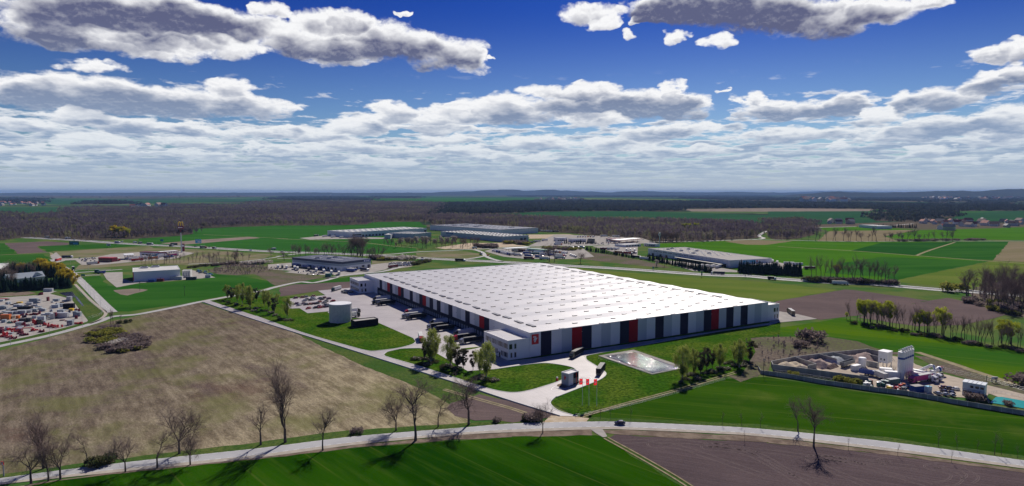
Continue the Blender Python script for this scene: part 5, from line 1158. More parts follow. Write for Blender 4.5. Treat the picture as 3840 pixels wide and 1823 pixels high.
house(at('M', 420, 900), R_(55), 34, 16, 5, 5, 'grey roofed house hidden among dark firs and yellow willows', 'offwhite', 'clad_midgrey')
house(at('M', 600, 880), R_(-30), 16, 13, 5, 4.5, 'white gable end of the house showing between the dark firs', 'white', 'clad_midgrey')
# billboards, masts
def board(f, x0, y0, x1, y1, yb, m, m2, label, posts=2):
    """x0..x1, y0..y1 the board in the frame, yb its foot"""
    px0, py, s = FR[f]; p = at(f, (x0 + x1) / 2, yb); k = p[1] / FPX; w = (x1 - x0) * s * k; z1 = 100 - (py + y0 * s - 723) * k; z0 = 100 - (py + y1 * s - 723) * k
    t = empty('billboard', (*p, 0)); MB().box(-w / 2, w / 2, -.2, .2, z0, z1, m).build('board', t)
    if m2: 
        b = MB(); b.box(-w * .42, w * .42, -.27, -.21, z0 + (z1 - z0) * .68, z0 + (z1 - z0) * .80, m2)
        b.box(-w * .1, w * .42, -.27, -.21, z0 + (z1 - z0) * .15, z0 + (z1 - z0) * .52, m2); b.build('writing', t)
    for i in range(posts): x = 0 if posts == 1 else -w * .35 + w * .7 * i / (posts - 1); MB().box(x - .2, x + .2, .21, .5, 0, z1 - .3, 'frame_grey').build('post', t)
    tag(t, label, 'billboard'); return t, w, z0, z1
board('M', 1190, 205, 1360, 268, 282, 'teal', 'sky_blue', 'wide blue green billboard in the field beside the motorway', 3)
board('M', 1830, 245, 1900, 284, 312, 'galv', 'grey', 'small pale billboard on a post left of the lorries', 1)
board('N', 975, 170, 1080, 238, 290, 'sky_blue', 'logo_white', 'light blue billboard with white writing right of the tall mast', 2)
board('N', 375, 172, 425, 205, 232, 'blue', 'sky_blue', 'small blue sign in the field left of the tall mast', 1)
board('M', 1040, 637, 1103, 672, 735, 'dark_grey', 'galv', 'dark road sign over the verge beside the yellow willows', 2)
board('M', 1395, 775, 1462, 808, 835, 'green', None, 'green direction sign at the crossing on the left', 2)
board('R', 1680, 825, 1706, 862, 882, 'teal', None, 'small green motorway sign below the two pale shrubs', 1)
board('S', 133, 718, 155, 795, 822, 'teal', None, 'narrow green motorway sign left of the navy lorry', 1)
board('S', 885, 790, 897, 812, 842, 'dark_grey', None, 'slim post sign on the motorway verge', 1)
board('Q', 140, 195, 178, 228, 340, 'dark_grey', None, 'dark square sign on a high post before the long grey hall', 1)
board('Q', 80, 690, 135, 725, 752, 'galv', 'white', 'pale sign above the bushes beside the motorway', 2)
board('U', 2005, 663, 2108, 700, 712, 'white', 'charcoal', 'white banner on the fence right of the plant', 2)
board('I', 18, 962, 45, 1000, 1042, 'red', 'logo_white', 'red and white sign at the left edge of the country road', 1)
def mast(f, x, yb, yt, label, panels):
    px0, py, s = FR[f]; p = at(f, x, yb); k = p[1] / FPX; h = 100 - (yt - 723) * k; t = empty('sign_mast', (*p, 0)); MB().cyl(0, 0, 0, h, 1.0, 'galv', .75, n=12).build('pole', t); return t, h, k
t, h, k = mast('N', 738, 402, 870, '', None)
MB().box(-4.7, 4.7, -.8, .8, h - 1, h + 4.2, 'black').build('lower_panel', t); MB().box(-1.4, 1.4, -.9, -.81, h + .4, h + 3.2, 'maroon').build('lower_mark', t)
MB().box(-4.4, 4.4, -.7, .7, h + 4.8, h + 10.2, 'maroon').build('middle_panel', t); MB().box(-3.4, -1.6, -.8, -.71, h + 6.4, h + 8.6, 'logo_white').box(-1.2, 3.5, -.8, -.71, h + 7, h + 8, 'logo_white').build('middle_writing', t)
b = MB()
for s_ in (-1, 1):
    cx = s_ * 2.0; b.tube([(cx + 1.95 * math.cos(a), 0, h + 10.4 + 6.8 * math.sin(a) ** .8) for a in np.linspace(0, math.pi, 15)], [.62] * 15, 'yellow', 8)
b.build('arches', t); tag(t, 'very tall sign mast with yellow double arches above two dark panels', 'mast')
b = MB(); b.box(-2.8, 2.8, -.6, .6, 1, 14, 'maroon'); b.box(-2.2, 2.2, -.7, -.61, 9, 12, 'logo_white'); b.box(-.4, .4, -.3, .3, 0, 1, 'galv'); o = b.build('price_sign', None, (*at('N', 762, 388), 0)); tag(o, 'dark red price pylon at the foot of the tall mast', 'sign')
p = at('R', 1800, 430); k = p[1] / FPX; zt = 100 - (820 + 240 * .21832 - 723) * k; zb = 100 - (820 + 288 * .21832 - 723) * k; t = empty('sign_mast', (*p, 0))
MB().cyl(0, 0, 0, zb, .7, 'galv', n=10).build('pole', t); w_ = 36 * .21832 * k; MB().box(-w_ / 2, w_ / 2, -.8, .8, zb, zt, 'white').build('panel', t); MB().cyl(0, 0, 0, .1, w_ * .32, 'copper', n=16).build('mark', t, (0, -.85, (zb + zt) / 2)).rotation_euler = (math.pi / 2, 0, 0); tag(t, 'white square sign with an orange ring on a mast before the wood', 'mast')
p = at('R', 925, 440); o = MB().box(-1.4, 1.4, -.4, .4, 1, 11, 'white').box(-1.1, 1.1, -.5, -.41, 8, 10, 'red').box(-1.1, 1.1, -.5, -.41, 3, 4.5, 'red').box(-.3, .3, -.3, .3, 0, 1, 'galv').build('price_sign', None, (*p, 0)); tag(o, 'red and white price pylon before the sand coloured station shop', 'sign')
# lamp posts and poles
lp = MB(); lp.tube([(0, 0, 0), (0, 0, 9), (.4, 0, 9.6), (2.0, 0, 9.9)], (.10, .07, .06, .05), 'galv', 6); lp.box(1.6, 2.5, -.15, .15, 9.8, 9.95, 'dark_grey'); lpm = lp.mesh('street_lamp')
for i, (f, x, y, w_) in enumerate((('E', 910, 130, 'first'), ('E', 950, 180, 'second'), ('E', 1012, 250, 'third'), ('E', 865, 70, 'fourth'), ('M', 1525, 1080, 'fifth'), ('E', 830, 450, 'sixth'), ('E', 500, 540, 'seventh'), ('E', 107, 635, 'eighth'), ('M', 1210, 1000, 'ninth'), ('M', 1215, 620, 'tenth'), ('M', 1400, 608, 'eleventh'), ('M', 1525, 740, 'twelfth'))):
    o = put('street_lamp', lpm, None, (*at(f, x, y), .1), R_(180 if i % 2 else 20)); tag(o, f'slim grey street lamp by the roads at the left, {w_} of the twelve', 'street lamp', 'street lamps by the left roads')
pp = MB(); pp.tube([(0, 0, 0), (0, 0, 10)], (.16, .11), 'dark_grey', 6); pp.box(-1.1, 1.1, -.08, .08, 9.3, 9.5, 'dark_grey'); pp.box(-.7, .7, -.06, .06, 8.5, 8.66, 'dark_grey'); ppm = pp.mesh('power_pole')
for f, x, y, w_ in (('T', 105, 600, 'at the left corner of the plant wall'), ('U', 940, 890, 'behind the blue container of the plant'), ('U', 1910, 920, 'right of the container office'), ('N', 22, 1060, 'in the green field left of the shed'), ('N', 790, 1150, 'in the middle of the green field at the left'), ('B', 1485, 640, 'beside the slip road loop')):
    o = put('power_pole', ppm, None, (*at(f, x, y), 0), R_(30)); tag(o, f'thin dark pole standing {w_}', 'pole')
# ================================================================== concrete plant
mat('con_wall', (.36, .36, .35), .85, var=(.24, .24, .23), vscale=.25, bump=.4, aniso=(1, 1, .12)); mat('gravel_pink', (.42, .33, .29), .95, var=(.32, .25, .23), vscale=.5, bump=1); mat('gravel_grey', (.36, .40, .42), .95, var=(.48, .50, .50), vscale=.5, bump=1)
mat('sand_pale', (.62, .54, .42), .95, var=(.50, .42, .30), vscale=.3, bump=1); mat('gravel_dark', (.25, .19, .17), .95, var=(.19, .145, .13), vscale=.6, bump=1); mat('silo_white', (.86, .86, .84), .45, var=(.76, .76, .74), vscale=.3); mat('turquoise', (.025, .34, .27), .2, spec=.5); mat('container_pale', (.60, .64, .66), .5)
def wallrun(name, s, h, th, m, label, cat='wall'):
    P = pts(s); b = MB()
    for i in range(len(P) - 1):
        p, q = Vector(P[i]), Vector(P[i + 1]); L = (q - p).length; a = math.atan2(q.y - p.y, q.x - p.x)
        b.box(-th / 2 if i == 0 else th / 2 + .003, L + th / 2, -th / 2, th / 2, 0, h, m, a, (p.x, p.y))
        for k in range(int(L / 4)): b.box(k * 4 + 1.9, k * 4 + 2.1, -th / 2 - .06, -th / 2 - .005, 0, h - .1, 'offwhite' if h < 3 else m, a, (p.x, p.y))
    tag(b.build(name), label, cat)
wallrun('concrete_wall', 'T270,500 1895,720', 3.6, .4, 'con_wall', 'long high concrete wall along the front of the gravel bays')
wallrun('concrete_wall', 'T268,497 240,430 650,352 1300,270 1890,215 2120,262', 3.2, .4, 'con_wall', 'concrete wall round the back of the gravel bays')
for s, w_ in (('T660,355 1005,470 870,500', 'nearest the sand heap'), ('T1060,300 1350,380', 'between the pink and the grey gravel'), ('T1310,272 1640,345', 'behind the grey tipper trailer'), ('T1900,300 2100,350', 'left of the white tower'), ('T1880,420 2060,455', 'under the white tower')):
    wallrun('bay_wall', s, 3.0, .4, 'con_wall', f'concrete bay divider {w_}')
wallrun('boundary_wall', 'T140,575 600,640 1100,730 2000,860 U500,920 1000,1005 1330,1070 1900,1165 2900,1330', 2.3, .18, 'con_wall', 'low panel wall running along the edge of the green field before the plant')
wallrun('boundary_wall', 'T140,572 60,560 10,480', 2.0, .18, 'con_wall', 'curved end of the low panel wall beside the pole')
def heap(s, h, m, label, seed=0, n=26):
    P = pts(s); cx = sum(p[0] for p in P) / len(P); cy = sum(p[1] for p in P) / len(P); r = random.Random(seed); xs = [p[0] for p in P]; ys = [p[1] for p in P]; b = MB()
    def dist(x, y):
        d = 1e9
        for i in range(len(P)):
            a, c = Vector(P[i]), Vector(P[(i + 1) % len(P)]); t = max(0, min(1, (Vector((x, y)) - a).dot(c - a) / max((c - a).length_squared, 1e-6))); d = min(d, (Vector((x, y)) - a.lerp(c, t)).length)
        return d if inside(P, x, y) else -d
    pk = [(cx + r.uniform(-.3, .3) * (max(xs) - min(xs)), cy + r.uniform(-.25, .25) * (max(ys) - min(ys)), r.uniform(.8, 1.1)) for _ in range(5)]
    vs = []; 
    for j in range(n + 1):
        for i in range(n + 1):
            x = min(xs) + (max(xs) - min(xs)) * i / n; y = min(ys) + (max(ys) - min(ys)) * j / n; d = dist(x, y); z = min(d * .8, max(h * q[2] - .55 * math.hypot(x - q[0], y - q[1]) * .8 for q in pk)) if d > 0 else -.3
            z = max(z, -.3 if d <= 0 else .1) + (.25 * math.sin(x * 1.9 + y) * math.cos(y * 1.3) if d > 0 else 0); vs.append((x, y, z + .15))
    b.addf(vs, [(j * (n + 1) + i, j * (n + 1) + i + 1, (j + 1) * (n + 1) + i + 1, (j + 1) * (n + 1) + i) for j in range(n) for i in range(n)], m, True); tag(b.build('gravel_heap'), label, 'heap')
heap('T290,490 300,430 640,370 990,470 860,500 600,525', 3.9, 'sand_pale', 'heap of pale sand in the leftmost bay behind the high wall', 1)
heap('T720,400 1050,310 1260,420 1290,480 1100,490 1000,460', 4.0, 'gravel_pink', 'heap of pinkish gravel in the second bay', 2)
heap('T1130,330 1300,285 1560,370 1440,420 1370,410', 3.8, 'gravel_grey', 'heap of bluish grey gravel in the third bay', 3)
heap('T1400,290 1850,235 2080,290 1890,420 1680,400 1640,350', 4.0, 'gravel_pink', 'large heap of reddish gravel left of the round tank', 4)
heap('T1120,470 1280,395 1420,440 1260,495', 2.6, 'gravel_dark', 'small dark brown gravel heap before the bay wall', 5)
heap('T900,520 1050,480 1300,540 1560,600 1900,640 1880,690 1500,620', 1.5, 'sand_pale', 'low spread of yellow sand along the inside of the high wall', 6)
heap('U890,560 1000,530 1010,600 920,620', 2.2, 'gravel_dark', 'brown gravel heap under the conveyor', 7)
def zat(f, x, y, p):
    px0, py, s = FR[f]; return 100 - (py + y * s - 723) / FPX * p[1]
silo_b = [(445, 660), (480, 650), (515, 640), (550, 630), (590, 618)]
for i, (x, y) in enumerate(silo_b):
    p = at('U', x, y); zt = zat('U', 175 - 14 * i, 0, p) if False else 15.2 + .15 * i
    t = empty('silo', (*p, 0)); r_ = 1.75; MB().cyl(0, 0, 4.4, zt - 3, r_, 'silo_white', n=24, cap=False).build('drum', t); MB().cyl(0, 0, 2.2, 4.4, .4, 'silo_white', r_, n=24, cap=False).build('cone', t)
    MB().cyl(0, 0, zt - 3, zt, r_, 'silo_white', n=24).build('cap', t); MB().cyl(0, 0, zt - 3.9, zt - 2.9, r_ + .05, 'blue', n=24, cap=False).build('blue_band', t)
    b = MB()
    for a in range(4): ca, sa = math.cos(a * math.pi / 2 + .8) * 1.6, math.sin(a * math.pi / 2 + .8) * 1.6; b.box(ca - .15, ca + .15, sa - .15, sa + .15, 0, 5, 'galv')
    for z in (1.5, 3.0): b.tube([(1.6 * math.cos(a * math.pi / 2 + .8), 1.6 * math.sin(a * math.pi / 2 + .8), z + (a % 2)) for a in range(5)], [.07] * 5, 'galv', 4)
    b.build('frame', t); b = MB(); b.cyl(.5, 0, zt, zt + 1.3, .45, 'offwhite', n=10); b.cyl(.5, 0, zt + 1.3, zt + 1.8, .6, 'silo_white', .3, n=10)
    b.tube([(1.65 * math.cos(a), 1.65 * math.sin(a), zt + .9) for a in np.linspace(0, 6.28, 13)], [.06] * 13, 'galv', 4); b.build('filter', t)
    tag(t, f'white cement silo with a blue band, {od(i)} from the left of the five', 'silo', 'white cement silos of the concrete plant')
l, c, r = at('U', 82, 470), at('U', 210, 485), at('U', 295, 455); e = Vector(r) - Vector(c); an = math.atan2(e.y, e.x); t = empty('mixing_tower', (*c, 0), an)
MB().box(0, e.length * 1.0, 0, 5, 3.4, 9.6, 'silo_white').build('housing', t); MB().box(-.2, e.length + .2, -.2, 5.2, 9.6, 9.85, 'white').build('roof', t); b = MB()
for x in (.3, e.length - .3):
    for y in (.3, 4.7): b.box(x - .2, x + .2, y - .2, y + .2, 0, 3.4, 'galv')
for k in range(4): b.tube([(e.length + .1, 1 + k, 7 - k * .5), (e.length + 6, 1 + k, 2.5)], (.15, .15), 'galv', 6)
b.build('legs', t); MB().box(-.05, -.002, 1.2, 2.0, 4.8, 5.8, 'glass').box(-.05, -.002, 3, 3.8, 4.8, 5.8, 'glass').build('windows', t); tag(t, 'white boxy mixing tower on legs left of the silos', 'tower')
t = empty('round_tank', (*at('T', 1800, 440), 0)); MB().cyl(0, 0, 0, 5.2, 2.0, 'silo_white', n=24, cap=False).build('wall', t); MB().cyl(0, 0, 5.2, 5.5, 2.05, 'white', 1.7, n=24).build('lid', t); tag(t, 'short round white tank among the gravel bays', 'tank')
def skip_tr(f, rear, front, m, label):
    p, q = at(f, *rear), at(f, *front); rz = heading(p, q); L = math.hypot(p[0] - q[0], p[1] - q[1]); t = empty('tipper_trailer', (*p, .2), rz)
    MB().box(0, L, -1.25, -1.1, 1.2, 3.2, m).box(0, L, 1.1, 1.25, 1.2, 3.2, m).box(0, .15, -1.09, 1.09, 1.2, 3.2, m).box(L - .15, L, -1.09, 1.09, 1.2, 3.4, m).box(.15, L - .15, -1.09, 1.09, 1.2, 1.35, 'dark_grey').build('tub', t)
    for x in (1.5, 2.8, 4.1):
        for s_ in (-1, 1): put('wheel', WHEEL, t, (x, s_ * .95, .5))
    MB().box(0, L, -.5, .5, .8, 1.18, 'dark_grey').build('chassis', t); tag(t, label, 'trailer')
skip_tr('T', (1450, 462), (1640, 400), 'grey', 'grey tipper trailer standing in the middle of the gravel yard'); skip_tr('T', (2005, 610), (1750, 570), 'blue', 'long blue tipper trailer before the white tower')
def crate(f, x, y, w, d, h, m, rz, label, name='container', cat='container', roof=None, group=None):
    t = empty(name, (*at(f, x, y), .16), rz); MB().box(-w / 2, w / 2, -d / 2, d / 2, 0, h, m).build('body', t); b = MB()
    for i in range(int(w / .6)): b.box(-w / 2 + i * .6, -w / 2 + i * .6 + .25, -d / 2 - .05, -d / 2 - .001, .2, h - .2, m); b.box(-w / 2 + i * .6, -w / 2 + i * .6 + .25, d / 2 + .001, d / 2 + .05, .2, h - .2, m)
    b.build('ribs', t); MB().box(-w / 2, w / 2, -d / 2, d / 2, h + .001, h + .12, roof or m).build('roof', t); tag(t, label, cat, group); return t
crate('T', 1690, 500, 6, 2.5, 2.9, 'container_pale', R_(30), 'pale container with a white top left of the round tank', roof='white')
crate('U', 720, 865, 5.6, 3.4, 3.0, 'blue', R_(15), 'blue container with a grey roof beside the low panel wall', roof='roof_grey')
crate('U', 915, 880, 2.6, 2.2, 3.0, 'container_pale', R_(10), 'small pale blue cabin right of the blue container', 'cabin', 'cabin', 'sky_blue')
crate('U', 185, 590, 6, 3, 4, 'silo_white', R_(-20), 'white container under the mixing tower', roof='white'); crate('U', 330, 650, 9, 3, 4.0, 'silo_white', R_(-18), 'long white trough shaped container before the silos', roof='white')
crate('N', 225, 905, 7, 2.5, 2.8, 'blue', 0.1, 'blue container on the near side of the pale green shed'); crate('N', 375, 895, 7, 2.5, 2.8, 'maroon', 0.1, 'dark red container near the pale green shed'); crate('N', 330, 875, 7, 2.5, 2.8, 'teal', 0.1, 'green container behind the dark red one')
crate('N', 905, 868, 11, 3, 3.2, 'navy', 0.12, 'long dark container at the corner of the green field'); crate('N', 655, 865, 13, 4, 3.6, 'offwhite', 0.1, 'white cabin with black window openings beside the shed', 'cabin', 'cabin'); crate('N', 1195, 830, 6, 3, 3, 'galv', 0.1, 'grey cabin at the right end of the shed yard', 'cabin', 'cabin')
crate('N', 160, 880, 6, 3, 3, 'galv', 0.1, 'pale cabin at the wall of the pale green shed', 'cabin', 'cabin'); crate('O', 875, 1000, 6.5, 4, 3.6, 'teal', .1, 'small dark green cabin with white doors at the depot gate', 'cabin', 'cabin'); crate('M', 1670, 750, 5, 3, 4, 'teal', 0, 'green bin beside the blue lorry on the side road')
# container office
l, c, r = at('U', 1450, 905), at('U', 1500, 925), at('U', 1880, 995); e = Vector(r) - Vector(c); an = math.atan2(e.y, e.x); L = e.length; t = empty('container_office', (*c, .15), an)
MB().box(0, L, 0, 6, 0, 6.6, 'container_pale').build('walls', t); b = MB(); b.box(-.2, L + .2, -.2, 6.2, 6.6, 6.75, 'container_pale')
for i in range(1, 5): b.box(L * i / 5 - .08, L * i / 5 + .08, -.2, 6.2, 6.751, 6.95, 'white')
b.build('roof', t); MB().box(-.01, L + .01, -.05, -.002, 3.25, 3.4, 'frame_grey').build('joint', t)
for x, z in ((.42, 4.3), (.66, 4.3), (.88, 4.3), (.12, 1.4), (.36, 1.2), (.62, .9), (.88, 1.0)): window_part(t, L * x, 0, z, 1.5, 1.2, '-y', 'white')
tag(t, 'two storey pale container office at the right end of the plant', 'office')
# mixers, tankers, conveyor
def tankertruck(f, rear, front, label, m='silo_white'):
    p, q = at(f, *rear), at(f, *front); rz = heading(p, q); c = (q[0] - 8.25 * math.cos(rz), q[1] - 8.25 * math.sin(rz), .2); t = empty('tanker_lorry', c, rz); b = MB(); b_cab(b, 'white'); b.build('cab', t); b = MB(); b_glass(b); b.build('windscreen', t)
    b = MB(); b.tube([(-8.2, 0, 2.6), (-7.6, 0, 2.55), (-2, 0, 2.3), (5.0, 0, 2.6), (5.5, 0, 2.6)], (.6, 1.15, 1.3, 1.15, .5), m, 16); b.build('tank', t); b = MB(); b_chassis(b); b.build('chassis', t)
    for x in WX:
        for s_ in (-1, 1): put('wheel', WHEEL, t, (x, s_ * 1.08, .5))
    tag(t, label, 'lorry')
tankertruck('U', (640, 625), (1075, 725), 'white silo tanker lorry, the nearer one right of the silos'); tankertruck('U', (720, 600), (1160, 690), 'white silo tanker lorry, the farther one right of the silos')
truck_near('U', (800, 700), (610, 735), 'pink', 'pink', 'bright pink lorry between the blue container and the silos'); 
lorry(at('T', 2100, 640), R_(100), 'white', 'offwhite', 'white lorry parked in the middle of the plant clutter', None, 'rigid'); lorry(at('T', 2300, 770), R_(200), 'teal', 'teal', 'green tipper lorry by the low wall of the plant', None, 'rigid')
p0 = at('U', 700, 575); p1 = at('U', 930, 640); t = empty('conveyor', (*p0, 0), heading(p0, p1)); dd = math.hypot(p1[0] - p0[0], p1[1] - p0[1])
b = MB(); b.tube([(0, 0, 1.5), (dd * 1.05, 1, 7.2), (dd * 1.2, 1, 7.2), (dd * 1.35, .5, 5)], (.85, .85, .8, .5), 'silo_white', 8); b.build('belt_cover', t); b = MB()
for k in (.4, .75, 1.05): b.box(dd * k - .12, dd * k + .12, .6, .84, 0, 1.2 + 5 * k, 'galv')
b.build('trestle', t); tag(t, 'white covered conveyor slanting up right of the silos', 'conveyor')
p = at('U', 1070, 590); t = empty('mixer_lorry', (*p, .2), R_(200)); b = MB(); b_cab(b, 'white', 2.2, 4.4, 3.0); b.build('cab', t)
for x0, x1, m in ((-4.5, -3.2, 'silo_white'), (-3.2, -2.1, 'red'), (-2.1, -1.2, 'silo_white'), (-1.2, -.1, 'blue'), (-.1, 1.9, 'silo_white')):
    f_ = lambda x: 1.6 - .12 * (x + 1.5) ** 2; MB().tube([(x0, 0, 3.1 - x0 * .12), (x1, 0, 3.1 - x1 * .12)], (f_(x0), f_(x1)), m, 14).build('drum', t)
b = MB(); b.box(-4.4, 4.2, -.5, .5, .7, 1.1, 'dark_grey'); b.build('chassis', t)
for x in (-3, -1.8, 3.4):
    for s_ in (-1, 1): put('wheel', WHEEL, t, (x, s_ * 1.0, .5))
tag(t, 'concrete mixer lorry with red white and blue drum beside the conveyor', 'lorry')
r = random.Random(8); cols = ['silo_white', 'offwhite', 'galv', 'orange', 'yellow', 'steel', 'copper', 'grey', 'teal', 'red', 'white', 'container_pale']
for i in range(46):
    f, x, y = ('T', r.uniform(1760, 2560), 0) if i % 2 else ('U', r.uniform(120, 880), 0); y = (700 + (x - 1760) * .155 + r.uniform(0, 70)) if f == 'T' else (730 + (x - 100) * .14 + r.uniform(-50, 45)); s_ = r.uniform(.7, 1.6); b = MB(); c_ = r.choice(cols)
    k = i % 4
    if k == 0: b.box(-s_, s_, -.8, .8, 0, s_, c_); b.box(-s_ * .7, s_ * .3, -.6, .6, s_, s_ * 1.5, r.choice(cols)); nm = 'crate'
    elif k == 1: b.cyl(0, 0, 0, s_ * 1.4, s_ * .6, c_, n=10); b.cyl(0, 0, s_ * 1.4, s_ * 1.6, s_ * .62, 'galv', .2, n=10); nm = 'drum'
    elif k == 2:
        for j in range(5): b.tube([(-s_ * 2, j * .35 - .8, .25 + .1 * j), (s_ * 2, j * .3 - .8, .3)], (.16, .16), c_, 6)
        nm = 'pipe_bundle'
    else:
        for j in range(3): b.box(-1.2 + .1 * j, 1.2 - .1 * j, -.7, .7, j * .7, j * .7 + .6, c_)
        nm = 'block_stack'
    o = b.build(nm, None, (*at(f, x, y), .16), r.uniform(0, 3)); cn = {'silo_white': 'white', 'steel': 'steel', 'copper': 'rusty'}.get(c_, CN.get(c_, 'pale'))
    tag(o, f'{cn} {nm.replace("_", " ")} in the plant clutter, {od(i)} along the low panel wall', nm.replace('_', ' '), 'clutter in the concrete plant yard')
# turquoise basin
area('basin_water', 'U1985,1060 2080,965 2180,962 2900,1090 2900,1240 2560,1160', 'turquoise', 8); wallrun('basin_wall', 'U1890,920 1960,1060', 1.0, .5, 'con_wall', 'short concrete kerb at the left end of the turquoise basin')
b = MB(); P = pts('U1915,920 2090,885 2250,915 2900,1040')
for i in range(len(P) - 1):
    for z in (.6, 1.2): b.tube([(*P[i], z), (*P[i + 1], z)], (.05, .05), 'galv', 4)
    n_ = int((Vector(P[i + 1]) - Vector(P[i])).length / 2.5) + 1
    for j in range(n_): q = Vector(P[i]).lerp(Vector(P[i + 1]), j / n_); b.tube([(q.x, q.y, 0), (q.x, q.y, 1.25)], (.05, .05), 'galv', 4)
tag(b.build('railing'), 'grey railing round the turquoise basin', 'railing')
def mesh_fence(s, h, label, step=5.0, z=0.):
    P = smooth_path(pts(s), 3); b = MB()
    for i in range(len(P) - 1):
        for zz in (.1, h * .5, h): b.tube([(*P[i], zz), (*P[i + 1], zz)], (.035, .035), 'galv', 3)
        n_ = max(1, int((Vector(P[i + 1]) - Vector(P[i])).length / step))
        for j in range(n_): q = Vector(P[i]).lerp(Vector(P[i + 1]), j / n_); b.tube([(q.x, q.y, 0), (q.x, q.y, h)], (.05, .05), 'galv', 4)
    tag(b.build('fence'), label, 'fence')
mesh_fence('Y1640,0 2000,350 2250,560 1920,690', 2.2, 'wire fence on the green bank right of the storage yard'); mesh_fence('Y100,1140 600,1030 950,960 1350,870 1800,760', 2.2, 'wire fence along the near side of the storage yard')
mesh_fence('G870,775 1180,855 1400,925 1740,868', 1.5, 'thin wire fence round the near side of the pond'); mesh_fence('K640,436 1000,370 1640,205 2150,60', 1.2, 'thin wire fence between the lawn and the right hand field', 6)
mesh_fence('T300,540 700,590 1300,690', 1.6, 'short wire fence between the high and the low plant walls'); mesh_fence('U1200,510 1900,660 2565,850', 1.8, 'wire fence on the far side of the plant road', 4)
# ================================================================== storage yard goods
def stack(x, y, kind, m, w, h, d, rz, label):
    b = MB(); r = random.Random(int(x * 7 + y))
    if kind == 'rack':
        nz = max(2, int(h / .75)); nx = max(1, int(w / 2.4))
        for j in range(nz):
            for i in range(nx):
                if r.random() < .92: b.box(-w / 2 + i * w / nx + .06, -w / 2 + (i + 1) * w / nx - .06, -d / 2 + r.uniform(0, .1), d / 2, j * h / nz + .12, (j + 1) * h / nz - .1, m); b.box(-w / 2 + i * w / nx + .1, -w / 2 + (i + 1) * w / nx - .1, -d / 2 + .2, d / 2 - .2, j * h / nz - .1 if j else 0, j * h / nz + .118, 'black')
    elif kind == 'box':
        nx = max(1, int(w / 2.5))
        for i in range(nx):
            for j in range(2): b.box(-w / 2 + i * w / nx + .04, -w / 2 + (i + 1) * w / nx - .04, -d / 2, d / 2, j * h / 2 + .03, (j + 1) * h / 2 - .03, m)
    elif kind == 'parts':
        for i in range(int(w * 2.2)):
            cx, cy, s_ = r.uniform(-w / 2, w / 2), r.uniform(-d / 2, d / 2), r.uniform(.35, .8)
            if i % 2: b.box(cx - s_, cx + s_, cy - s_ * .6, cy + s_ * .6, 0, h * r.uniform(.4, 1), m)
            else: b.cyl(cx, cy, 0, h * r.uniform(.5, 1), s_ * .8, m, s_ * .55, n=8)
    elif kind == 'beam':
        for i in range(4): b.box(-w / 2, w / 2, -d / 2 + i * d / 4 + .05, -d / 2 + (i + 1) * d / 4 - .05, 0, h, m)
    o = b.build({'rack': 'scaffold_stack', 'box': 'crate_stack', 'parts': 'machine_parts', 'beam': 'beam_pile'}[kind], None, (*at('Y', x, y), .17), rz); tag(o, label, {'rack': 'stack', 'box': 'crates', 'parts': 'machine parts', 'beam': 'beams'}[kind])
YA = R_(10)
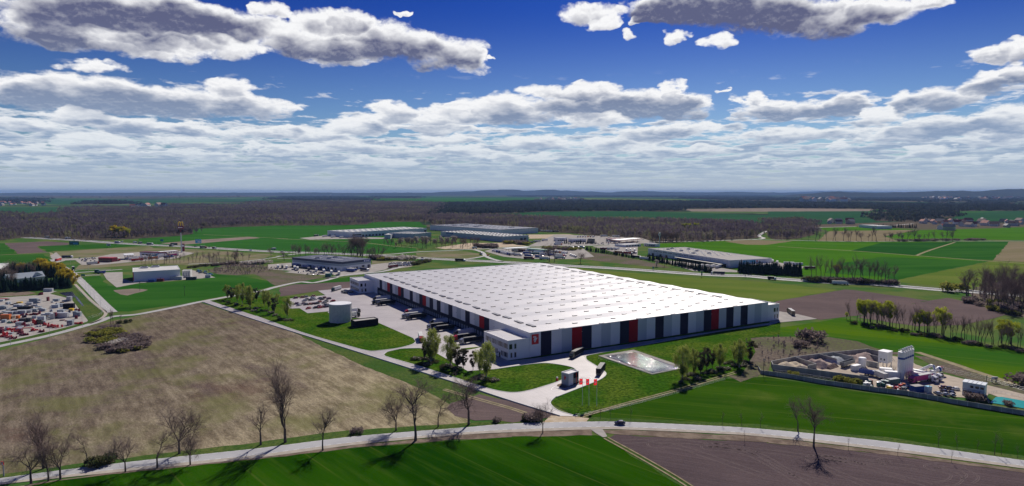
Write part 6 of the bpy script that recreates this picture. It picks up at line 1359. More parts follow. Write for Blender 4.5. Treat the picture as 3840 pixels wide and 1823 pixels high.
big = [(90, 465, 'rack', 'galv', 9, 4, 3), (190, 585, 'rack', 'clad_midgrey', 12, 4, 3), (330, 570, 'rack', 'galv', 9, 4, 3), (470, 560, 'rack', 'clad_grey', 12, 4.5, 3), (620, 540, 'rack', 'galv', 9, 3.6, 3), (740, 520, 'rack', 'clad_midgrey', 9, 4, 3), (550, 460, 'box', 'black', 20, 3.5, 4), (740, 330, 'rack', 'clad_midgrey', 12, 7, 4), (650, 370, 'rack', 'galv', 8, 3.6, 3), (860, 330, 'rack', 'galv', 5, 6, 3), (840, 470, 'rack', 'clad_midgrey', 8, 4.5, 3), (930, 510, 'rack', 'clad_grey', 9, 5, 3), (370, 410, 'box', 'clad_grey', 9, 3, 3), (310, 370, 'rack', 'brown_box', 10, 2.5, 3), (430, 330, 'beam', 'yellow', 8, 1.6, 3), (60, 470, 'rack', 'clad_midgrey', 8, 5, 3),
       (1215, 435, 'box', 'clad_grey', 10, 4.5, 3), (1345, 410, 'box', 'clad_grey', 12, 4.5, 3), (1510, 450, 'box', 'navy_box', 15, 7, 4), (1230, 290, 'rack', 'clad_midgrey', 9, 3.5, 4), (1050, 285, 'rack', 'maroon', 3, 6, 3), (1410, 300, 'rack', 'clad_midgrey', 6, 2.6, 3), (1515, 290, 'rack', 'galv', 7, 7, 4), (1330, 540, 'rack', 'clad_grey', 9, 4, 3), (1560, 500, 'box', 'yellow', 6, 3.2, 3), (1680, 520, 'parts', 'maroon', 8, 5, 3), (1510, 550, 'parts', 'navy', 4, 4, 3), (1690, 620, 'rack', 'clad_midgrey', 10, 7, 4), (1650, 680, 'parts', 'maroon', 3, 5, 3), (1360, 650, 'box', 'galv', 16, 6.5, 4), (1280, 640, 'box', 'clad_grey', 4, 5, 3), (1215, 670, 'rack', 'maroon', 3, 8, 3), (1150, 680, 'rack', 'galv', 6, 7, 3),
       (1070, 600, 'box', 'clad_grey', 9, 3.6, 3), (910, 720, 'box', 'clad_grey', 9, 6, 3), (640, 600, 'parts', 'maroon', 22, 3, 4), (860, 570, 'parts', 'maroon', 5, 4, 3), (130, 690, 'box', 'orange', 12, 6.5, 4), (395, 670, 'box', 'orange', 4, 4, 3), (510, 650, 'parts', 'navy', 5, 5, 3), (360, 760, 'parts', 'red', 9, 3.5, 4), (510, 745, 'box', 'dark_grey', 9, 4.5, 4), (625, 735, 'box', 'dark_grey', 8, 4.5, 4), (770, 800, 'parts', 'red', 8, 7, 4), (870, 790, 'rack', 'charcoal', 7, 6, 3), (430, 830, 'rack', 'galv', 8, 5, 4), (520, 850, 'parts', 'maroon', 5, 6, 3), (640, 830, 'parts', 'offwhite', 10, 3.5, 4), (240, 770, 'parts', 'teal', 9, 2, 4),
       (1000, 820, 'parts', 'red', 10, 4, 5), (1110, 860, 'parts', 'red', 9, 4, 5), (1250, 870, 'parts', 'red', 9, 4, 5), (1540, 810, 'rack', 'clad_midgrey', 7, 6, 4), (1690, 790, 'parts', 'red', 13, 2.6, 3), (570, 885, 'beam', 'red', 15, .8, 1.6), (770, 940, 'parts', 'red', 9, 3.2, 4), (890, 970, 'parts', 'maroon', 7, 3.2, 3), (260, 920, 'parts', 'red', 9, 3.2, 5), (330, 960, 'parts', 'red', 9, 3.2, 5), (420, 1010, 'parts', 'maroon', 10, 3.2, 4), (530, 1040, 'parts', 'maroon', 8, 3, 4), (140, 1030, 'parts', 'red', 8, 3.5, 4), (50, 1080, 'parts', 'red', 8, 3, 4), (170, 1090, 'parts', 'red', 8, 3, 4), (270, 1115, 'parts', 'maroon', 8, 3, 4), (20, 990, 'rack', 'maroon', 6, 5, 3), (1360, 715, 'beam', 'maroon', 6, 1, 2), (1460, 730, 'beam', 'maroon', 4, 1, 2), (900, 155, 'parts', 'maroon', 7, 4, 3), (60, 250, 'beam', 'red', 14, 1, 3)]
KN = dict(rack='rack stack', box='crate stack', parts='machine parts', beam='beam pile'); cnt = {}
for x, y, k, m, w, h, d in big:
    c_ = {'clad_grey': 'pale grey', 'clad_midgrey': 'blue grey', 'brown_box': 'brown'}.get(m, CN.get(m, m)); row = ['far', 'upper', 'middle', 'lower', 'near'][min(4, int(y / 240))]; key = (c_, k, row); cnt[key] = cnt.get(key, 0) + 1
    stack(x, y, k, m, w * .55, h * .62, d * .8, YA, f'{c_} {KN[k]} in the {row} row of the storage yard, {od(cnt[key] - 1)} of its colour there')
r = random.Random(77); extra = 0
while extra < 42:
    x, y = r.uniform(0, 1750), r.uniform(230, 1060)
    if y > 1010 - .27 * (x - 300) * (x > 300) or x > 1480 + (y - 230) * .6 or any(abs(x - q[0]) < 70 and abs(y - q[1]) < 36 for q in big): continue
    k = r.choice(['rack', 'rack', 'box', 'beam', 'parts']); m = r.choice(['galv', 'clad_midgrey', 'clad_grey', 'brown_box', 'dark_grey', 'clad_grey'] if y < 700 else ['maroon', 'red', 'galv', 'clad_midgrey', 'wine'])
    c_ = {'clad_grey': 'pale grey', 'clad_midgrey': 'blue grey', 'brown_box': 'brown'}.get(m, CN.get(m, m)); extra += 1
    stack(x, y, k, m, r.uniform(2, 5), r.uniform(.7, 2.2), r.uniform(1.5, 3), YA + r.choice([0, 0, math.pi / 2]), f'small {c_} {KN[k]} loose between the rows of the storage yard, {od(extra - 1)} counted')
crate('Y', 1060, 80, 8, 3, 3, 'galv', YA, 'grey cabin at the far end of the storage yard', 'cabin', 'cabin')
area('yard_pond', 'Y1290,110 1580,85 1650,180 1590,225 1480,190 1400,165', 'pond_water', 7); area('yard_pond', 'Y1640,180 1690,200 1830,390 1800,400 1700,290 1650,230', 'pond_water', 7)
# ================================================================== villages: one mesh kind each, copied
mat('roof_red', (.36, .12, .085), .8); mat('roof_brown', (.20, .12, .10), .8)
def hmesh(wall, roof):
    b = MB(); w, d, h, hr = 13, 9, 5, 4; b.box(-w / 2, w / 2, -d / 2, d / 2, 0, h, wall, bottom=False); b.addf([(-w / 2, -d / 2, h), (-w / 2, d / 2, h), (-w / 2, 0, h + hr), (w / 2, -d / 2, h), (w / 2, d / 2, h), (w / 2, 0, h + hr)], [(0, 2, 1), (3, 4, 5)], wall)
    b.addf([(-7, -5, h - .2), (7, -5, h - .2), (7, 0, h + hr + .1), (-7, 0, h + hr + .1), (-7, 5, h - .2), (7, 5, h - .2)], [(0, 1, 2, 3), (3, 2, 5, 4)], roof); return b.mesh('house')
HM = [hmesh(w, r_) for w, r_ in (('white', 'roof_red'), ('offwhite', 'roof_brown'), ('offwhite', 'roof_red'), ('sand_pale', 'roof_dark'))]
def village(f, s, n, label, group, seed, sc=1.0):
    P = pts(s); r = random.Random(seed); xs = [p[0] for p in P]; ys = [p[1] for p in P]; k = 0
    while k < n:
        x, y = r.uniform(min(xs), max(xs)), r.uniform(min(ys), max(ys))
        if not inside(P, x, y): continue
        o = put('house', HM[r.randrange(4)], None, (x, y, 0), r.uniform(0, 3)); q = sc * r.uniform(.9, 1.4); o.scale = (q, q, q); tag(o, label, 'house', group); k += 1
village('A', 'A0,160 520,165 560,190 0,196', 26, 'tiny red roofed house of the village at the far left', 'houses of the far left village', 1, 1.8)
village('A', 'A1330,190 1640,192 1640,208 1270,212', 10, 'red roofed house at the edge of the left hand wood', 'houses beyond the left wood', 2, 2.5)
village('C', 'C270,120 740,122 700,142 260,140', 40, 'tiny house of the village on the horizon, centre right', 'houses of the far village in the middle', 3, 2.2)
village('D', 'D1480,352 2552,345 2552,405 2100,415 1500,365', 34, 'small house of the village at the far right', 'houses of the right hand village', 4, 1.3)
village('D', 'D560,362 980,355 980,372 600,378', 7, 'red roofed farmhouse beyond the bare trees on the right', 'farmhouses beyond the right tree row', 5, 1.4)
village('D', 'D1680,420 1900,425 1900,436 1700,436', 4, 'farm building in the bright field at the right', 'farm buildings in the bright field', 6, 1.5)
village('B', 'B720,76 960,72 960,95 740,98', 16, 'pale distant building near the horizon left of centre', 'distant buildings near the horizon', 7, 5)
village('D', 'D330,140 680,142 940,150 340,152', 14, 'white distant shed below the hills', 'distant sheds below the hills', 8, 5)
village('D', 'D1450,112 2500,108 2500,138 1600,140', 40, 'tiny house on the slope of the hills', 'houses at the foot of the hills', 9, 3.5)
t, w_, d_ = hall_at(('D', 895, 392, 6), ('D', 905, 406, 0), ('D', 1090, 400, 6), 8, 'long white greenhouse in the right hand fields', 'white', 'roof_white', cat='greenhouse', parapet='white')
# ================================================================== tree materials
def leafmat(name, c1, c2, sc=.12, rnd=.6): return mat(name, c1, .9, fn=lambda p: mix(sstep(noise(p, sc, 3, .6), .36, .64), c1, c2), rnd=rnd)
mat('bark', (.16, .125, .115), .95, var=(.09, .07, .064), vscale=1.2); mat('bark_pale', (.42, .40, .37), .9, var=(.20, .19, .18), vscale=1.5); mat('twig', (.31, .235, .215), .95); mat('twig_warm', (.15, .10, .075), .95)
leafmat('leaf_birch', (.30, .37, .06), (.40, .44, .12), .3, .75); leafmat('leaf_dark', (.09, .09, .045), (.13, .12, .08), .4, .7); leafmat('leaf_willow', (.50, .52, .04), (.40, .46, .06), .25, .6)
leafmat('leaf_yellow', (.66, .48, .03), (.46, .38, .05), .2, .6); leafmat('fir', (.022, .052, .036), (.040, .075, .042), .2, .6); leafmat('shrub', (.09, .12, .045), (.17, .155, .09), .5, .75)
leafmat('blossom', (.75, .70, .66), (.48, .42, .36), .5, .6); leafmat('shrub_mauve', (.22, .17, .175), (.30, .24, .21), .4, .6); leafmat('shrub_olive', (.36, .35, .07), (.24, .26, .07), .2, .6)
def woodfn(dark, light, bud):
    def fn(p):
        c = mix(sstep(noise(p, .035, 4, .65), .35, .65), dark, light)
        c = mix(sstep(noise(vm('MULTIPLY', vm('ADD', p, (311, 77, 0)), (.006, .012, 0)), 1.0, 5, .7), .50, .60) * .8, c, bud)
        return mix(sstep(noise(p, .0022, 3, .5), .42, .62) * .45, c, tuple(v * .55 for v in dark))
    return fn
mat('wood_brown', (.1, .1, .1), .95, fn=woodfn((.135, .105, .140), (.235, .190, .205), (.29, .30, .12)), rnd=.7)
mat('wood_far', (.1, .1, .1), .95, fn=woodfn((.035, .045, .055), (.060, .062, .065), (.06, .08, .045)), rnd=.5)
def thin(name, k=.5, gain=1.3):
    """leaves and thin twigs let light through"""
    t = M[name].node_tree; p = t.nodes['Principled BSDF']; a = t.nodes.new('ShaderNodeBsdfTranslucent'); x = t.nodes.new('ShaderNodeMixShader'); x.inputs[0].default_value = k
    lk = p.inputs['Base Color'].links[0].from_socket; t.links.new(lk, a.inputs[0]); t.links.new(p.outputs[0], x.inputs[1]); t.links.new(a.outputs[0], x.inputs[2]); t.links.new(x.outputs[0], t.nodes['Material Output'].inputs[0])
for n_ in ('leaf_birch', 'leaf_dark', 'leaf_willow', 'leaf_yellow', 'shrub', 'blossom', 'shrub_mauve', 'shrub_olive', 'wood_brown', 'wood_far'): thin(n_)
for n_ in ('fir', 'twig'): thin(n_, .3)
# ================================================================== bare trees
def grow(seed, H, spread, up=.55, trunkfrac=.28, n1=11, n2=7, n3=6, n4=4, fork=False, lean=0.0, rt=None):
    r = random.Random(seed); tk = MB(); cr = MB(); rt = rt or H * .022
    def rv(s): return Vector((r.gauss(0, s), r.gauss(0, s), r.gauss(0, s)))
    def branch(p, d, L, rad, lvl):
        n = (5, 4, 3, 2, 2)[lvl]; path = [p.copy()]; dirs = [d.copy()]; q = p.copy(); dd = d.copy()
        for i in range(n):
            dd = (dd + rv(.16 + .05 * lvl) + Vector((0, 0, (.10, .10, .08, .04, .02)[lvl] * up * 2))).normalized(); q = q + dd * (L / n); path.append(q.copy()); dirs.append(dd.copy())
        rad_ = [max(.0095, rad * (1 - .80 * i / n)) for i in range(n + 1)]
        (tk if lvl <= 1 else cr).tube([tuple(v) for v in path], rad_, 'bark' if lvl <= 1 else 'twig', (7, 5, 4, 3, 3)[lvl])
        if lvl >= 4: return
        k = (0, n1, n2, n3, n4)[lvl + 1] if lvl + 1 < 5 else 0
        for j in range(k):
            t = r.uniform(.25 if lvl else 0.0, 1.0) * n; i = min(n - 1, int(t)); base = path[i].lerp(path[i + 1], t - i); a = r.uniform(0, 6.283)
            side = dirs[i].cross(Vector((math.cos(a), math.sin(a), .3))).normalized(); nd = (dirs[i] * (.75 + .3 * up) + side * spread * r.uniform(.6, 1.2)).normalized()
            branch(base, nd, L * r.uniform(.38, .66) * (1.0 if lvl else 1.25), rad * .48, lvl + 1)
    th = H * trunkfrac; top = Vector((lean * th, 0, th)); tk.tube([(0, 0, -.2), (lean * th * .4, .02 * th, th * .5), tuple(top)], (rt * 1.35, rt * 1.05, rt * .92), 'bark', 8)
    for j in range(3 if fork else 1):
        a = r.uniform(0, 6.28) + j * 2.1; d = Vector((math.cos(a) * (.42 if fork else .06), math.sin(a) * (.42 if fork else .06), 1)).normalized(); branch(top.copy(), d, (H - th) * .78, rt * (.62 if fork else .9), 0)
    if not fork: pass
    return tk, cr
def tree_from(name, tk, cr, tname='trunk', cname='crown'): return (tk.mesh(tname), cr.mesh(cname), name)
BARE = {}
for key, a in dict(round=(11, 14, .95, .5, .30, 10, 6, 5, 3), vase=(12, 22, .55, .9, .22, 9, 6, 5, 3), broad=(13, 17, 1.0, .45, .33, 9, 6, 5, 3), oval=(14, 18, .8, .6, .25, 13, 7, 5, 3), small=(15, 10, .9, .45, .32, 9, 7, 5, 4), twisted=(16, 12, .9, .5, .30, 9, 7, 6, 4), slim=(17, 16, .42, .9, .25, 10, 5, 4, 3), slimb=(18, 18, .5, .85, .3, 10, 5, 4, 3)).items():
    tk, cr = grow(a[0], a[1], a[2], a[3], a[4], a[5], a[6], a[7], a[8], fork=key in ('vase', 'broad', 'round', 'twisted'))
    BARE[key] = (tk.mesh('trunk'), cr.mesh('crown'), a[1])
def top_h(f, x, yb, yt):
    px0, py, s = FR[f]; p = at(f, x, yb); return p, 100 - (py + yt * s - 723) / FPX * p[1] * 1.0
def plant(kind, f, x, yb, yt, label, group=None, wide=1.0, seed=0, name='bare_tree', cat='tree', h=None):
    tkm, crm, H = kind; p, hh = top_h(f, x, yb, yt) if h is None else (at(f, x, yb), h); s = max(hh, 1.0) / H; r = random.Random(seed + int(x))
    t = empty(name, (*p, .1), r.uniform(0, 6.28)); t.scale = (s * wide, s * wide, s)
    if tkm: put('trunk', tkm, t)
    put('crown', crm, t); tag(t, label, cat, group); return t
for i, (f, x, yb, yt, k, w_, lb) in enumerate([('I', 315, 1110, 790, 'broad', 1.1, 'bare tree at the very left by the road, nearest the corner'), ('I', 440, 960, 600, 'vase', 1.2, 'tall spreading bare tree behind the road at the far left'), ('I', 487, 1088, 850, 'slimb', 1.1, 'bare tree with a straight trunk in front of the road, second from the left corner'), ('I', 610, 1070, 780, 'twisted', 1.1, 'crooked bare tree in front of the road, third from the left corner'), ('I', 877, 910, 700, 'small', .8, 'thin little bare tree in the verge beyond the road at the left'),
        ('I', 1262, 995, 745, 'round', .95, 'small round bare tree before the road, left of two similar ones'), ('I', 1583, 957, 690, 'small', 1.05, 'bare tree before the road with a pale slim trunk, middle of three'), ('I', 1805, 810, 465, 'round', 1.15, 'dark bare tree with a thick trunk and dense round crown beyond the road'), ('I', 1915, 922, 690, 'twisted', 1.0, 'bare tree before the road just right of the thick dark one'),
        ('J', 48, 722, 430, 'slimb', 1.2, 'bare tree beyond the road left of the tallest one'), ('J', 295, 697, 130, 'vase', .95, 'tallest bare tree with two upright limbs beyond the road'), ('J', 672, 777, 480, 'oval', .95, 'young bare tree alone before the road, left of centre'), ('J', 1410, 577, 330, 'twisted', 1.0, 'crooked dark bare tree beyond the road beside the big fine one'), ('J', 1605, 680, 235, 'oval', 1.1, 'large finely branched bare tree before the road'),
        ('J', 1833, 540, 300, 'small', .9, 'small bare tree beyond the road between two large ones'), ('J', 2140, 517, 125, 'broad', 1.1, 'big spreading bare tree casting its shadow across the road'), ('K', 310, 602, 380, 'round', .8, 'gnarled bare tree before the road near the site entrance'), ('L', 300, 582, 380, 'slim', 1.1, 'thin bare tree beyond the road on the right, left of two'), ('L', 460, 742, 385, 'oval', .95, 'slender bare tree before the road on the right'),
        ('E', 1115, 415, 315, 'slim', .9, 'left of three thin bare trees at the road fork on the left'), ('E', 1138, 415, 308, 'slimb', .9, 'middle of three thin bare trees at the road fork on the left'), ('E', 1212, 385, 345, 'small', .9, 'tiny bare tree right of the road fork on the left'),
        ('C', 372, 748, 600, 'broad', 1.1, 'left bare tree rising behind the far roof edge'), ('C', 422, 755, 640, 'slimb', 1.0, 'right bare tree rising behind the far roof edge'), ('C', 682, 768, 672, 'round', 1.1, 'lone bare tree beside the motorway beyond the roof'), ('N', 1670, 605, 440, 'vase', 1.1, 'bare tree left of the lorry hidden in the hedge row'), ('N', 2275, 490, 350, 'oval', 1.0, 'tall bare tree beside the slip road at centre left'), ('N', 2500, 540, 405, 'small', .9, 'small bare tree by the slip road'), ('O', 115, 720, 580, 'slim', 1.1, 'thin bare tree left of the banded depot')]):
    plant(BARE[k], f, x, yb, yt, lb, None, w_, i)
_t, _c = grow(40, 7, .5, .8, .3, 7, 3, 2, 0, rt=.09); SAP = (_t.mesh('trunk'), _c.mesh('crown'), 7)
for i, (f, x, yb, yt) in enumerate([('L', 1712, 742, 645), ('L', 1900, 768, 690), ('L', 2105, 795, 742), ('L', 2280, 822, 668), ('L', 2345, 822, 720), ('L', 2510, 858, 800), ('K', 890, 462, 385), ('K', 990, 463, 405), ('K', 1195, 470, 395), ('K', 2115, 517, 440), ('K', 2310, 527, 455), ('K', 2500, 547, 460), ('L', 808, 775, 720), ('L', 1305, 830, 770), ('L', 1845, 900, 850), ('K', 2340, 690, 640)]):
    plant(SAP, f, x, yb, yt, f'young staked sapling along the country road on the right, {od(i)} listed', 'saplings along the country road', .9, i, 'sapling')
# ================================================================== leafy crowns
def leaves(rng, centres, radii, n, size, droop=0.0, flat=.75, m='leaf', shell=.55, light=0):
    """n small quads spread through several clumps"""
    k = rng.integers(0, len(centres), n); c = centres[k]; rr = radii[k][:, None]
    d = rng.normal(size=(n, 3)); d /= np.linalg.norm(d, axis=1)[:, None]; q = shell + (1 - shell) * rng.random((n, 1)) ; q *= rng.random((n, 1)) ** .18
    p = c + d * q * rr * np.array([1, 1, flat]); 
    if droop: p[:, 2] -= droop * rng.random(n) ** 1.5
    u = rng.normal(size=(n, 3)); u /= np.linalg.norm(u, axis=1)[:, None]; w = np.cross(u, rng.normal(size=(n, 3))); w /= np.linalg.norm(w, axis=1)[:, None]
    if droop: u[:, 2] = -abs(u[:, 2]) * 1.6 - .6
    s = size * (.6 + .8 * rng.random((n, 1))); u *= s; w *= s * (.45 if droop else .7)
    V = np.stack([p - u - w * .3, p + w, p + u, p - w], 1).reshape(-1, 3); return V, np.arange(n * 4).reshape(n, 4)
def leaf_tree(seed, H, crown_r, m, nclump=26, n=4200, size=.3, droop=0.0, z0=.35, bark='bark_pale', flat=.8, trunks=1, top=.95, dens=None):
    rng = np.random.default_rng(seed); r = random.Random(seed); tk = MB(); cs = []; rs = []
    for t in range(trunks):
        a = r.uniform(0, 6.28); o = Vector((math.cos(a), math.sin(a), 0)) * (.4 * (trunks > 1)); e = o * 3 * (trunks > 1) + Vector((0, 0, H * .93)); tk.tube([(o.x, o.y, -.2), (o.x * 1.6, o.y * 1.6, H * .4), (e.x, e.y, e.z)], (H * .013 + .04, H * .010, .03), bark, 7)
    for i in range(nclump):
        t = z0 + (top - z0) * (i + .5) / nclump; prof = math.sin(math.pi * min(1, max(.08, (1.04 - t) / (1.04 - z0))) ** .75); rad = crown_r * prof * r.uniform(.25, 1.0); a = r.uniform(0, 6.28)
        c = Vector((rad * math.cos(a), rad * math.sin(a), H * t)); cs.append(tuple(c)); rs.append(crown_r * r.uniform(.20, .42)); tk.tube([(0, 0, H * t * .72), tuple(c)], (.06, .02), bark, 4)
    V, F = leaves(rng, np.array(cs), np.array(rs), n, size, droop * H, flat); return (tk.mesh('trunk'), npmesh('crown', V, F, [m]), H)
BIRCH = [leaf_tree(s, 20, 5.2, 'leaf_birch', 38, 7000, .22, .15, .26) for s in (1, 2, 3)]
DARKT = [leaf_tree(s, 12, 3.2, 'leaf_dark', 30, 3800, .22, 0, .2, 'bark') for s in (4, 5)]
WILL = [leaf_tree(s, 18, 6.0, 'leaf_willow', 30, 3600, .34, .05, .42, 'bark', trunks=3) for s in (6, 7)]
YEL = [leaf_tree(s, 13, 6.5, 'leaf_yellow', 34, 4200, .42, .08, .12, 'bark') for s in (8, 9)]
BLOS = [leaf_tree(s, 9, 4.0, 'blossom', 20, 1500, .35, 0, .12, 'bark') for s in (10,)]
def bush(seed, R, h, m, n=900, size=.16, nc=9, m2=None):
    rng = np.random.default_rng(seed); c = rng.uniform(-1, 1, (nc, 3)) * np.array([R * .7, R * .7, 0]) + np.array([0, 0, h * .42]); V, F = leaves(rng, c, np.full(nc, h * .5), n, size); V[:, 2] = np.maximum(V[:, 2], .0)
    mi = (rng.random(n) < .35).astype(np.int32) if m2 else None; return npmesh('bush', V, F, [m, m2] if m2 else [m], mi)
SHR = [bush(1, 2.6, 2.2, 'shrub', 1100, .17), bush(2, 3.0, 2.0, 'shrub', 1200, .17, m2='blossom'), bush(3, 2.2, 2.4, 'leaf_dark', 1000, .17, m2='shrub')]
SHB = [bush(4, 3.0, 3.2, 'shrub_mauve', 700, .28), bush(5, 3.2, 3.0, 'shrub_olive', 700, .28), bush(6, 3.0, 3.4, 'blossom', 700, .28), bush(7, 3.0, 2.8, 'shrub', 700, .28)]
for i, (f, x, yb, yt, k, w_, lb) in enumerate([('W', 665, 1085, 460, BIRCH[0], 1.0, 'tall weeping birch before the docks, left of the entrance group'), ('W', 745, 1020, 560, BIRCH[1], .85, 'slimmer birch just right of the first tall one'), ('W', 555, 1045, 700, DARKT[0], .8, 'small dark leaved tree left of the tall birch'), ('W', 660, 1070, 740, DARKT[1], 1.1, 'dark leaved tree standing under the tall birch'), ('W', 1030, 1165, 565, BIRCH[2], 1.05, 'weeping birch in the middle of the entrance group'), ('W', 1165, 1200, 840, DARKT[0], 1.5, 'dark purplish tree right of the middle birch'), ('W', 1275, 1200, 870, DARKT[1], 1.0, 'thin dark tree beside the purplish one'),
        ('W', 1450, 1225, 910, DARKT[1], .9, 'small sparse tree left of the last birch'), ('X', 90, 840, 430, BIRCH[1], .95, 'left of two birches before the near office'), ('X', 200, 930, 290, BIRCH[0], .95, 'right of two birches before the near office, the taller'),
        ('V', 100, 880, 420, BIRCH[2], 1.0, 'birch beside the car park, right end of the left group'), ('F', 85, 240, 70, BIRCH[0], .95, 'birch in the left tree group near the field corner'), ('F', 130, 270, 85, BIRCH[1], .9, 'birch with a split crown in the left tree group'), ('F', 180, 310, 160, DARKT[1], 1.1, 'dark leaved tree in the left tree group by the car park'), ('F', 5, 190, 60, DARKT[0], 1.0, 'dark leaved tree behind the left birches'), ('F', 215, 215, 110, BIRCH[1], .9, 'birch at the back of the left tree group'),
        ('E', 2290, 165, 20, BIRCH[2], 1.0, 'leftmost birch of the row on the field corner'), ('E', 2330, 175, 50, DARKT[0], 1.2, 'dark tree under the leftmost birch'), ('E', 2390, 195, 25, BIRCH[0], 1.0, 'birch between the leftmost and the dark pair'), ('E', 2440, 215, 0, BIRCH[1], .95, 'tallest birch of the row on the field corner'), ('E', 2520, 255, 20, BIRCH[2], .9, 'rightmost birch of the row on the field corner'), ('E', 2510, 245, 105, DARKT[1], 1.3, 'dark tree under the rightmost corner birch'), ('E', 2350, 150, 60, DARKT[1], 1.0, 'dark tree at the back of the corner row'),
        ('G', 1715, 985, 640, BIRCH[0], 1.15, 'big leafy birch right of the pond'), ('G', 1830, 945, 670, BIRCH[2], .7, 'thin birch beside the big one right of the pond'), ('G', 1895, 925, 720, DARKT[0], 1.3, 'dark tree right of the pond birches'), ('G', 1960, 880, 670, DARKT[1], 1.0, 'tall dark tree above the white flowering shrubs'), ('G', 2015, 860, 700, DARKT[0], .9, 'small dark tree between the pond birches'), ('G', 2090, 870, 625, BIRCH[1], 1.1, 'birch in the middle of the group right of the pond'), ('G', 2285, 855, 585, BIRCH[2], 1.2, 'birch near the rough land at the right of the lawn'), ('G', 2240, 800, 600, BIRCH[0], .9, 'birch at the back of the right lawn group'), ('G', 2390, 800, 600, DARKT[1], 1.2, 'dark tree at the right end of the lawn group')]):
    plant(k, f, x, yb, yt, lb, None, w_, i, 'birch_tree' if k in BIRCH else 'leafy_tree')
sh = [('W', x, y) for x, y in ((350, 1040), (420, 1030), (480, 1020), (560, 1030), (600, 1035), (440, 1130), (520, 1130), (600, 1130), (690, 1120), (760, 1090), (700, 1060), (850, 1180), (930, 1160), (980, 1165), (880, 1210))] + [('W', x, y) for x, y in ((1090, 1200), (1150, 1205))] + \
    [('X', x, y) for x, y in ((20, 900), (60, 910), (110, 920), (150, 945), (240, 955), (310, 960), (370, 960), (130, 890))] + [('F', x, y) for x, y in ((10, 265), (50, 285), (100, 290), (150, 310), (230, 350), (270, 380), (320, 382), (370, 388), (240, 375), (200, 335))] + [('E', x, y) for x, y in ((2240, 185), (2300, 205), (2370, 225), (2440, 240), (2500, 270), (2560, 290))] + \
    [('G', x, y) for x, y in ((1690, 1005), (1730, 980), (1790, 940), (1780, 980), (1850, 940), (1860, 975), (1930, 920), (1980, 915), (2030, 905), (2080, 860), (2100, 890), (2150, 880), (2150, 820), (2200, 815), (2240, 840), (2290, 845), (2340, 810), (2350, 840), (2400, 810))]
grpn = dict(W='left of the entrance road', X='before the near office', F='along the access road', E='at the field corner', G='right of the pond'); cnt = {}
for i, (f, x, y) in enumerate(sh):
    cnt[f] = cnt.get(f, 0) + 1; o = put('shrub', SHR[1 if f in 'GX' and i % 3 else i % 3], None, (*at(f, x, y), .12), i * 1.3); s = .95 + .25 * math.sin(i * 2.1); o.scale = (s, s, s * .95); tag(o, f'low garden shrub {grpn[f]}, {od(cnt[f] - 1)} of the bed', 'shrub', 'garden shrubs on the company lawn')
# thicket in the meadow
for i, (x, y, k, s) in enumerate([(960, 500, 1, 2.2), (1010, 480, 0, 2), (1060, 510, 1, 2.4), (980, 570, 1, 2.4), (1050, 590, 1, 2.2), (1120, 480, 1, 2.2), (1180, 500, 1, 2.5), (1220, 540, 1, 2.2), (1120, 560, 3, 2.2), (1080, 640, 0, 2.2), (1160, 620, 2, 2.1), (1220, 600, 2, 2.1), (1250, 585, 2, 1.8), (1270, 540, 0, 2.5), (1330, 550, 0, 2.5), (1400, 580, 0, 2.4), (1300, 620, 0, 2.6), (1380, 640, 0, 2.4), (1240, 660, 0, 2.6), (1180, 680, 0, 2.1), (1300, 670, 1, 2.0), (1430, 610, 0, 1.8), (1150, 440, 0, 1.6), (1090, 445, 0, 1.6)]):
    o = put('thicket_bush', SHB[k], None, (*at('E', x, y + 18), 0), i * 1.7); o.scale = (s * 1.05, s * 1.05, s * .58); tag(o, f'{("mauve bare", "olive green", "white flowering", "dull green")[k]} bush of the round thicket in the left meadow, {od(i)} listed', 'bush', 'bushes of the thicket in the meadow')
for i, (f, x, y, k, s, w_) in enumerate([('E', 1290, 405, 3, 1.2, 'green bush above the thicket in the meadow'), ('E', 1215, 410, 3, 1.0, 'low green bush at the road fork'), ('I', 1000, 920, 3, 1.5, 'dark bush on the verge beyond the road at the left'), ('I', 1060, 890, 3, 1.6, 'larger dark bush on the verge beyond the road at the left'), ('K', 190, 470, 0, 1.3, 'bare bush left of the gnarled tree at the entrance'), ('K', 235, 478, 0, 1.3, 'bare bush behind the gnarled tree at the entrance'), ('K', 155, 480, 3, .9, 'small green bush near the site entrance'), ('J', 1015, 610, 0, 1.0, 'thin bare bush on the verge left of the crooked tree'), ('J', 2430, 490, 0, .8, 'small bare bush beside the ploughed plot'), ('G', 430 + 2000, 0, 0, .1, '')][:9]):
    o = put('bush', SHB[k], None, (*at(f, x, y), 0), i); o.scale = (s,) * 3; tag(o, w_, 'bush')
for i, (f, x, y, k, s, w_) in enumerate([('T', 610, 600, 1, 1.1, 'olive bush between the plant walls'), ('T', 1440, 700, 1, 1.3, 'yellow green bush before the high concrete wall'), ('T', 1660, 740, 1, 1.3, 'yellow green bush right of its twin before the high wall'), ('U', 1710, 1010, 0, 1.6, 'brown bush before the container office'), ('U', 2480, 730, 0, 2.4, 'brown bush at the right edge by the green field'), ('U', 2280, 1100, 0, .9, 'small bare bush at the turquoise basin'), ('H', 430, 590, 0, 3.2, 'large mauve bush in the rough land above the plant'), ('H', 330, 650, 0, 1.8, 'dull bush below the large mauve one'), ('D', 1860, 1050, 1, 4.0, 'round greenish shrub tree beside the motorway at the right')]):
    o = put('bush', SHB[k], None, (*at(f, x, y), 0), i); o.scale = (s,) * 3; tag(o, w_, 'bush')
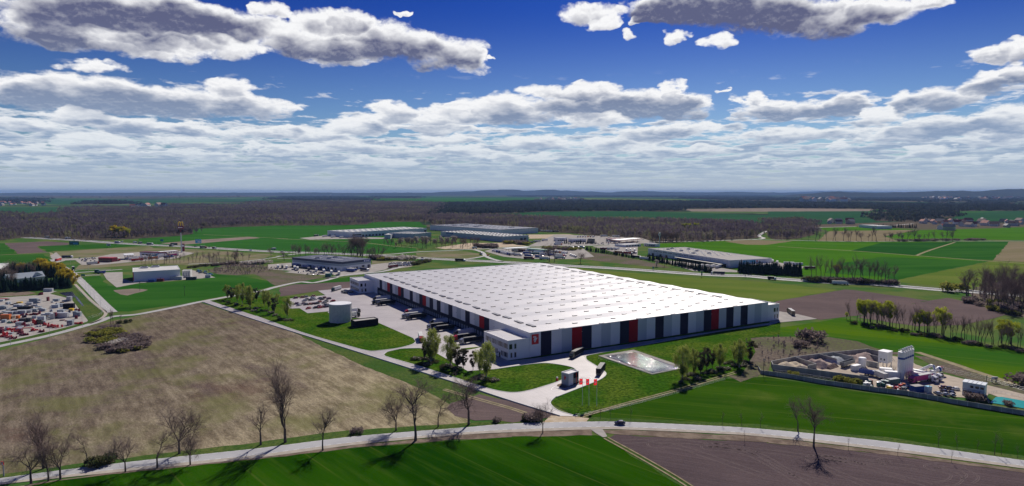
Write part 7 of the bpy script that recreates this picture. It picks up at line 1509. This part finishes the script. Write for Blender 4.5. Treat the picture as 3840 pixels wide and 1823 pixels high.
# right hand rows
for i, (x, yb, yt, k, w_) in enumerate([(965, 402, 172, 0, 1.15), (1030, 392, 180, 1, 1.0), (1150, 420, 182, 0, 1.1), (1100, 402, 195, 1, .9), (1225, 436, 235, 1, 1.0), (1600, 498, 288, 0, 1.15), (1520, 480, 310, 1, 1.0), (1755, 525, 262, 1, .95), (2350, 610, 380, 0, 1.0), (2440, 620, 410, 1, 1.2), (790, 375, 305, 1, .7), (1480, 470, 330, 0, .7)]):
    plant(WILL[k], 'H', x, yb, yt, f'bright green willow in the stream side row on the right, {od(i)} listed', 'willows in the right hand row', w_, i, 'willow_tree')
r = random.Random(21); k = 0
for i in range(46):
    x = 820 + (2560 - 820) * (i + r.random()) / 46; y = 375 + (x - 820) * .175 + r.uniform(-12, 22); 
    plant(BARE[r.choice(['slim', 'slimb', 'slim'])], 'H', x, y, y - r.uniform(130, 190), f'thin bare tree in the stream side row on the right, {od(i)} from its left end', 'bare trees in the right hand row', r.uniform(.55, .9), i)
for i in range(20):
    x = 860 + (2600 - 860) * (i + r.random()) / 20; y = 398 + (x - 820) * .175 + r.uniform(-8, 22); o = put('bush', SHB[r.choice([0, 0, 3, 3])], None, (*at('H', x, y), 0), i); s = r.uniform(.7, 1.3); o.scale = (s, s, s); tag(o, f'low bush at the foot of the right hand tree row, {od(i)} from its left end', 'bush', 'bushes in the right hand row')
for i in range(62):
    while True:
        x, y = r.uniform(1990, 2750), r.uniform(30, 400)
        if y < 330 - max(0, 2450 - x) * .32 and y > 60: break
    plant(BARE[r.choice(['slim', 'slimb', 'oval', 'vase'])], 'H', x, y, 0, f'bare tree of the wood at the right edge, {od(i)} of those counted', 'bare trees of the right edge wood', r.uniform(.7, 1.05), i, h=r.uniform(15, 22))
for i in range(26):
    x, y = r.uniform(2000, 2700), r.uniform(180, 330); y = min(y, 205 + max(0, x - 2030) * .3); o = put('bush', SHB[r.choice([0, 0, 1, 3])], None, (*at('H', x, y), 0), i); s = r.uniform(1.2, 2.4); o.scale = (s, s, s); tag(o, f'undergrowth bush at the edge of the right hand wood, {od(i)} from the stream', 'bush', 'bushes of the right edge wood')
def row(n, f, p0, p1, kinds, hh, where, group, jit=(4, 4), wide=(.7, 1.05), name='bare_tree', seed=0):
    r = random.Random(seed)
    for i in range(n):
        t = (i + r.random() * .9) / n; x = p0[0] + (p1[0] - p0[0]) * t + r.uniform(-jit[0], jit[0]); y = p0[1] + (p1[1] - p0[1]) * t + r.uniform(-jit[1], jit[1])
        plant(r.choice(kinds), f, x, y, 0, f'{where}, {od(i)} in the row', group, r.uniform(*wide), i, name, h=r.uniform(*hh))
B2 = [BARE['slim'], BARE['slimb'], BARE['oval']]; B3 = [BARE['round'], BARE['broad'], BARE['oval']]
row(20, 'D', (420, 925), (1270, 975), B2, (15, 24), 'bare poplar over the hedge along the motorway', 'poplars by the motorway', (10, 6), (.6, .9), seed=1)
row(2, 'D', (660, 900), (700, 905), WILL, (14, 16), 'green willow in the motorway hedge', 'willows in the motorway hedge', name='willow_tree', seed=2)
row(30, 'D', (410, 945), (1280, 978), [(None, SHB[0], 3.3), (None, SHB[0], 3.3), (None, SHB[3], 3.)], (4, 9), 'bushy undergrowth of the hedge along the motorway', 'hedge bushes by the motorway', (6, 4), (1.0, 1.5), 'hedge_bush', 3)
row(28, 'D', (400, 540), (1850, 545), B2 + B3, (12, 24), 'bare roadside tree beyond the bright right hand fields', 'bare trees along the right lane', (10, 3), (.7, 1.1), seed=4)
row(16, 'D', (1300, 545), (2150, 535), [(None, SHB[0], 3.3)], (4, 7), 'mauve hedge bush along the right lane', 'hedge bushes along the right lane', (8, 3), (1.2, 2.), 'hedge_bush', 5)
row(30, 'N', (0, 600), (1900, 545), B2, (8, 15), 'thin bare tree between the station and the pale shed', 'bare trees behind the pale shed', (16, 22), seed=6)
row(16, 'N', (850, 660), (1700, 590), [(None, SHB[3], 3.), (None, SHB[0], 3.)], (3, 5), 'dark hedge bush behind the pale shed', 'hedge bushes behind the pale shed', (8, 8), (1, 1.5), 'hedge_bush', 7)
row(9, 'N', (1780, 600), (2210, 590), [(None, SHB[2], 3.2)], (4, 7), 'white flowering blackthorn at the hill of earth', 'blackthorns at the slip road', (5, 8), (1, 1.4), 'blossom_bush', 8)
row(34, 'O', (250, 640), (1850, 690), B2 + B3, (10, 19), 'bare tree behind the banded depot', 'bare trees behind the banded depot', (20, 16), seed=9)
row(7, 'O', (1270, 640), (1480, 650), [BARE['round'], BARE['oval']], (24, 32), 'big round bare tree behind the banded depot', 'big bare trees behind the banded depot', (12, 5), (.9, 1.1), seed=10)
row(12, 'O', (1900, 700), (2350, 700), [(None, SHB[2], 3.2)], (4, 8), 'blossoming bush right of the banded depot', 'blossoming bushes by the motorway', (10, 12), (1, 1.5), 'blossom_bush', 11)
row(13, 'O', (1640, 690), (1900, 720), [(None, SHB[0], 3.2), (None, SHB[1], 3.)], (4, 8), 'mixed bush at the right corner of the banded depot', 'bushes by the banded depot', (10, 15), (1, 1.5), 'hedge_bush', 12)
row(10, 'B', (1560, 780), (1740, 745), [(None, SHB[3], 3.)], (4, 6), 'green bush on the bank above the car park', 'bushes above the dealer park', (8, 5), (1, 1.4), 'hedge_bush', 13)
row(44, 'Q', (-560, 470), (1050, 500), B2 + B3, (9, 17), 'bare tree on the sandy ground before the grey hall', 'bare trees on the sandy ground', (25, 35), seed=14)
row(18, 'Q', (-300, 420), (700, 410), BLOS, (8, 14), 'pale blossoming tree before the long grey hall', 'blossoming trees before the grey hall', (20, 12), (.8, 1.2), 'blossom_tree', 15)
row(22, 'Q', (1020, 480), (1350, 500), [(None, SHB[0], 3.2)], (4, 9), 'mauve bush on the sandy ground beside the crossing', 'bushes by the crossing', (10, 14), (1, 1.6), 'hedge_bush', 16)
row(14, 'Q', (1540, 420), (1880, 440), [(None, SHB[1], 3.), (None, SHB[0], 3.)], (5, 10), 'olive bush at the corner of the long grey hall', 'bushes at the grey hall corner', (10, 12), (1, 1.3), 'hedge_bush', 17)
row(14, 'R', (-150, 520), (400, 540), [(None, SHB[1], 3.), (None, SHB[0], 3.)], (4, 8), 'rough bush between the truck stop and the lane', 'bushes by the truck stop', (10, 20), (1, 1.4), 'hedge_bush', 18)
plant(BLOS[0], 'R', 1750, 825, 705, 'left of two pale shrubby trees before the conifer hedge', None, .7); plant(BARE['oval'], 'R', 1885, 828, 670, 'right of two pale shrubby trees before the conifer hedge', None, .7)
row(16, 'R', (1650, 395), (2120, 400), [BARE['round'], BARE['small']], (14, 20), 'orange brown tree at the wood edge beyond the mast', 'trees at the wood edge by the mast', (10, 8), (1, 1.3), seed=19)
row(4, 'C', (1680, 432), (1850, 436), WILL, (17, 21), 'fresh green tree sticking out of the far wood', 'fresh green trees in the far wood', (12, 2), (1, 1.3), 'leafy_tree', 20)
row(7, 'A', (1150, 500), (1300, 512), [WILL[0], YEL[0]], (18, 26), 'yellow green willow at the edge of the left wood', 'willows at the left wood edge', (12, 4), (1, 1.5), 'willow_tree', 21)
# ================================================================== conifers
def fir(seed, H=12, R=2.4, tiers=11):
    r = random.Random(seed); tk = MB(); tk.tube([(0, 0, -.1), (0, 0, H * .9)], (.18, .03), 'bark', 5); b = MB()
    for t in range(tiers):
        z = H * (.08 + .86 * t / tiers); rr = R * (1 - (t / tiers) ** 1.15) + .2; n = 13
        for i in range(n):
            a = 6.283 * i / n + r.uniform(-.25, .25); q = rr * r.uniform(.7, 1.2); w = .30 * q + .12; c, s = math.cos(a), math.sin(a); zt = z + H * .10; ze = z - .35 * q * r.uniform(.2, 1)
            b.face([(0, 0, zt), (q * .62 * c - w * s, q * .62 * s + w * c, (zt + ze) / 2 - .2), (q * c, q * s, ze), (q * .62 * c + w * s, q * .62 * s - w * c, (zt + ze) / 2 - .2)], 'fir')
    b.face([(-.15, 0, H * .85), (.15, 0, H * .85), (0, 0, H)], 'fir'); b.face([(0, -.15, H * .85), (0, .15, H * .85), (0, 0, H)], 'fir')
    return (tk.mesh('trunk'), b.mesh('crown'), H)
FIR = [fir(1), fir(2, 12, 1.9), fir(3, 12, 2.8)]
row(46, 'R', (530, 545), (1370, 680), FIR[:2], (5, 9), 'dark conifer of the hedge left of the grey hall', 'conifers of the left hedge', (4, 8), (.9, 1.2), 'fir_tree', 30)
row(70, 'R', (1560, 700), (2700, 935), FIR[:2], (6, 11), 'dark conifer of the hedge along the grey hall', 'conifers of the long hedge', (4, 7), (.9, 1.2), 'fir_tree', 31)
row(90, 'S', (790, 745), (1855, 792), FIR[:2], (11, 17), 'tall dark conifer of the hedge end on the right', 'tall conifers of the hedge end', (4, 14), (.7, 1.0), 'fir_tree', 32)
row(46, 'M', (-40, 1075), (1200, 1000), FIR, (9, 15), 'dark fir in the front row before the storage yard', 'firs before the storage yard', (10, 16), (1.1, 1.6), 'fir_tree', 33)
row(26, 'M', (160, 780), (1190, 850), FIR, (11, 17), 'dark fir among the yellow willows on the left', 'firs among the yellow willows', (20, 60), (1.1, 1.5), 'fir_tree', 34)
row(14, 'M', (-20, 880), (240, 940), [FIR[0], BARE['round']], (9, 15), 'tree at the left edge near the white building', 'trees at the left edge', (20, 50), (1, 1.3), 'garden_tree', 35)
row(12, 'M', (80, 760), (600, 800), [BARE['round'], BARE['broad']], (10, 15), 'reddish bare tree around the hidden house', 'bare trees around the hidden house', (20, 30), (1, 1.3), 'bare_tree', 36)
row(14, 'R', (150, 430), (720, 440), FIR[:2], (6, 12), 'dark conifer before the blue showroom', 'conifers before the showroom', (6, 5), (.9, 1.2), 'fir_tree', 37)
row(22, 'D', (1090, 410), (1490, 412), FIR[:2], (9, 14), 'dark conifer beside the long greenhouse', 'conifers by the greenhouse', (5, 2), (1, 1.6), 'fir_tree', 38)
for i, (x, y, h, w_) in enumerate([(375, 790, 15, 1.0), (700, 745, 18, 1.1), (745, 735, 17, 1.0), (810, 800, 17, 1.15), (900, 800, 15, .8), (950, 800, 17, 1.15), (545, 760, 10, .7), (1150, 935, 17, 1.1), (1215, 960, 14, 1.2), (1050, 760, 13, .7)]):
    plant(YEL[i % 2], 'M', x, y, 0, f'golden yellow willow among the dark firs, {od(i)} from the left', 'golden willows on the left', w_, i, 'willow_tree', h=h)
# ================================================================== woods as one mass each
def npinside(P, X, Y):
    c = np.zeros(X.shape, bool); j = len(P) - 1
    for i in range(len(P)):
        xi, yi = P[i]; xj, yj = P[j]; k = (yi > Y) != (yj > Y)
        with np.errstate(divide='ignore', invalid='ignore'): c ^= k & (X < (xj - xi) * (Y - yi) / (yj - yi + 1e-12) + xi)
        j = i
    return c
def tmpl(seed, H=17, R=4.0, n=52):
    rng = np.random.default_rng(seed); V = []; F = []
    for a in range(3): V.append((.22 * math.cos(a * 2.09), .22 * math.sin(a * 2.09), 0))
    V.append((0, 0, H * .75)); F += [(0, 1, 3), (1, 2, 3), (2, 0, 3)]
    for i in range(n):
        a = rng.uniform(0, 6.283); t = rng.uniform(.22, .92); rad = R * math.sin(math.pi * min(1, (1.05 - t) / .85) ** .8) * rng.uniform(.4, 1.0); b0 = np.array([0, 0, H * t * .55]); tip = np.array([rad * math.cos(a), rad * math.sin(a), H * t + rng.uniform(.5, 2.5)])
        mid = (b0 + tip) / 2 + rng.normal(size=3) * .5; s = np.cross(tip - b0, rng.normal(size=3)); s = s / np.linalg.norm(s) * rng.uniform(.35, .8); k = len(V); V += [tuple(mid - s), tuple(mid + s * .5), tuple(tip)]; F.append((k, k + 1, k + 2))
    return np.array(V), np.array(F)
def clump(seed, n=26):
    rng = np.random.default_rng(seed); V = []; F = []
    for i in range(n):
        d = rng.normal(size=3); d /= np.linalg.norm(d); d[2] = abs(d[2]); c = d * np.array([8, 8, 12]) * rng.uniform(.6, 1) + np.array([0, 0, 3]); u = rng.normal(size=3) * 2.6; w = rng.normal(size=3) * 2.6; k = len(V); V += [tuple(c - u), tuple(c + w), tuple(c + u)]; F.append((k, k + 1, k + 2))
    return np.array(V), np.array(F)
TB = [tmpl(i) for i in range(7)]; TC = [clump(i) for i in range(6)]
def wood(name, s, spacing, T, m, label, seed, dref=2000., hs=(.8, 1.15), floor='scrubland', grow_=.9, cat='wood'):
    P = pts(s); rng = np.random.default_rng(seed); xs = np.array([p[0] for p in P]); ys = np.array([p[1] for p in P]); area_ = (xs.max() - xs.min()) * (ys.max() - ys.min()); n = int(area_ / spacing ** 2); n = min(n, 1500000)
    X = rng.uniform(xs.min(), xs.max(), n); Y = rng.uniform(ys.min(), ys.max(), n); d = np.hypot(X, Y); keep = rng.random(n) < np.minimum(1, (dref / d) ** 2.0); X, Y, d = X[keep], Y[keep], d[keep]; e_ = 9 * np.maximum(1, d / 1400); k = npinside(P, X + rng.normal(size=X.shape) * e_ * .6 + np.sin(Y / 37.) * e_, Y + rng.normal(size=X.shape) * e_ * .6 + np.sin(X / 29.) * e_); X, Y, d = X[k], Y[k], d[k]
    vis = np.abs(X) < Y * .84 + 60; X, Y, d = X[vis], Y[vis], d[vis]
    Vs = []; Fs = []; off = 0; which = rng.integers(0, len(T), len(X))
    for t, (tv, tf) in enumerate(T):
        i = np.where(which == t)[0]
        if not len(i): continue
        a = rng.uniform(0, 6.283, len(i)); g = np.maximum(1, d[i] / dref) ** grow_; sc = rng.uniform(*hs, len(i)); c, s_ = np.cos(a) * sc * g, np.sin(a) * sc * g
        x = tv[None, :, 0] * c[:, None] - tv[None, :, 1] * s_[:, None] + X[i][:, None]; y = tv[None, :, 0] * s_[:, None] + tv[None, :, 1] * c[:, None] + Y[i][:, None]; z = tv[None, :, 2] * sc[:, None] * np.ones_like(x)
        Vs.append(np.stack([x, y, z], -1).reshape(-1, 3)); Fs.append((tf[None] + (np.arange(len(i)) * len(tv))[:, None, None] + off).reshape(-1, 3)); off += len(i) * len(tv)
    V = np.concatenate(Vs); F = np.concatenate(Fs); o = put(name, npmesh(name, V, F, [m])); tag(o, label, cat, kind='stuff')
    area('wood_floor', P, floor, 4); print(name, len(X), len(F)); return o
mat('floor_brown', (.07, .055, .05), .95, var=(.10, .085, .06), vscale=.05)
wood('wood', 'A-100,545 250,508 540,525 1040,535 1310,522 1560,507 1810,490 1925,468 1915,415 2230,405 2552,398 B200,388 420,388 700,388 1100,378 1160,354 1735,348 1750,285 1890,165 1500,150 0,150 A2400,190 1700,178 1650,215 1270,215 900,205 640,222 640,262 420,292 -100,262', 12.5, TB, 'wood_brown', 'wide leafless wood covering the plain behind the motorway on the left', 1, floor='floor_brown')
wood('wood', 'B1745,390 2552,392 C120,445 560,462 830,492 1310,522 1450,560 2000,538 2455,516 2475,385 2350,382 2100,362 1500,347 560,332 0,310 B1755,290', 11.5, TB, 'wood_brown', 'leafless wood behind the filling stations and the grey halls', 2, floor='floor_brown')
wood('wood', 'C2490,382 D0,345 300,340 460,372 465,480 300,520 60,530 C2560,500', 11.5, TB, 'wood_brown', 'leafless grove left of the tan field on the right', 3, floor='floor_brown')
wood('wood', 'B1765,290 1890,165 2552,152 C0,146 600,136 2200,150 2552,156 D0,156 2552,188 2700,190 2700,238 1400,250 1000,222 0,215 C1700,218 1680,245 720,245 520,245 0,262', 22, TC, 'wood_far', 'dark belt of forest across the far plain', 4, 3500, floor='floor_brown')
for i, (s, w_) in enumerate((('A-50,108 420,120 430,165 200,165 -50,152', 'far left'), ('A-50,68 500,66 900,66 2552,64 B1500,62 2552,80 C0,78 B2552,92 1150,90 300,92 A2552,105 1300,112 500,112 -50,100', 'along the whole horizon on the left'), ('B300,95 950,95 1160,120 1150,135 400,138 100,128', 'left of the middle'), ('B1160,92 1650,98 1640,118 1180,112', 'in the middle'), ('A920,140 1280,146 1300,175 700,180', 'in the far left fields'),
                         ('C-50,70 2552,80 2552,105 D0,110 2552,108 2700,150 0,140 C2200,140 1650,118 1700,108 700,104 0,100', 'across the middle distance on the right'), ('D970,285 1480,290 1800,345 1700,352 1300,350 1080,345', 'in the right hand fields'), ('D1000,250 1400,252 1850,255 1900,290 1800,310 1500,300', 'beyond the village on the right'), ('D1600,140 1780,142 1780,166 1600,160', 'small block below the hills'), ('D2000,150 2450,148 2450,178 2000,176', 'long block below the hills'))):
    wood('far_wood', s, 30 if i not in (1, 5) else 42, TC, 'wood_far', f'dark distant wood {w_}', 10 + i, 3500 if i not in (1, 5) else 6000, floor='floor_brown')
wood('undergrowth', 'H0,560 300,560 520,600 520,680 300,720 30,780 0,790 G2460,960 2420,700 2500,620', 4.6, [(t[0] * np.array([.2, .2, .15]), t[1]) for t in TB], 'wood_brown', 'rough mauve scrub of dead stems above the gravel bays', 30, floor='scrubland', hs=(.6, 1.4), cat='undergrowth')
wood('undergrowth', 'H2030,70 2330,-10 2800,-20 2800,380 2400,315 2080,205', 9, TB, 'wood_brown', 'dense leafless undergrowth of the wood at the right edge', 31, floor='scrubland', hs=(.25, .55), cat='undergrowth')
wood('scrub', 'N1180,700 1500,618 2000,625 2450,690 2100,760 1700,790 1350,770', 5, [(t[0] * np.array([.3, .3, .2]), t[1]) for t in TB], 'wood_brown', 'rough scrub on the earth mounds left of the banded depot', 32, floor='scrubland', hs=(.6, 1.2), cat='scrub')
# ================================================================== hills
mat('hill_wood', (.035, .042, .04), .95, var=(.05, .055, .045), vscale=.004)
def ridge(name, s, dist, depth, m='hill_wood', seed=0, extra=0):
    P = []
    f = None
    for tok in s.split():
        if tok[0].isalpha(): f = tok[0]; tok = tok[1:]
        x, y = map(float, tok.split(',')); x0, y0, sc = FR[f]; P.append((x0 + x * sc, y0 + y * sc))
    r = random.Random(seed); NX, NY = 220, 14; vs = []
    px0, px1 = P[0][0], P[-1][0]
    for i in range(NX + 1):
        px = px0 + (px1 - px0) * i / NX; k = max(j for j in range(len(P)) if P[j][0] <= px + 1e-6); k = min(k, len(P) - 2); t = (px - P[k][0]) / (P[k + 1][0] - P[k][0]); t = t * t * (3 - 2 * t); py = P[k][1] * (1 - t) + P[k + 1][1] * t
        h = 100 + (723 - py) / FPX * dist; h = max(5, h) * min(1, i / 12, (NX - i) / 3 + .3)
        for j in range(NY + 1):
            v = j / NY * 2 - 1; y = dist + v * depth; x = (px - PCX) / FPX * dist * (1 + v * depth / dist * .2)
            z = h * max(0, math.cos(v * math.pi / 2)) ** 1.3 * (1 + (.06 * math.sin(i * .9 + j) + .05 * math.sin(i * .37 + 2 * j)) * (abs(v) > .05)); vs.append((x, y, z - 2))
    b = MB(); b.addf(vs, [(i * (NY + 1) + j, (i + 1) * (NY + 1) + j, (i + 1) * (NY + 1) + j + 1, i * (NY + 1) + j + 1) for i in range(NX) for j in range(NY)], m, True); tag(b.build(name), kind='structure')
ridge('hills', 'D200,95 480,70 560,62 640,50 740,58 800,66 900,58 1050,67 1200,60 1400,55 1560,52 1700,45 1850,43 2000,48 2130,57 2230,50 2350,31 2450,25 2560,28 2750,20', 15500, 2600, seed=1)
ridge('hills', 'B1500,62 2100,48 2350,34 2552,30 C150,42 340,30 500,40 800,50 960,58 1140,47 1300,45 1550,52 1900,60 2200,52 2552,58 D150,62 600,70 1200,76 2000,78', 30000, 3500, seed=2)
ridge('hills', 'A-100,61 400,60 900,62 1500,59 2100,61 2552,60 B500,58 1000,62 1500,60 1900,62 2400,63', 26000, 2500, seed=3)
ridge('hills', 'C1000,62 1700,55 2200,56 2552,62 D600,45 1100,52 1600,60', 45000, 3500, seed=4)
# ================================================================== air
hz = MB(); hz.box(-71000, 71000, -2600, 62600, -1.5, 290, 'white'); o = hz.build('haze'); o.data.materials.clear()
hm = bpy.data.materials.new('haze'); hm.use_nodes = True; t_ = hm.node_tree; t_.nodes.clear(); om = t_.nodes.new('ShaderNodeOutputMaterial'); pv = t_.nodes.new('ShaderNodeVolumePrincipled')
pv.inputs['Density'].default_value = 2.6e-5; pv.inputs['Color'].default_value = (.30, .52, .95, 1); pv.inputs['Anisotropy'].default_value = .0
t_.links.new(pv.outputs[0], om.inputs['Volume']); o.data.materials.append(hm); tag(o, 'thin blue haze of the distance over the whole plain', 'haze', kind='stuff'); o.display_type = 'WIRE'
# ================================================================== keep every label within sixteen words
for o in bpy.data.objects:
    lb = o.get('label')
    if lb and len(lb.split()) > 16:
        head, sep_, tail = lb.rpartition(', ')
        if sep_: w = head.split()[:16 - len(tail.split())]; o['label'] = ' '.join(w) + ', ' + tail
        else: o['label'] = ' '.join(lb.split()[:16])
